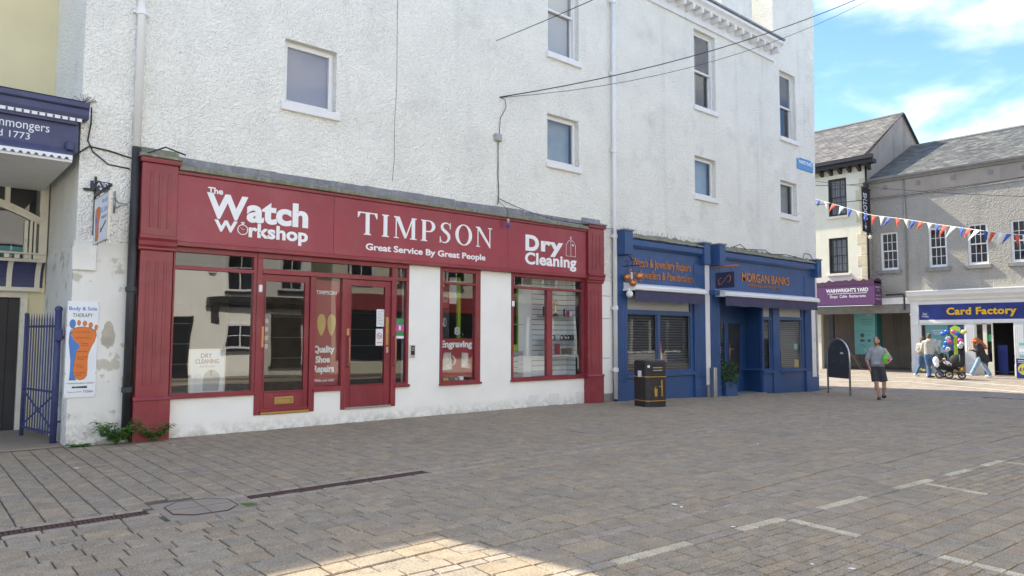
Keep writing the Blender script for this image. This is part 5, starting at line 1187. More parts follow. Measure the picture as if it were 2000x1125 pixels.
def ft(s, u0, u1, v0, v1, m, **k): return text(s, (fx(u0), fx(u1), fz(v1), fz(v0)), Yp, m, t, depth=.0012, **k)
ft('Body & Sole', .05, .95, .055, .105, 'blue_print', weight=.02); ft('THERAPY', .17, .82, .125, .165, 'black_print')
for s, u0, u1, v0, v1 in (('\u2022 Injury Treatment', .24, .74, .312, .33), ('\u2022 Remedial Massage', .26, .80, .372, .39), ('\u2022 Swedish', .42, .70, .43, .446), ('Massage', .46, .70, .452, .47), ('\u2022 Reflexology', .34, .69, .515, .533), ('\u2022 Indian Head', .32, .68, .572, .588), ('Massage', .36, .60, .594, .612), ('\u2022 Aroma', .30, .52, .655, .671), ('Therapy', .35, .58, .677, .695), ('\u2022 Foot Rehab', .30, .64, .735, .751), ('Advice', .34, .52, .757, .772)): text(s, (fx(u0), fx(u1), fz(v1), fz(v0)), Yp-.0016, 'brown_print', t, depth=.0006)
ft('\u2022 Football Association Qualified \u2022', .06, .96, .842, .862, 'black_print'); ft('Telephone: 01539', .10, .55, .935, .952, 'black_print'); ft('732061', .60, .92, .928, .952, 'black_print', weight=.01)
outline([(.22, .893), (.30, .878), (.29, .887), (.74, .882), (.71, .893), (.74, .905), (.29, .90), (.30, .909)], 'black_print', .0012, 'arrow')
for u_, v_ in ((.03, .02), (.97, .02), (.02, .25), (.98, .25), (.02, .75), (.98, .75), (.03, .98), (.97, .98)): B().ball((fx(u_), Yp-.001, fz(v_)), (.005, .003, .005), 8, 6).build('screw', 'black_print', t)
# hanging version of the same sign, on a black bracket
t = thing('hanging_sign', (2.05, D-.05, 2.8), 'narrow hanging sign with an orange foot on a black bracket', 'hanging sign')
b = B(); b.box(2.035, 2.065, D-.03, D-.004, 2.95, 3.80); b.box(2.035, 2.065, 10.46, D-.01, 3.50, 3.535); b.tube([(2.05, D-.02, 3.72), (2.05, 11.2, 3.68), (2.05, 10.9, 3.53)], .014, 6); b.box(1.90, 2.06, D-.03, D-.006, 3.58, 3.62); b.build('bracket', 'black_metal', t, bev=.003)
XH = 2.05; Ya, Yb, Za, Zb = 11.40, 10.53, 2.81, 3.44
for y in (11.2, 10.7): B().tube([(XH, y, 3.44), (XH, y, 3.50)], .006, 5).build('hook', 'black_metal', t); B().tube([(XH, y+.02*math.cos(k*.7), 2.79+.02*math.sin(k*.7)) for k in range(7)], .004, 5).build('ring', 'black_metal', t)
B().box(XH-.012, XH+.012, Yb, Ya, Za, Zb).build('board', 'sign_panel', t); B().frame(0, 1, 0, 1, .1, 0, 1) if False else None
b = B()
for (y0, y1, z0, z1) in ((Yb-.012, Yb, Za-.012, Zb+.012), (Ya, Ya+.012, Za-.012, Zb+.012), (Yb, Ya, Za-.012, Za), (Yb, Ya, Zb, Zb+.012)): b.box(XH-.016, XH+.016, y0, y1, z0, z1)
b.build('rim', 'dull_steel', t)
def hy(u_): return Ya + u_*(Yb-Ya)
def hz(v_): return Zb - v_*(Zb-Za)
def hout(poly, m, d, name): return B().prism([(hy(u_), hz(v_)) for u_, v_ in poly], 'x', XH-.0121-d, XH-.0122).build(name, m, t)
F2 = [(.06+.42*u_, .12+.86*(v_-.2)/.62*.98) for u_, v_ in FOOT]
hout(grow(F2, .05), 'black_print', .0008, 'foot_outline'); hout(F2, 'orange_print', .0016, 'foot_print'); hout([(.05+.42*u_, .12+.86*(v_-.2)/.62*.98) for u_, v_ in ARCH], 'blue_print', .0022, 'arch_print')
for s, a, c, d, e, m in (('Body', .56, .94, .08, .2, 'blue_print'), ('& Sole', .52, .96, .26, .38, 'blue_print'), ('THERAPY', .50, .92, .46, .52, 'black_print')): text(s, (hy(a), hy(c), hz(e), hz(d)), XH-.0121, m, t, face='-x', depth=.001)
hout([(.48, .80), (.50, .70), (.54, .73), (.86, .58), (.88, .62), (.57, .77), (.58, .80)], 'black_print', .001, 'arrow')
# yard plate and an empty bracket
t = thing('yard_plate', (2.1, D-.02, 3.55), 'small dark plate reading yard 9 on the white wall', 'name plate'); B().box(1.985, 2.235, D-.022, D-.004, 3.585, 3.735).build('plate', 'navy_board', t, bev=.002)
text('YARD', (2.02, 2.21, 3.665, 3.72), D-.022, 'sign_panel', t, depth=.002, weight=.02); text('9', (2.10, 2.135, 3.60, 3.645), D-.022, 'sign_panel', t, depth=.002, weight=.02)
b = B(); b.tube([(2.30, D-.01, 3.30), (2.30, D-.02, 3.62)], .014, 6); b.tube([(2.30, D-.02, 3.52), (2.33, D-.10, 3.44), (2.42, D-.20, 3.42), (2.44, D-.22, 3.46)], .010, 6); b.tube([(2.30, D-.02, 3.36), (2.36, D-.12, 3.40), (2.43, D-.21, 3.41)], .008, 6)
tag(b.build('empty_bracket', 'dull_steel', None, True), 'bare metal wall bracket beside the yard plate', 'bracket')
# weeds at the foot of the pilaster
def weed(x, y, n, h, spread, seed, label):
    r_ = random.Random(seed); t = thing('weed', (x, y, 0), label, 'weed', 'weeds at the foot of the red pilaster'); st = B(); lf = B()
    for i in range(n):
        a = r_.uniform(-3.3, .2); d = Vector((math.cos(a)*spread, math.sin(a)*spread*.8, h*r_.uniform(.5, 1.0))); d *= r_.uniform(.5, 1)
        pts = [Vector((x, y, -.01)) + Vector((d.x*k_**1.3, d.y*k_**1.3, d.z*(1.25*k_-.3*k_*k_))) for k_ in (0, .33, .66, 1)]; st.tube(pts, [.004, .003, .003, .001], 4)
        for k_ in range(10):
            f = r_.uniform(.2, 1); q = pts[0].lerp(pts[3], f); q.z = d.z*(1.25*f-.3*f*f); aa = r_.uniform(0, 6.28); dr = Vector((math.cos(aa), math.sin(aa), r_.uniform(-.1, .6))).normalized(); l = r_.uniform(.05, .12); s_ = dr.cross(Vector((0, 0, 1))).normalized()*l*.20
            lf.add([q, q+dr*l*.4+s_, q+dr*l-Vector((0, 0, l*.35)), q+dr*l*.4-s_, q+dr*l*.45+Vector((0, 0, l*.05))], [(0, 1, 4), (1, 2, 4), (2, 3, 4), (3, 0, 4)])
    st.build('stems', 'stem', t)['kind'] = 'stuff'; lf.build('leaves', 'leaf', t)['kind'] = 'stuff'
weed(2.42, D-.14, 55, .44, .34, 11, 'bushy green weed growing at the foot of the black drainpipe'); weed(2.90, D-.2, 18, .34, .30, 12, 'small leafy weed sprouting against the red pilaster base')
weed(1.98, D-.1, 10, .05, .22, 13, 'low grassy tuft along the foot of the stained white wall')
# ------------------------------------------------------------------ far side of the street
XF = 34.5
def xwall(b, X, y0, y1, z0, z1, holes, depth):       # wall facing -X with openings; same grid idea, swapped axes
    t_ = B(); t_.wall(y0, y1, z0, z1, holes, 0, depth); o = len(b.v); b.v += [(X+v[1], v[0], v[2]) for v in t_.v]; b.f += [tuple(i+o for i in f) for f in t_.f]; return b
grey = thing('grey_building', (XF, 9, 0), 'grey roughcast building with slate roof over the card shop', 'building')
GW = [(12.85, 13.61), (10.85, 11.58), (9.30, 10.06), (7.74, 8.50), (6.2, 6.95)]
b = B(); xwall(b, XF, 3.0, 13.98, 3.3, 8.75, [(a, c, 4.60, 6.36) for a, c in GW], .14); b.build('wall', 'grey_roughcast', grey)
for a, c in GW:
    w = B()
    for y0, y1, z0, z1 in ((a, a+.05, 4.6, 6.36), (c-.05, c, 4.6, 6.36), (a+.05, c-.05, 4.6, 4.67), (a+.05, c-.05, 6.31, 6.36)): w.box(XF+.06, XF+.14, y0, y1, z0, z1)
    w = w.build('window', 'white_paint', grey)
    for k, (z0, z1, dx) in enumerate(((5.47, 6.31, 0), (4.67, 5.50, .04))):
        s_ = B(); x0 = XF+.075+dx; s_.box(x0, x0+.03, a+.05, a+.09, z0, z1); s_.box(x0, x0+.03, c-.09, c-.05, z0, z1); s_.box(x0, x0+.03, a+.09, c-.09, z0, z0+.045); s_.box(x0, x0+.03, a+.09, c-.09, z1-.04, z1)
        wy = (c-a-.18)/3
        for q in (1, 2): s_.box(x0+.002, x0+.028, a+.09+wy*q-.011, a+.09+wy*q+.011, z0+.045, z1-.04)
        s_.box(x0+.003, x0+.027, a+.09, c-.09, (z0+z1)/2-.011, (z0+z1)/2+.011); s_.build('sash', 'white_paint', w)
        for q in range(3):
            for j in range(2):
                h_ = (z1-z0-.085)/2; B().box(x0+.012, x0+.016, a+.10+wy*q, a+.08+wy*(q+1), z0+.05+h_*j, z0+.04+h_*(j+1)).build('pane', 'house_glass', w)
    B().box(XF+.5, XF+.52, a-.2, c+.2, 4.4, 6.6).build('room', 'interior_dark', w)
    B().box(XF-.10, XF+.10, a-.12, c+.12, 4.43, 4.595).build('sill', 'stone_sill', grey, bev=.012)
B().box(XF-.05, XF, 3, 13.98, 7.93, 8.02).build('string_course', 'grey_roughcast', grey)
B().box(XF-.035, XF, 3, 13.98, 8.05, 8.70).build('frieze', 'gable_render', grey)
for y in (13.3, 11.9, 10.5, 9.1, 7.9, 6.6): B().box(XF-.06, XF-.03, y-.09, y+.09, 8.36, 8.56).build('vent_block', 'stone_sill', grey, bev=.01)
B().prism([(XF-.22, 8.80), (XF-.22, 8.90), (XF-.16, 8.93), (XF, 8.93), (XF, 8.72), (XF-.10, 8.72), (XF-.16, 8.79)], 'x', 0, 1) if False else None
def yprism(prof, y0, y1): b = B(); n = len(prof); b.add([(x, y0, z) for x, z in prof]+[(x, y1, z) for x, z in prof], [tuple(range(n)), tuple(range(2*n-1, n-1, -1))]+[(i, i+n, (i+1) % n+n, (i+1) % n) for i in range(n)]); return b
yprism([(XF-.22, 8.84), (XF-.24, 8.92), (XF-.18, 8.95), (XF, 8.95), (XF, 8.72), (XF-.08, 8.72), (XF-.12, 8.80)], 3, 14.0).build('gutter', 'stone_sill', grey)
B().tube([(XF-.05, 12.49, 3.62), (XF-.05, 12.50, 8.7)], .035, 8).build('drainpipe', 'stone_sill', grey, True)
def slates(name, P0, P1, y0, y1, parent, base, seed, w=.30, ex=.23):
    # P0 eave (x,z), P1 ridge (x,z); courses of slates, each its own little quad, tilted onto the one below
    r_ = random.Random(seed); d = Vector((P1[0]-P0[0], 0, P1[1]-P0[1])); L = d.length; d.normalize(); nrm = Vector((-d.z, 0, d.x)); b = B(); n = int(L/ex)
    for i in range(n+1):
        s0 = i*ex; s1 = min(s0+ex*1.25, L); y = y0 - (w/2 if i % 2 else 0)
        while y < y1:
            a, c = max(y, y0), min(y+w-.008, y1)
            if c-a > .03:
                lift = .020+r_.uniform(0, .008); p = Vector((P0[0], 0, P0[1]))+d*s0+nrm*lift; q = Vector((P0[0], 0, P0[1]))+d*s1+nrm*.004
                u0 = p-nrm*.016
                b.add([(p.x, a, p.z), (p.x, c, p.z), (q.x, c, q.z), (q.x, a, q.z), (u0.x, a, u0.z), (u0.x, c, u0.z)], [(0, 1, 2, 3), (4, 5, 1, 0)])
                k = r_.choice(base); f = r_.uniform(.75, 1.2); col = tuple(v*f for v in k); b.c += [col, col]
            y += w
    o = b.build(name, 'slate', parent); o['kind'] = 'stuff'; return o
GS = [(.115, .118, .115), (.15, .155, .14), (.135, .14, .125), (.10, .103, .105), (.17, .175, .155)]
CS = [(.16, .15, .14), (.14, .132, .125), (.18, .168, .152), (.12, .115, .112), (.2, .19, .165)]
gr = B().add([(XF-.15, 3, 8.90), (XF-.15, 14.0, 8.90), (39.5, 14.0, 11.36), (39.5, 3, 11.36)], [(0, 1, 2, 3)]).add([(39.5, 3, 11.36), (39.5, 14, 11.36), (44.5, 14, 8.9), (44.5, 3, 8.9)], [(0, 1, 2, 3)]).build('roof', 'stone_sill', grey)
slates('slates', (XF-.2, 8.93), (39.5, 11.38), 3, 14.0, gr, GS, 21)
for k in range(24): B().tube([(39.5, 3+k*.455, 11.40), (39.5, 3+k*.455+.45, 11.40)], .09, 8).build('ridge_tile', 'stone_sill', gr)
# cream town house beyond the passage
XC = 34.2
ch = thing('cream_town_house', (XC, 17, 0), 'cream town house with black sash windows and slate gable roof', 'building')
CW = [(14.98, 15.86, 7.36, 9.19), (14.98, 15.9, 4.57, 6.30), (17.4, 18.3, 7.36, 9.19), (17.4, 18.3, 4.57, 6.3)]
b = B(); xwall(b, XC, 14.02, 22, 3.0, 9.85, CW, .16); b.build('wall', 'cream_wall', ch)
for a, c, z0, z1 in CW:
    w = B()
    for y0, y1, p, q in ((a, a+.07, z0, z1), (c-.07, c, z0, z1), (a+.07, c-.07, z0, z0+.07), (a+.07, c-.07, z1-.06, z1)): w.box(XC+.05, XC+.16, y0, y1, p, q)
    w = w.build('window', 'black_paint', ch); zm = (z0+z1)/2
    for p, q, dx in ((zm-.02, z1-.06, 0), (z0+.07, zm+.02, .035)):
        s_ = B(); x0 = XC+.07+dx; s_.box(x0, x0+.03, a+.07, a+.10, p, q); s_.box(x0, x0+.03, c-.10, c-.07, p, q); s_.box(x0, x0+.03, a+.1, c-.1, p, p+.04); s_.box(x0, x0+.03, a+.1, c-.1, q-.035, q); wy = (c-a-.2)/3
        for k in (1, 2): s_.box(x0+.002, x0+.028, a+.1+wy*k-.01, a+.1+wy*k+.01, p+.04, q-.035)
        s_.box(x0+.003, x0+.027, a+.1, c-.1, (p+q)/2-.01, (p+q)/2+.01); s_.build('sash', 'black_paint', w)
        B().box(x0+.012, x0+.016, a+.1, c-.1, p+.04, q-.035).build('pane', 'house_glass', w)
    b = B(); r_ = random.Random(int(a*10+z0))
    for k in range(8): b.box(XC+.19, XC+.20, a+.1+k*.085, a+.1+k*.085+.05+.02*r_.random(), z0+.1, z1-.1)
    b.build('curtain_folds', 'blind', w); B().box(XC+.9, XC+.92, a-.3, c+.3, z0-.2, z1+.2).build('room', 'interior_dark', w)
    B().box(XC-.09, XC+.06, a-.1, c+.1, z0-.12, z0-.005).build('sill', 'cream_trim', ch, bev=.01)
for k in range(11):
    l = .55 if k % 2 else .38; z = 3.3+k*.52
    B().box(XC-.02, XC+.2, 14.0, 14.0+l, z, z+.505).build('quoin', 'quoin', ch, bev=.012)
B().box(XC-.03, XC, 14.6, 16.3, 9.28, 9.36).build('window_head', 'cream_wall', ch)
B().add([(XC-.02, 13.99, 8.6), (38.63, 13.99, 12.9), (43.2, 13.99, 9.9), (43.2, 13.99, 3), (XC-.02, 13.99, 3)], [(0, 1, 2, 3, 4)]).build('gable', 'gable_render', ch)
B().add([(XC-.02, 13.985, 8.6), (XC-.02, 13.985, 10.0), (38.63, 13.985, 12.95), (38.63, 13.985, 12.0)], [(0, 1, 2, 3)]).build('gable_front', 'gable_render', ch)
cr = B().add([(33.75, 13.93, 9.98), (33.75, 22, 9.98), (38.63, 22, 12.95), (38.63, 13.93, 12.95)], [(0, 1, 2, 3)]).add([(38.63, 13.93, 12.95), (38.63, 22, 12.95), (43.3, 22, 9.9), (43.3, 13.93, 9.9)], [(0, 1, 2, 3)]).build('roof', 'stone_sill', ch)
slates('slates', (33.72, 9.99), (38.63, 12.98), 13.92, 22, cr, CS, 22)
for k in range(18): B().tube([(38.63, 13.92+k*.455, 13.0), (38.63, 13.92+k*.455+.45, 13.0)], .09, 8).build('ridge_tile', 'stone_sill', cr)
B().tube([(38.63, 13.90, 12.97), (43.2, 13.90, 9.95)], .06, 6).build('verge', 'black_paint', cr)
b = B(); b.box(33.72, XC, 13.55, 22, 9.62, 9.80); b.box(33.60, 33.75, 13.5, 22, 9.80, 9.98); b.build('eaves_board', 'black_paint', ch)
for k in range(14): yprism([(33.75, 9.62), (XC, 9.62), (XC, 9.35), (XC-.12, 9.40)], 13.8+k*.45, 13.8+k*.45+.13).build('eaves_bracket', 'black_paint', ch)
b = B(); b.tube([(XC-.08, 14.02, 9.6), (XC-.08, 14.02, 3.0)], .05, 8); b.lathe([(.06, -.15), (.12, 0), (.13, .2), (.10, .22)], (XC-.1, 14.02, 8.55), 10); b.build('black_drainpipe', 'black_paint', ch, True)
# covered passage under the two houses
pg = thing('covered_passage', (XF, 14.5, 0), 'dark covered passage opening below the purple sign', 'passage')
B().box(XF-.02, XF+.35, 12.42, 16.9, 2.62, 3.0).build('beam', 'stone_sill', pg); B().box(XF, XF+9, 12.40, 12.44, -.05, 3.0).build('wall', 'gable_render', pg); B().box(XF+4.5, XF+4.6, 12.4, 22, -.05, 3.0).build('back_wall', 'gable_render', pg); B().box(XF+.36, XF+9, 12.4, 22, 2.9, 3.0).build('ceiling', 'interior', pg)
B().box(XF+.05, XF+.3, 16.55, 16.85, -.05, 2.7).build('post', 'cream_trim', pg); B().box(XF+.05, XF+.2, 15.95, 16.15, -.05, 2.7).build('post', 'black_paint', pg); B().box(XF-.05, XF+.3, 17.2, 22, -.05, 3.0).build('passage_shop', 'dark_window', pg); B().box(XF+.6, XF+.75, 16.9, 17.4, .2, 1.5).build('red_panel', 'flag_red', pg)
B().box(XF-.08, XF+.1, 12.38, 14.0, 3.02, 3.32).build('passage_cornice', 'white_paint', pg, bev=.01)
b = B(); b.tube([(XF-.1, 13.4, 3.45), (XF-.1, 12.66, 3.47), (XF-.1, 12.62, 3.40), (XF-.1, 12.62, 2.75)], .035, 6); b.build('black_pipe', 'black_paint', pg)
# purple yard sign, a projecting box
t = thing('purple_sign', (33.4, 14.8, 3.0), 'purple box sign with white lettering over the passage', 'shop sign')
B().box(33.42, XC-.02, 13.5, 17.2, 3.0, 4.05).build('box', 'purple', t)
r_ = random.Random(8); pts = [(13.5, 4.05)] + [(13.5+k*.16, 4.14+r_.uniform(-.05, .08)) for k in range(24)] + [(17.2, 4.05)]
B().prism(pts, 'x', 33.43, 33.48).build('torn_edge', 'dark_purple', t); B().prism([(33.42, 3.97), (XC-.03, 3.97), (XC-.03, 4.15), (33.8, 4.22), (33.42, 4.12)], 'y', 13.5, 13.52).build('torn_edge', 'dark_purple', t)
B().box(33.41, 33.419, 13.52, 17.2, 3.90, 4.05).build('dark_band', 'dark_purple', t)
text("WAINWRIGHT'S YARD", (15.72, 13.78, 3.60, 3.78), 33.419, 'sign_white', t, face='-x', depth=.006, weight=.02); B().box(33.413, 33.419, 13.83, 15.65, 3.53, 3.55).build('rule', 'sign_white', t); text('Shops  Caf\u00e9s  Restaurants', (15.55, 13.90, 3.30, 3.48), 33.419, 'sign_white', t, face='-x', depth=.006)
text("WAINWRIGHT'S", (33.50, 34.08, 3.74, 3.84), 13.5, 'purple_grey', t, depth=.006); text('YARD', (33.65, 33.95, 3.60, 3.69), 13.5, 'purple_grey', t, depth=.006); text('Shops Caf\u00e9s', (33.53, 34.05, 3.36, 3.46), 13.5, 'purple_grey', t, depth=.006); text('Restaurants', (33.53, 34.05, 3.22, 3.31), 13.5, 'purple_grey', t, depth=.006)
# teal directory board
t = thing('directory_board', (35.9, 15, 0), 'tall teal directory board standing in the covered passage', 'sign board')
B().box(35.95, 36.05, 14.55, 15.55, .66, 3.0).build('panel', 'teal', t); B().box(36.0, 36.6, 14.49, 14.545, .66, 3.0).build('return_panel', 'dark_teal', t); B().box(35.94, 35.949, 14.55, 15.55, 1.80, 1.815).build('seam', 'dark_teal', t)
for y in (14.7, 15.4): B().box(35.97, 36.03, y-.04, y+.04, -.04, .66).build('leg', 'brown_wood', t)
text("WAINWRIGHT'S", (15.1, 14.62, 2.66, 2.74), 35.949, 'sign_panel', t, face='-x', depth=.004); text('YARD', (14.95, 14.72, 2.55, 2.62), 35.949, 'sign_panel', t, face='-x', depth=.004)
for z in (2.36, 2.27, 2.18, 2.09): B().box(35.944, 35.949, 14.65, 15.25-.1*(z < 2.1), z, z+.025).build('printed_line', 'dark_teal', t)
q = B(); q.lathe([(.10, 0), (.10, .004)], (0, 0, 0), 20); q.build('round_emblem', 'notice_grey', t, xf=Matrix.Translation((35.948, 15.17, 1.60)) @ Matrix.Rotation(R(-90), 4, 'Y'))
for y, z, w_, h_ in ((15.17, 1.34, .11, .055), (14.85, 1.34, .075, .06)): B().box(35.944, 35.949, y-w_, y+w_, z-h_, z+h_).build('shop_emblem', 'notice_grey', t)
for y, z in ((14.85, 1.60), (15.2, 1.12), (15.1, 1.05)): B().box(35.945, 35.949, y-.09, y+.09, z, z+.03).build('printed_line', 'dark_teal', t)
for k in range(3):
    y = 14.98-k*.11; B().prism([(y+.12, .74), (y+.03, .83), (y+.12, .92), (y+.09, .92), (y, .83), (y+.09, .74)], 'x', 35.942, 35.949).build('chevron', 'sign_panel', t)
t = thing('trestle', (35.0, 15.3, 0), 'grey wooden trestle leaning open before the teal board', 'trestle')
for s_ in (-1, 1): B().tube([(35.0, 15.3, .74), (35.0, 15.3-s_*.42, -.03)], .035, 6).build('leg', 'brown_wood', t); B().tube([(35.25, 15.3, .72), (35.25, 15.3-s_*.42, -.03)], .03, 6).build('leg', 'brown_wood', t)
B().tube([(34.98, 15.3, .74), (35.27, 15.3, .72)], .04, 6).build('ridge_bar', 'brown_wood', t)
# vertical banner
t = thing('banner', (33.6, 14.0, 6.4), 'tall black vertical banner on the corner of the cream house', 'banner')
bx0, bz1 = onY(1682, 366, 13.97); bx1, _ = onY(1698, 369, 13.97); _, bz0 = onY(1684, 450, 13.97)
B().box(bx0, bx1, 13.955, 13.97, bz0, bz1).build('cloth', 'banner_black', t)
for z in (bz1+.02, bz0-.02): B().tube([(bx0-.02, 13.962, z), (XC+.3, 13.962, z)], .018, 6).build('arm', 'black_metal', t)
text('BOOTHS', (bx0+.12, bx0+.54, bz0+.55, bz1-.22), 13.955, 'sign_panel', t, depth=.006, weight=.02, rot90=True); b = B(); cx_ = bx0+.34; b.box(cx_-.02, cx_+.02, 13.951, 13.955, bz0+.12, bz0+.42); b.prism([(cx_-.12, bz0+.24), (cx_, bz0+.08), (cx_+.12, bz0+.24), (cx_+.09, bz0+.27), (cx_, bz0+.15), (cx_-.09, bz0+.27)], 'y', 13.951, 13.955); b.build('arrow', 'sign_panel', t)
t = thing('floodlight', (34.1, 13.9, 5.9), 'small brass lamp on an arm beside the black banner', 'lamp')
x_, z_ = onY(1702, 463, 13.8); B().tube([(x_-1.0, 13.85, z_+.08), (x_, 13.85, z_)], .02, 6).build('arm', 'white_paint', t); B().ball((x_, 13.85, z_), (.09, .09, .09), 12, 8).build('lamp_head', 'cream_trim', t, True)
# ---- card shop
cs = thing('card_shopfront', (XF, 9, 0), 'white pilastered card shop front with a blue fascia', 'shop front')
yprism([(XF-.05, 3.10), (XF-.14, 3.16), (XF-.16, 3.24), (XF-.30, 3.36), (XF-.32, 3.50), (XF-.36, 3.53), (XF-.36, 3.57), (XF, 3.60), (XF, 3.10)], 3, 12.46).build('cornice', 'white_stone', cs)
B().box(XF-.06, XF, 3, 12.05, 2.96, 3.10).build('rail', 'white_stone', cs); B().box(XF-.07, XF, 3, 12.05, 2.12, 2.28).build('sill_rail', 'white_stone', cs, bev=.01)
B().box(XF-.05, XF, 3, 12.04, 2.28, 2.96).build('sign_panel', 'cf_blue', cs); B().box(XF-.06, XF-.05, 11.62, 12.0, 2.27, 2.92).build('side_panel', 'cf_blue', cs)
text('Card Factory', (10.93, 8.38, 2.39, 2.80), XF-.051, 'cf_yellow', cs, face='-x', depth=.05, weight=.034, spacing=1.08); text('Card', (11.88, 11.72, 2.50, 2.60), XF-.061, 'cream_trim', cs, face='-x', depth=.003); text('Factory', (11.93, 11.66, 2.38, 2.48), XF-.061, 'cream_trim', cs, face='-x', depth=.003)
def cpil(y0, y1, z1):
    p = B().box(XF-.06, XF, y0, y1, -.05, z1).build('pilaster', 'white_stone', cs, bev=.01); n = 5
    for k in range(n): yc = y0+(y1-y0)*(k+.5)/n; B().box(XF-.072, XF-.058, yc-.012, yc+.012, .55, min(z1, 2.05)-.05).build('flute', 'white_stone', p)
    B().box(XF-.09, XF, y0-.01, y1+.01, -.06, .42).build('plinth', 'white_stone', p, bev=.01); return p
p = cpil(12.05, 12.40, 3.1); B().box(XF-.10, XF-.06, 12.06, 12.39, 2.05, 2.50).build('capital_block', 'white_stone', p, bev=.02); B().box(XF-.11, XF-.06, 12.04, 12.41, 2.50, 2.58).build('capital', 'white_stone', p)
cpil(9.90, 10.25, 2.12); cpil(8.18, 8.52, 2.12); cpil(5.3, 5.6, 2.12)
def yframe(X, y0, y1, z0, z1, w, d): b = B(); b.box(X, X+d, y0, y0+w, z0, z1); b.box(X, X+d, y1-w, y1, z0, z1); b.box(X, X+d, y0+w, y1-w, z0, z0+w); b.box(X, X+d, y0+w, y1-w, z1-w, z1); return b
w = yframe(XF-.02, 10.25, 12.05, .42, 2.12, .06, .08).build('shop_window', 'white_stone', cs); B().box(XF+.01, XF+.016, 10.31, 11.99, .48, 2.06).build('pane', 'house_glass', w); B().box(XF-.02, XF+.06, 10.25, 12.05, -.05, .42).build('stall_riser', 'white_stone', cs)
B().box(XF+.04, XF+.05, 10.95, 11.84, .55, 2.05).build('teal_poster', 'teal', cs); 
for z_, a_ in ((1.80, 11.6), (1.72, 11.55), (1.64, 11.5)): B().box(XF+.034, XF+.039, 22.7-a_, a_, z_, z_+.04).build('printed_line', 'sign_panel', cs)

for y, z, s_ in ((11.5, 1.38, .09), (11.3, 1.33, .08), (11.36, 1.20, .10), (11.12, .98, .14)): B().box(XF+.032, XF+.039, y-s_, y+s_, z-s_*.8, z+s_*.8).build('card_print', 'sign_panel', cs)
for y0, y1, z0, z1 in ((10.62, 10.92, 1.52, 2.03), (10.62, 10.92, .95, 1.45), (10.33, 10.6, 1.2, 2.0)): B().box(XF+.04, XF+.05, y0, y1, z0, z1).build('blue_poster', 'foil_blue', cs)
w = yframe(XF-.02, 9.26, 9.90, -.05, 2.12, .05, .08); w.box(XF-.02, XF+.06, 9.48, 9.62, 0, 2.1); w.box(XF-.02, XF+.06, 9.31, 9.85, 0, .50); w = w.build('side_light', 'cream_trim', cs)
B().box(XF+.01, XF+.016, 9.31, 9.48, .5, 2.07).build('pane', 'house_glass', w); B().box(XF+.01, XF+.016, 9.62, 9.85, .5, 2.07).build('pane', 'house_glass', w); B().box(XF-.0, XF+.009, 9.32, 9.47, 1.35, 1.65).build('green_sticker', 'green_print', w)
b = B(); b.box(XF+3, XF+3.05, 3, 12.4, 0, 3.1); b.box(XF+.1, XF+3, 12.34, 12.38, 0, 3.1); b.build('shop_interior', 'interior_dark', cs); B().box(XF, XF+3, 3, 12.4, -.04, -.02).build('shop_floor', 'rust', cs); B().box(XF, XF+3, 3, 12.4, 2.7, 2.72).build('shop_ceiling', 'interior', cs)
B().box(XF+.5, XF+.55, 8.9, 9.24, 0, 1.2).build('till_counter', 'cf_blue', cs)
for k in range(6): B().box(XF+2.0, XF+2.3, 8.3, 9.0, .25+k*.28, .40+k*.28).build('card_rack', 'stone_block', cs)
w = yframe(XF-.02, 5.6, 8.18, .42, 2.12, .06, .08).build('shop_window', 'white_stone', cs); B().box(XF+.01, XF+.016, 5.66, 8.12, .48, 2.06).build('pane', 'house_glass', w); B().box(XF-.02, XF+.06, 5.6, 8.18, -.05, .42).build('stall_riser', 'white_stone', cs); B().box(XF-.02, XF+.05, 3, 5.3, -.05, 2.12).build('end_wall', 'white_stone', cs)
# balloon stand
bx, by = 33.75, 10.42
t = thing('balloon_stand', (bx, by, zg(bx)), 'lime green stand hung with foil balloons by the shop window', 'balloon stand')
z0 = zg(bx); B().prism([(by-.22, z0), (by+.22, z0), (by+.24, z0+.45), (by+.07, z0+.68), (by+.06, z0+1.6), (by+.19, z0+1.72), (by+.19, z0+1.95), (by, z0+2.06), (by-.19, z0+1.95), (by-.19, z0+1.72), (by-.06, z0+1.6), (by-.07, z0+.68), (by-.24, z0+.45)], 'x', bx-.03, bx+.03).build('board', 'lime', t)
B().box(bx-.2, bx+.2, by-.28, by+.28, z0-.01, z0+.5).build('box_base', 'wood', t, bev=.01)
r_ = random.Random(17)
for i, (dy, dz, m) in enumerate(((.28, 1.78, 'foil_blue'), (.42, 1.70, 'foil_blue'), (.02, 1.78, 'foil_pink'), (-.10, 1.72, 'foil_blue'), (-.34, 1.78, 'foil_yellow'), (.24, 1.52, 'foil_silver'), (.30, 1.32, 'foil_blue'), (.18, 1.38, 'foil_pink'), (-.22, 1.42, 'foil_pink'), (-.18, 1.18, 'foil_silver'), (.26, 1.06, 'foil_silver'), (.36, 1.12, 'foil_blue'), (-.26, 1.28, 'foil_silver'))):
    q = B().ball((bx-.10-.05*r_.random(), by+dy, z0+dz), (.05, .115, .095), 14, 9, Matrix.Rotation(r_.uniform(-.6, .6), 3, 'X')).build('balloon', m, t, True)
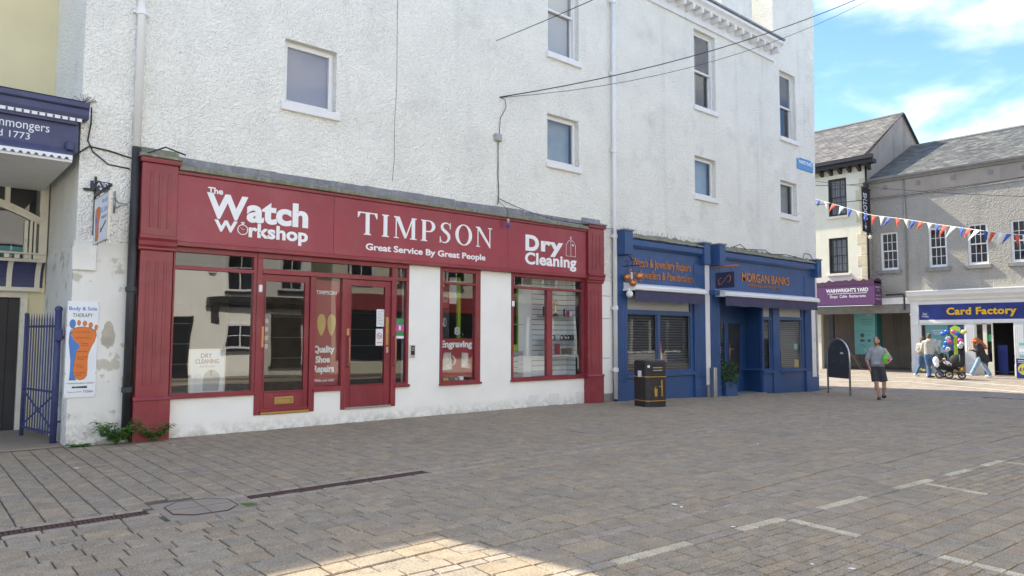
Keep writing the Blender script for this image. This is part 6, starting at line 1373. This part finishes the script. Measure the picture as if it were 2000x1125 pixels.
# promotional board and card baskets at the shop's door
t = thing('price_board', (33.0, 7.9, zg(33)), 'blue price board with a yellow disc outside the card shop', 'sign board'); B().box(32.98, 33.06, 7.35, 8.12, zg(33)-.01, .70).build('board', 'cf_blue', t)
q = B(); q.lathe([(.23, 0), (.23, .005)], (0, 0, 0), 28); q.build('yellow_disc', 'foil_yellow', t, xf=Matrix.Translation((32.978, 7.84, .30)) @ Matrix.Rotation(R(-90), 4, 'Y')); text('\u00a31.39', (8.03, 7.60, .23, .36), 32.97, 'cf_blue', t, face='-x', depth=.003, weight=.02)
for z in (.62, .56): B().box(32.974, 32.979, 7.6, 8.06, z, z+.02).build('printed_line', 'sign_panel', t)
t = thing('card_rack', (33.6, 8.0, 0), 'small rack of pale cards standing behind the price board', 'card rack'); b = B(); b.tube([(33.7, 8.0, 0), (33.7, 8.0, 1.4)], .02, 6); b.build('pole', 'steel', t)
for k, m in enumerate(('teal', 'white_blind', 'teal')): B().box(33.6, 33.7, 7.75, 8.15, .72+k*.24, .84+k*.24).build('basket', m, t)
t = thing('chalk_board', (34.2, 11.9, 0), 'dark pavement board with yellow flowers at the foot of the card shop window', 'sign board'); B().prism([(34.05, -.04), (34.09, -.04), (34.30, .82), (34.26, .82)], 'y', 11.5, 12.05).build('board', 'notice_grey', t)
for k, (y, z) in enumerate(((11.95, .12), (11.62, .10), (11.80, .08), (11.56, .2))): B().ball((34.05+z*.24-.0, y, z+.0), (.03, .09, .06), 10, 6).build('flower_print', 'foil_yellow', t)
# ---- bunting across the street
def bunting():
    t = thing('bunting', (30, 11, 6), 'string of red white and blue pennants across the street', 'bunting')
    P = [(1590, 388), (1640, 402), (1700, 420), (1760, 427), (1830, 438), (1900, 448), (1960, 456), (2040, 462)]
    def at(px): 
        for (a, c), (d, e) in zip(P, P[1:]):
            if a <= px <= d: py = c+(e-c)*(px-a)/(d-a); f = (px-1590)/450; return along(px, py, 33-8*f)
    pts = [at(p) for p in range(1590, 2041, 15)]; B().tube(pts, .010, 5).build('string', 'flag_white', t)
    r_ = random.Random(31); px = 1594; k = 0
    while px < 2035:
        a, c = at(px), at(px+9+2*((px-1590)/450)); m = ('flag_blue', 'flag_white', 'flag_red', 'flag_white')[k % 4] if px < 1680 else ('flag_blue', 'flag_red', 'flag_white')[k % 3]
        mid = (a+c)/2; w_ = (c-a).length; tip = mid + Vector((r_.uniform(-.10, .10), r_.uniform(-.05, .30), -w_*r_.uniform(1.2, 1.6))); sw = (c-a).normalized().cross(Vector((0, 0, 1)))*w_*.12
        b = B(); mm = (mid+tip)/2 + sw; b.add([a, mid+sw*.5, c, mm, tip], [(0, 1, 3), (1, 2, 3), (0, 3, 4), (3, 2, 4)])
        b.add([v + Vector((.002, .002, 0)) for v in (a, mid+sw*.5, c, mm, tip)], [(3, 1, 0), (3, 2, 1), (4, 3, 0), (4, 2, 3)]); b.build('pennant', m, t); px += 15.5; k += 1
bunting()
cable(sag(along(1593, 402-2, 26), along(2010, 343, 31), .1), .012, 'thin overhead wire crossing before the grey building', 'overhead_cable')
cable(sag(along(1590, 362, 33), along(1700, 357, 34), .05), .012, 'thin wire crossing the cream house window', 'overhead_cable')
cable(sag(along(1593, 354, 33.5), along(2010, 384, 33), .1), .010, 'slack grey wire strung along the far facades', 'overhead_cable')
# ------------------------------------------------------------------ people, pram
def blob(name, b, m, parent, voxel=.012, it=4, xf=None):
    me = bpy.data.meshes.new(name); me.from_pydata(b.v, [], b.f); bm = bmesh.new(); bm.from_mesh(me); bmesh.ops.recalc_face_normals(bm, faces=bm.faces); bm.to_mesh(me); bm.free()
    o = bpy.data.objects.new(name, me); COL.objects.link(o)
    md = o.modifiers.new('r', 'REMESH'); md.mode = 'VOXEL'; md.voxel_size = voxel
    if it: sm = o.modifiers.new('s', 'SMOOTH'); sm.iterations = it; sm.factor = .5
    bpy.context.view_layer.update()
    nm = bpy.data.meshes.new_from_object(o.evaluated_get(bpy.context.evaluated_depsgraph_get())); bpy.data.objects.remove(o)
    nm.name = name; nm.materials.clear(); nm.materials.append(M[m]); nm.polygons.foreach_set('use_smooth', [True]*len(nm.polygons))
    if xf is not None: nm.transform(xf)
    return link(name, nm, parent)
def person_root(x, y, label, h=1.0, turn=None):
    t = thing('person', (x, y, zg(x)), label, 'person'); d = Vector((x, y, 0)).normalized()
    ph = math.atan2(-d.x, d.y)                        # local +y looks away from the viewer, local x to the viewer's right
    return t, Matrix.Translation((x, y, zg(x))) @ Matrix.Rotation(ph + (turn or 0), 4, 'Z') @ Matrix.Scale(h, 4)
def hand(b, w, d, side, curl=.5):                     # wrist point, pointing direction, sideways axis
    w = Vector(w); d = Vector(d).normalized(); s_ = Vector(side).normalized(); n = d.cross(s_)
    b.cap(w, w+d*.075, .030, .036, 8)
    for k, l in enumerate((.070, .080, .076, .060)):
        p = w + d*.085 + s_*(.030-.020*k); q = p + d*l*.5 + n*l*.15*curl; e = q + (d*.6 + n*curl).normalized()*l*.5; b.cap(p, q, .0105, .010, 6); b.cap(q, e, .010, .008, 6)
    p = w + d*.025 + s_*.03; q = p + (d*.5+s_*.9).normalized()*.045; b.cap(p, q, .013, .012, 6); b.cap(q, q+(d+n*.4).normalized()*.035, .012, .009, 6)
def head(b, c, f, r=1.0):                             # centre, facing direction
    c = Vector(c); f = Vector(f).normalized(); s_ = f.cross(Vector((0, 0, 1))).normalized(); u = Vector((0, 0, 1))
    b.ball(c+u*.025*r, (.078*r, .092*r, .105*r), 18, 12, Matrix((s_, f, u)).transposed()); b.ball(c-u*.045*r+f*.018*r, (.060*r, .070*r, .075*r), 16, 10, Matrix((s_, f, u)).transposed())
    b.cap(c+f*.088*r+u*.012*r, c+f*.108*r-u*.022*r, .010*r, .016*r, 6); b.cap(c+f*.080*r-u*.062*r-s_*.02*r, c+f*.080*r-u*.062*r+s_*.02*r, .010*r, .010*r, 6)
    b.cap(c+f*.078*r+u*.038*r-s_*.04*r, c+f*.078*r+u*.038*r+s_*.04*r, .012*r, .012*r, 6)
    for k in (-1, 1): b.ball(c+s_*k*.080*r-f*.005*r, (.014*r, .022*r, .032*r), 8, 6, Matrix((s_, f, u)).transposed())
def eyes(c, f, parent, X):
    c = Vector(c); f = Vector(f).normalized(); s_ = f.cross(Vector((0, 0, 1))).normalized(); b = B()
    for k in (-1, 1): b.ball(c+s_*k*.032+f*.084+Vector((0, 0, .016)), .0095, 8, 6)
    b.build('eye', 'black_print', parent, True, xf=X)
def shoe(b, a, d, l=.27):
    a = Vector(a); d = Vector(d).normalized(); b.cap(a-d*.05, a+d*(l-.11), .044, .040, 8); b.ball(a-d*.04+Vector((0, 0, .035)), (.042, .05, .05), 10, 8)
    return b
# man walking towards the viewer
t, X = person_root(*onGz(1716, 781), 'bearded man in grey hoodie and dark shorts carrying a green packet', .985)
b = B(); head(b, (-.01, -.02, 1.655), (-.15, -1, -.05)); b.cap((-.01, .0, 1.58), (-.01, .01, 1.46), .058, .065)
b.cap((-.01, .01, 1.36), (0, .02, 1.0), .10, .10); b.cap((-.19, .01, 1.42), (-.275, .02, 1.13), .052, .045); b.cap((-.275, .02, 1.13), (-.205, -.03, .90), .043, .031); hand(b, (-.205, -.03, .90), (.25, -.1, -1), (0, -1, 0))
b.cap((.19, .01, 1.42), (.34, .03, 1.16), .052, .045); b.cap((.34, .03, 1.16), (.235, -.13, 1.04), .043, .031); hand(b, (.235, -.13, 1.04), (-.9, -.25, .2), (0, .2, 1), 1.0)
b.cap((-.09, .01, .90), (-.045, -.06, .50), .088, .056); b.cap((-.045, -.06, .50), (.015, .06, .09), .058, .036); b.cap((.09, .01, .90), (.155, .0, .50), .088, .056); b.cap((.155, .0, .50), (.135, .22, .13), .058, .036)
b.cap((-.045, -.02, .38), (-.02, .02, .28), .058, .05); b.cap((.155, .05, .38), (.15, .11, .30), .058, .05)
body = blob('body', b, 'skin', t, .010, 3, X); eyes((-.01, -.02, 1.655), (-.15, -1, -.05), body, X)
b = B(); b.cap((-.12, .01, 1.40), (.12, .01, 1.40), .088, .088); b.cap((-.06, .01, 1.36), (-.06, .02, .98), .125, .118); b.cap((.06, .01, 1.36), (.06, .02, .98), .125, .118); b.cap((-.075, .02, .93), (.075, .02, .93), .108, .108)
b.cap((-.17, .01, 1.41), (-.255, .02, 1.17), .068, .066); b.cap((.17, .01, 1.41), (.30, .03, 1.20), .068, .066)
for k in range(12): a = k*.5236; b.ball((-.01+.095*math.cos(a), .02+.075*math.sin(a), 1.485+.03*math.sin(a)), (.045, .04, .035), 8, 6)
b.ball((-.01, .11, 1.43), (.11, .06, .09), 12, 8); b.cap((-.09, -.11, 1.02), (.09, -.11, 1.02), .035, .035); blob('hoodie', b, 'grey_hoodie', t, .014, 5, X)
b = B(); b.cap((-.07, .02, .91), (.07, .02, .91), .118, .118); b.ball((-.085, .01, .86), .108, 12, 8); b.tube([(-.085, .01, .86), (-.062, -.05, .52)], [.108, .105], 14); b.ball((.09, .01, .86), .108, 12, 8); b.tube([(.09, .01, .86), (.150, .0, .52)], [.108, .105], 14); blob('shorts', b, 'dark_shorts', t, .013, 4, X)
b = B(); shoe(b, (.015, .07, .045), (-.1, -1, 0)); blob('shoe', b, 'shoe_grey', t, .008, 3, X); b = B(); shoe(b, (.135, .22, .075), (.25, -1, .12)); blob('shoe', b, 'shoe_grey', t, .008, 3, X)
b = B(); b.ball((-.01, .0, 1.705), (.080, .098, .068), 16, 10); b.cap((-.06, -.06, 1.735), (.05, -.065, 1.74), .026, .026); blob('hair', b, 'hair_brown', body, .008, 2, X)
b = B(); b.cap((-.055, -.085, 1.595), (-.02, -.115, 1.575), .020, .020); b.cap((-.02, -.115, 1.575), (.03, -.105, 1.59), .020, .020); blob('beard', b, 'hair_brown', body, .007, 2, X)
b = B(); b.cap((-.276, .02, 1.11), (-.215, -.025, .93), .0445, .034); blob('tattoo_sleeve', b, 'tattoo_skin', body, .008, 2, X)
pk = thing('green_packet', (t.location.x, t.location.y, t.location.z+1.05), 'bright green packet tucked under the walking man\'s arm', 'packet'); b = B(); b.ball((.215, -.14, 1.17), (.10, .065, .15), 14, 10, Matrix.Rotation(.2, 3, 'Y')); b.ball((.25, -.14, 1.27), (.06, .05, .06), 10, 8); blob('wrapper', b, 'green_pack', pk, .012, 2, X)
B().ball((.275, -.19, 1.15), (.035, .02, .05), 10, 8).build('pink_label', 'foil_pink', pk, True, xf=X)
# man with the pram, seen from behind
t, X = person_root(*onGz(1817, 738), 'man in pale grey hoodie and jeans seen from behind pushing the pram', .98)
b = B(); head(b, (0, .02, 1.66), (.35, 1, -.1)); b.cap((0, .01, 1.58), (0, .0, 1.46), .06, .068); b.cap((0, 0, 1.36), (0, 0, 1.0), .10, .10)
b.cap((.19, 0, 1.42), (.25, .05, 1.13), .055, .048); b.cap((.25, .05, 1.13), (.31, .26, .93), .045, .033); hand(b, (.31, .26, .93), (.1, .9, -.25), (1, 0, .1), 1.1)
b.cap((-.19, 0, 1.42), (-.26, .04, 1.15), .055, .048); b.cap((-.26, .04, 1.15), (-.16, .27, 1.0), .045, .033); hand(b, (-.16, .27, 1.0), (.4, .9, -.1), (-1, .3, 0), 1.1)
b.cap((-.09, 0, .90), (-.05, .05, .50), .09, .06); b.cap((-.05, .05, .50), (-.02, -.02, .09), .06, .04); b.cap((.09, 0, .90), (.20, .10, .50), .09, .06); b.cap((.20, .10, .50), (.40, .20, .10), .06, .04); body = blob('body', b, 'skin', t, .011, 3, X)
b = B(); b.cap((-.14, 0, 1.41), (.14, 0, 1.41), .10, .10); b.cap((-.07, 0, 1.36), (-.06, 0, .95), .14, .13); b.cap((.07, 0, 1.36), (.06, 0, .95), .14, .13); b.cap((.19, 0, 1.42), (.25, .05, 1.12), .078, .07); b.cap((.25, .05, 1.13), (.29, .17, 1.0), .068, .055); b.cap((-.19, 0, 1.42), (-.26, .04, 1.15), .078, .07); b.cap((-.26, .04, 1.15), (-.21, .16, 1.06), .068, .055); b.ball((0, -.10, 1.46), (.13, .06, .09), 12, 8); b.cap((-.06, -.02, 1.51), (.06, -.02, 1.51), .05, .05); blob('hoodie', b, 'light_hoodie', t, .014, 5, X)
b = B(); b.cap((-.07, 0, .92), (.07, 0, .92), .13, .13); b.cap((-.09, 0, .86), (-.055, .05, .50), .112, .085); b.cap((-.055, .05, .50), (-.03, -.01, .10), .085, .075); b.cap((.09, 0, .86), (.20, .10, .50), .112, .085); b.cap((.20, .10, .50), (.39, .19, .13), .085, .075); blob('jeans', b, 'denim', t, .013, 4, X)
b = B(); shoe(b, (-.02, -.02, .045), (.8, .4, 0), .28); blob('shoe', b, 'shoe_brown', t, .009, 3, X); b = B(); shoe(b, (.40, .20, .05), (.8, .4, .05), .28); blob('shoe', b, 'shoe_brown', t, .009, 3, X)
b = B(); b.ball((0, .01, 1.70), (.088, .10, .085), 16, 10); b.ball((0, -.05, 1.65), (.075, .05, .07), 12, 8); blob('hair', b, 'hair_brown', body, .009, 2, X)
# companion half hidden behind him, with a backpack
t, X = person_root(*onGz(1803, 735.5), 'companion in blue jeans and white trainers with a patterned backpack', .93)
b = B(); head(b, (.02, .05, 1.60), (.6, 1, -.3)); b.cap((.02, .03, 1.52), (0, 0, 1.42), .05, .058); b.cap((0, 0, 1.34), (0, 0, 1.0), .09, .09); b.cap((-.16, 0, 1.38), (-.20, .02, 1.12), .045, .04); b.cap((-.20, .02, 1.12), (-.16, .14, .92), .038, .028); hand(b, (-.16, .14, .92), (.1, .6, -.8), (-1, 0, 0)); b.cap((.16, 0, 1.38), (.2, .05, 1.1), .045, .04); b.cap((.2, .05, 1.1), (.22, .22, .95), .038, .028); hand(b, (.22, .22, .95), (.2, .8, -.3), (1, 0, 0))
b.cap((-.08, 0, .9), (-.10, .05, .5), .085, .055); b.cap((-.10, .05, .5), (-.26, -.08, .12), .055, .036); b.cap((.08, 0, .9), (.14, .1, .5), .085, .055); b.cap((.14, .1, .5), (.20, .1, .09), .055, .036); body = blob('body', b, 'skin', t, .012, 3, X)
b = B(); b.cap((-.11, 0, 1.36), (.11, 0, 1.36), .095, .095); b.cap((0, 0, 1.34), (0, 0, .95), .155, .14); b.cap((-.16, 0, 1.38), (-.20, .02, 1.12), .062, .055); b.cap((.16, 0, 1.38), (.2, .05, 1.1), .062, .055); blob('jumper', b, 'light_hoodie', t, .014, 4, X)
b = B(); b.cap((-.06, 0, .9), (.06, 0, .9), .12, .12); b.cap((-.08, 0, .84), (-.10, .05, .5), .10, .075); b.cap((-.10, .05, .5), (-.25, -.07, .15), .075, .06); b.cap((.08, 0, .84), (.14, .1, .5), .10, .075); b.cap((.14, .1, .5), (.2, .1, .12), .075, .06); blob('jeans', b, 'denim', t, .013, 4, X)
b = B(); shoe(b, (-.27, -.09, .055), (.9, .3, -.12), .25); blob('shoe', b, 'shoe_white', t, .009, 3, X); b = B(); shoe(b, (.2, .1, .045), (.8, .5, 0), .25); blob('shoe', b, 'shoe_white', t, .009, 3, X)
b = B(); b.ball((.02, .03, 1.63), (.095, .10, .10), 14, 10); b.ball((0, -.05, 1.52), (.08, .05, .12), 12, 8); blob('hair', b, 'hair_brown', body, .01, 3, X)
b = B(); b.ball((-.05, -.17, 1.15), (.17, .11, .23), 16, 12); b.ball((-.05, -.25, 1.05), (.13, .06, .12), 12, 8); blob('backpack', b, 'backpack', t, .014, 3, X)
# red-haired woman looking down at her phone, walking left
t, X = person_root(*onGz(1912, 737), 'stooping woman with long red hair, black coat and pale jeans', .97)
f = Vector((-1, -.1, -.45))
b = B(); head(b, (-.10, 0, 1.49), f); b.cap((-.06, 0, 1.42), (.01, 0, 1.33), .052, .058); b.cap((.03, 0, 1.28), (.08, 0, .92), .09, .09); b.cap((-.02, -.15, 1.30), (.0, -.18, 1.06), .045, .04); b.cap((.0, -.18, 1.06), (-.22, -.10, 1.12), .038, .028); hand(b, (-.22, -.10, 1.12), (-1, .1, .15), (0, .2, 1), 1.0); b.cap((-.02, .15, 1.30), (.02, .18, 1.06), .045, .04); b.cap((.02, .18, 1.06), (-.18, .10, 1.08), .038, .028); hand(b, (-.18, .10, 1.08), (-1, -.2, .2), (0, .2, 1), 1.0)
b.cap((.07, -.07, .88), (-.08, -.07, .48), .085, .058); b.cap((-.08, -.07, .48), (-.26, -.06, .12), .056, .036); b.cap((.09, .07, .88), (.20, .07, .48), .085, .058); b.cap((.20, .07, .48), (.38, .07, .09), .056, .036); body = blob('body', b, 'skin', t, .011, 3, X); eyes((-.10, 0, 1.49), f, body, X)
b = B(); b.cap((.0, -.11, 1.30), (.0, .11, 1.30), .10, .10); b.cap((.04, 0, 1.26), (.12, 0, .82), .165, .185); b.ball((.20, 0, .80), (.19, .18, .16), 14, 10); b.ball((.26, -.05, .70), (.13, .14, .13), 12, 8); b.cap((-.02, -.15, 1.30), (.0, -.18, 1.06), .072, .066); b.cap((.0, -.18, 1.06), (-.16, -.12, 1.10), .062, .05); b.cap((-.02, .15, 1.30), (.02, .18, 1.06), .072, .066); b.cap((.02, .18, 1.06), (-.13, .12, 1.07), .062, .05); blob('coat', b, 'black_coat', t, .014, 4, X)
b = B(); b.cap((.06, -.05, .86), (.06, .05, .86), .11, .11); b.cap((.07, -.07, .82), (-.08, -.07, .48), .098, .082); b.cap((-.08, -.07, .48), (-.24, -.06, .16), .082, .075); b.cap((.09, .07, .82), (.20, .07, .48), .098, .082); b.cap((.20, .07, .48), (.37, .07, .13), .082, .078); blob('jeans', b, 'light_denim', t, .013, 4, X)
b = B(); shoe(b, (-.28, -.06, .075), (-1, .1, .22), .25); blob('shoe', b, 'shoe_white', t, .009, 3, X); b = B(); shoe(b, (.38, .07, .045), (-1, .1, 0), .25); blob('shoe', b, 'shoe_white', t, .009, 3, X)
b = B(); b.ball((-.075, 0, 1.53), (.105, .105, .11), 16, 12); b.cap((-.03, 0, 1.52), (.10, 0, 1.40), .10, .10); b.cap((.08, 0, 1.42), (.22, 0, 1.26), .10, .085); b.cap((.2, 0, 1.28), (.28, 0, 1.18), .08, .05); b.cap((-.13, -.09, 1.46), (-.12, -.10, 1.22), .05, .035); b.cap((-.13, .09, 1.46), (-.12, .10, 1.22), .05, .035); b.cap((-.05, -.10, 1.46), (.08, -.12, 1.26), .06, .04); blob('hair', b, 'hair_red', body, .010, 3, X)
ph_ = B().box(-.39, -.27, -.085, -.075, 1.145, 1.16).build('phone', 'black_print', None, xf=X); tag(ph_, 'slim black phone held by the red-haired woman', 'phone')
# twin pram with a baby
px_, py_ = onGz(1860, 739.5)
t = thing('pram', (px_, py_, zg(px_)), 'black twin pram with folded hoods and orange trim', 'pram'); d = Vector((px_, py_, 0)).normalized(); X = Matrix.Translation((px_, py_, zg(px_))) @ Matrix.Rotation(math.atan2(-d.x, d.y), 4, 'Z')
def wheel(x, y, r):
    w = B().tube([(x+r*.86*math.cos(k*.314), y, r+r*.86*math.sin(k*.314)) for k in range(20)], r*.15, 8, True).build('wheel', 'tyre', t, True, xf=X); b = B(); b.tube([(x+r*.70*math.cos(k*.4), y, r+r*.70*math.sin(k*.4)) for k in range(16)], .008, 5, True)
    for k in range(5): a = k*1.2566; b.tube([(x, y, r), (x+r*.7*math.cos(a), y, r+r*.7*math.sin(a))], .010, 5)
    b.build('rim', 'dull_steel', w, xf=X); B().ball((x, y, r), (.03, .04, .03), 8, 6).build('hub', 'pram_black', w, xf=X)
for y in (-.28, .28): wheel(-.10, y, .15); wheel(.32, y, .135); wheel(-.42, y, .15)
b = B()
for y in (-.28, .28): b.tube([(-.42, y, .15), (-.10, y, .30), (.32, y, .16)], .016, 6); b.tube([(.25, y, .30), (-.2, y, .62), (-.52, y, .98)], .018, 6)
b.tube([(-.52, -.28, .98), (-.56, 0, 1.0), (-.52, .28, .98)], .020, 6); b.tube([(-.1, -.28, .30), (-.1, .28, .30)], .014, 6); b.tube([(.32, -.28, .16), (.32, .28, .16)], .012, 6); b.build('frame', 'pram_black', t, True, xf=X)
b = B(); b.cap((-.35, -.16, .60), (.28, -.16, .38), .10, .07); b.cap((-.35, .16, .60), (.28, .16, .38), .10, .07); b.cap((-.40, 0, .46), (.18, 0, .30), .12, .09); blob('seat', b, 'pram_black', t, .014, 3, X)
for hc_, hr_ in (((.17, -.15, .66), (.27, .16, .29)), ((-.30, .15, .72), (.17, .16, .26))):
    b = B(); b.ball(hc_, hr_, 20, 14); h_ = blob('hood', b, 'pram_black', t, .014, 2, X)
    B().tube([(hc_[0]+hr_[0]*.35+hr_[0]*.72*math.cos(k*.26)*0+.0, hc_[1]+hr_[1]*1.02*math.cos(k*.26)*.95, hc_[2]+hr_[2]*.95*math.sin(k*.26)) for k in range(13)], .008, 5).build('piping', 'dull_steel', h_, xf=X)
B().box(.05, .34, -.26, -.235, .26, .36).build('orange_trim', 'wood', t, xf=X); B().box(.28, .36, -.24, .24, .36, .44).build('orange_trim', 'cf_yellow', t, xf=X)
b = B(); b.ball((-.52, -.30, .68), (.11, .08, .17), 12, 10); b.ball((-.50, -.33, .55), (.09, .06, .12), 10, 8); blob('changing_bag', b, 'white_blind', t, .014, 3, X)
bt = thing('person', (px_, py_, zg(px_)+.5), 'baby in white lying back in the black pram', 'person'); b = B(); head(b, (-.24, -.20, .70), (.75, -.4, .4), .72); b.cap((-.20, -.19, .62), (-.04, -.17, .54), .07, .075); b.cap((-.04, -.20, .54), (.12, -.22, .50), .042, .034); b.cap((.12, -.22, .50), (.24, -.23, .44), .034, .026); b.cap((-.04, -.13, .54), (.12, -.13, .52), .042, .034); b.cap((.12, -.13, .52), (.22, -.14, .44), .034, .026); b.cap((-.17, -.26, .62), (-.08, -.28, .56), .03, .024); b.cap((-.08, -.28, .56), (0, -.25, .58), .024, .02); b.cap((-.16, -.10, .62), (-.05, -.08, .58), .03, .02)
body = blob('body', b, 'skin', bt, .009, 3, X); b = B(); b.cap((-.20, -.19, .62), (-.04, -.17, .54), .085, .09); b.cap((-.17, -.26, .62), (-.12, -.275, .585), .042, .036); blob('romper', b, 'baby_white', bt, .010, 3, X); b = B(); b.ball((-.26, -.19, .725), (.062, .066, .062), 12, 8); blob('hair', b, 'tan_print', body, .008, 2, X)
# ------------------------------------------------------------------ the other side of the square, seen in the shop glass
YO = -4.0
oh = thing('white_house', (8, YO, 0), 'white house with black canopy reflected in the shop glass', 'building')
B().box(-6, 12.6, YO-6, YO, -.1, 8.6).build('wall', 'white_render', oh)
B().add([(-6, YO+.3, 8.6), (12.6, YO+.3, 8.6), (12.6, YO-3, 11), (-6, YO-3, 11)], [(0, 1, 2, 3)]).add([(-6, YO-6, 8.6), (12.6, YO-6, 8.6), (12.6, YO-3, 11), (-6, YO-3, 11)], [(0, 1, 2, 3)]).build('roof', 'stone_sill', oh)
def owin(x0, x1, z0, z1, m='white_paint', bars=1, parent=None):
    w = B().frame(x0, x1, z0, z1, .08, YO, YO+.06); w.box((x0+x1)/2-.02, (x0+x1)/2+.02, YO, YO+.05, z0, z1) if bars else None; w.box(x0, x1, YO, YO+.045, (z0+z1)/2-.02, (z0+z1)/2+.02) if bars else None
    w = w.build('window', m, parent or oh); B().box(x0+.08, x1-.08, YO+.002, YO+.01, z0+.08, z1-.08).build('pane', 'dark_window', w); B().box(x0-.08, x1+.08, YO, YO+.12, z0-.1, z0).build('sill', 'black_paint', w)
owin(9.2, 10.4, .9, 2.0); owin(11.0, 12.2, .35, 2.35, 'black_paint', 0); owin(7.0, 8.0, .1, 2.2, 'black_paint', 0); owin(9.2, 10.3, 3.25, 4.9); owin(5.8, 6.9, 3.3, 4.9); owin(2.5, 3.6, 3.3, 4.9); owin(2.5, 4.0, .9, 2.1); owin(9.2, 10.3, 6.0, 7.6); owin(5.8, 6.9, 6.0, 7.6); owin(11.3, 12.2, 3.3, 4.9)
B().box(8.5, 12.5, YO, YO+.35, 2.72, 3.0).build('canopy', 'black_paint', oh); B().box(8.5, 12.5, YO, YO+.15, 2.55, 2.62).build('canopy_moulding', 'black_paint', oh)
for x in (8.7, 12.2): B().prism([(YO, 1.95), (YO+.12, 2.05), (YO+.10, 2.3), (YO+.25, 2.55), (YO+.28, 2.72), (YO, 2.72)], 'x', x, x+.22).build('canopy_bracket', 'black_paint', oh)
b = B(); b.prism([(8.55, 3.75), (8.75, 3.75), (8.82, 3.9), (8.72, 4.02), (8.58, 4.02), (8.48, 3.9)], 'y', YO, YO+.1); b.build('alarm_box', 'upvc', oh)
sh = thing('cream_house', (18, YO, 0), 'cream house over a maroon shop reflected in the second red door', 'building')
B().box(13.6, 21.8, YO-7, YO-.2, -.5, 9.2).build('wall', 'cream_wall', sh); B().box(13.8, 21.0, YO-.2, YO-.05, 2.6, 3.3).build('shop_fascia', 'maroon_print', sh); B().box(13.8, 21.0, YO-.2, YO-.12, .5, 2.6).build('shop_glazing', 'dark_window', sh)
for x in (14.3, 16.8, 19.3): owin(x, x+1.1, 4.0, 5.8, 'white_paint', 1, sh); owin(x, x+1.1, 6.5, 8.0, 'white_paint', 1, sh)
B().add([(13.6, YO+.1, 9.2), (21.8, YO+.1, 9.2), (21.8, YO-3.5, 12), (13.6, YO-3.5, 12)], [(0, 1, 2, 3)]).build('roof', 'stone_sill', sh)

for (xa, xb, wm, fm, lab) in ((22.2, 31.5, 'stone_block', 'dark_purple', 'grey stone house over a purple shop reflected in the wide shop window'), (32, 44, 'gable_render', 'black_paint', 'brown rendered house reflected in the blue shop glass'), (44.5, 62, 'white_render', 'cf_blue', 'long white house at the far end of the square, reflected in the blue corner window')):
    sh = thing('row_house', ((xa+xb)/2, YO, 0), lab, 'building'); B().box(xa, xb, YO-7, YO-.1, -.5, 8.8).build('wall', wm, sh)
    B().box(xa+.3, xb-.3, YO-.1, YO+.1, 2.5, 3.2).build('shop_fascia', fm, sh); B().box(xa+.4, xb-.4, YO-.1, YO-.05, .5, 2.5).build('shop_glazing', 'dark_window', sh); B().box(xa+.3, xb-.3, YO-.1, YO, -.3, .5).build('stall_riser', 'white_paint', sh)
    x = xa+.4
    while x < xb-.4: B().box(x, x+.14, YO-.05, YO+.05, .5, 2.5).build('shop_post', 'white_paint', sh); x += 1.75
    x = xa+.8
    while x < xb-1.4: owin(x, x+1.1, 4.0, 5.7, 'white_paint', 1, sh); owin(x, x+1.1, 6.4, 7.9, 'white_paint', 1, sh); x += 2.4
    B().add([(xa, YO+.1, 8.8), (xb, YO+.1, 8.8), (xb, YO-3.5, 11.4), (xa, YO-3.5, 11.4)], [(0, 1, 2, 3)]).build('roof', 'stone_sill', sh)
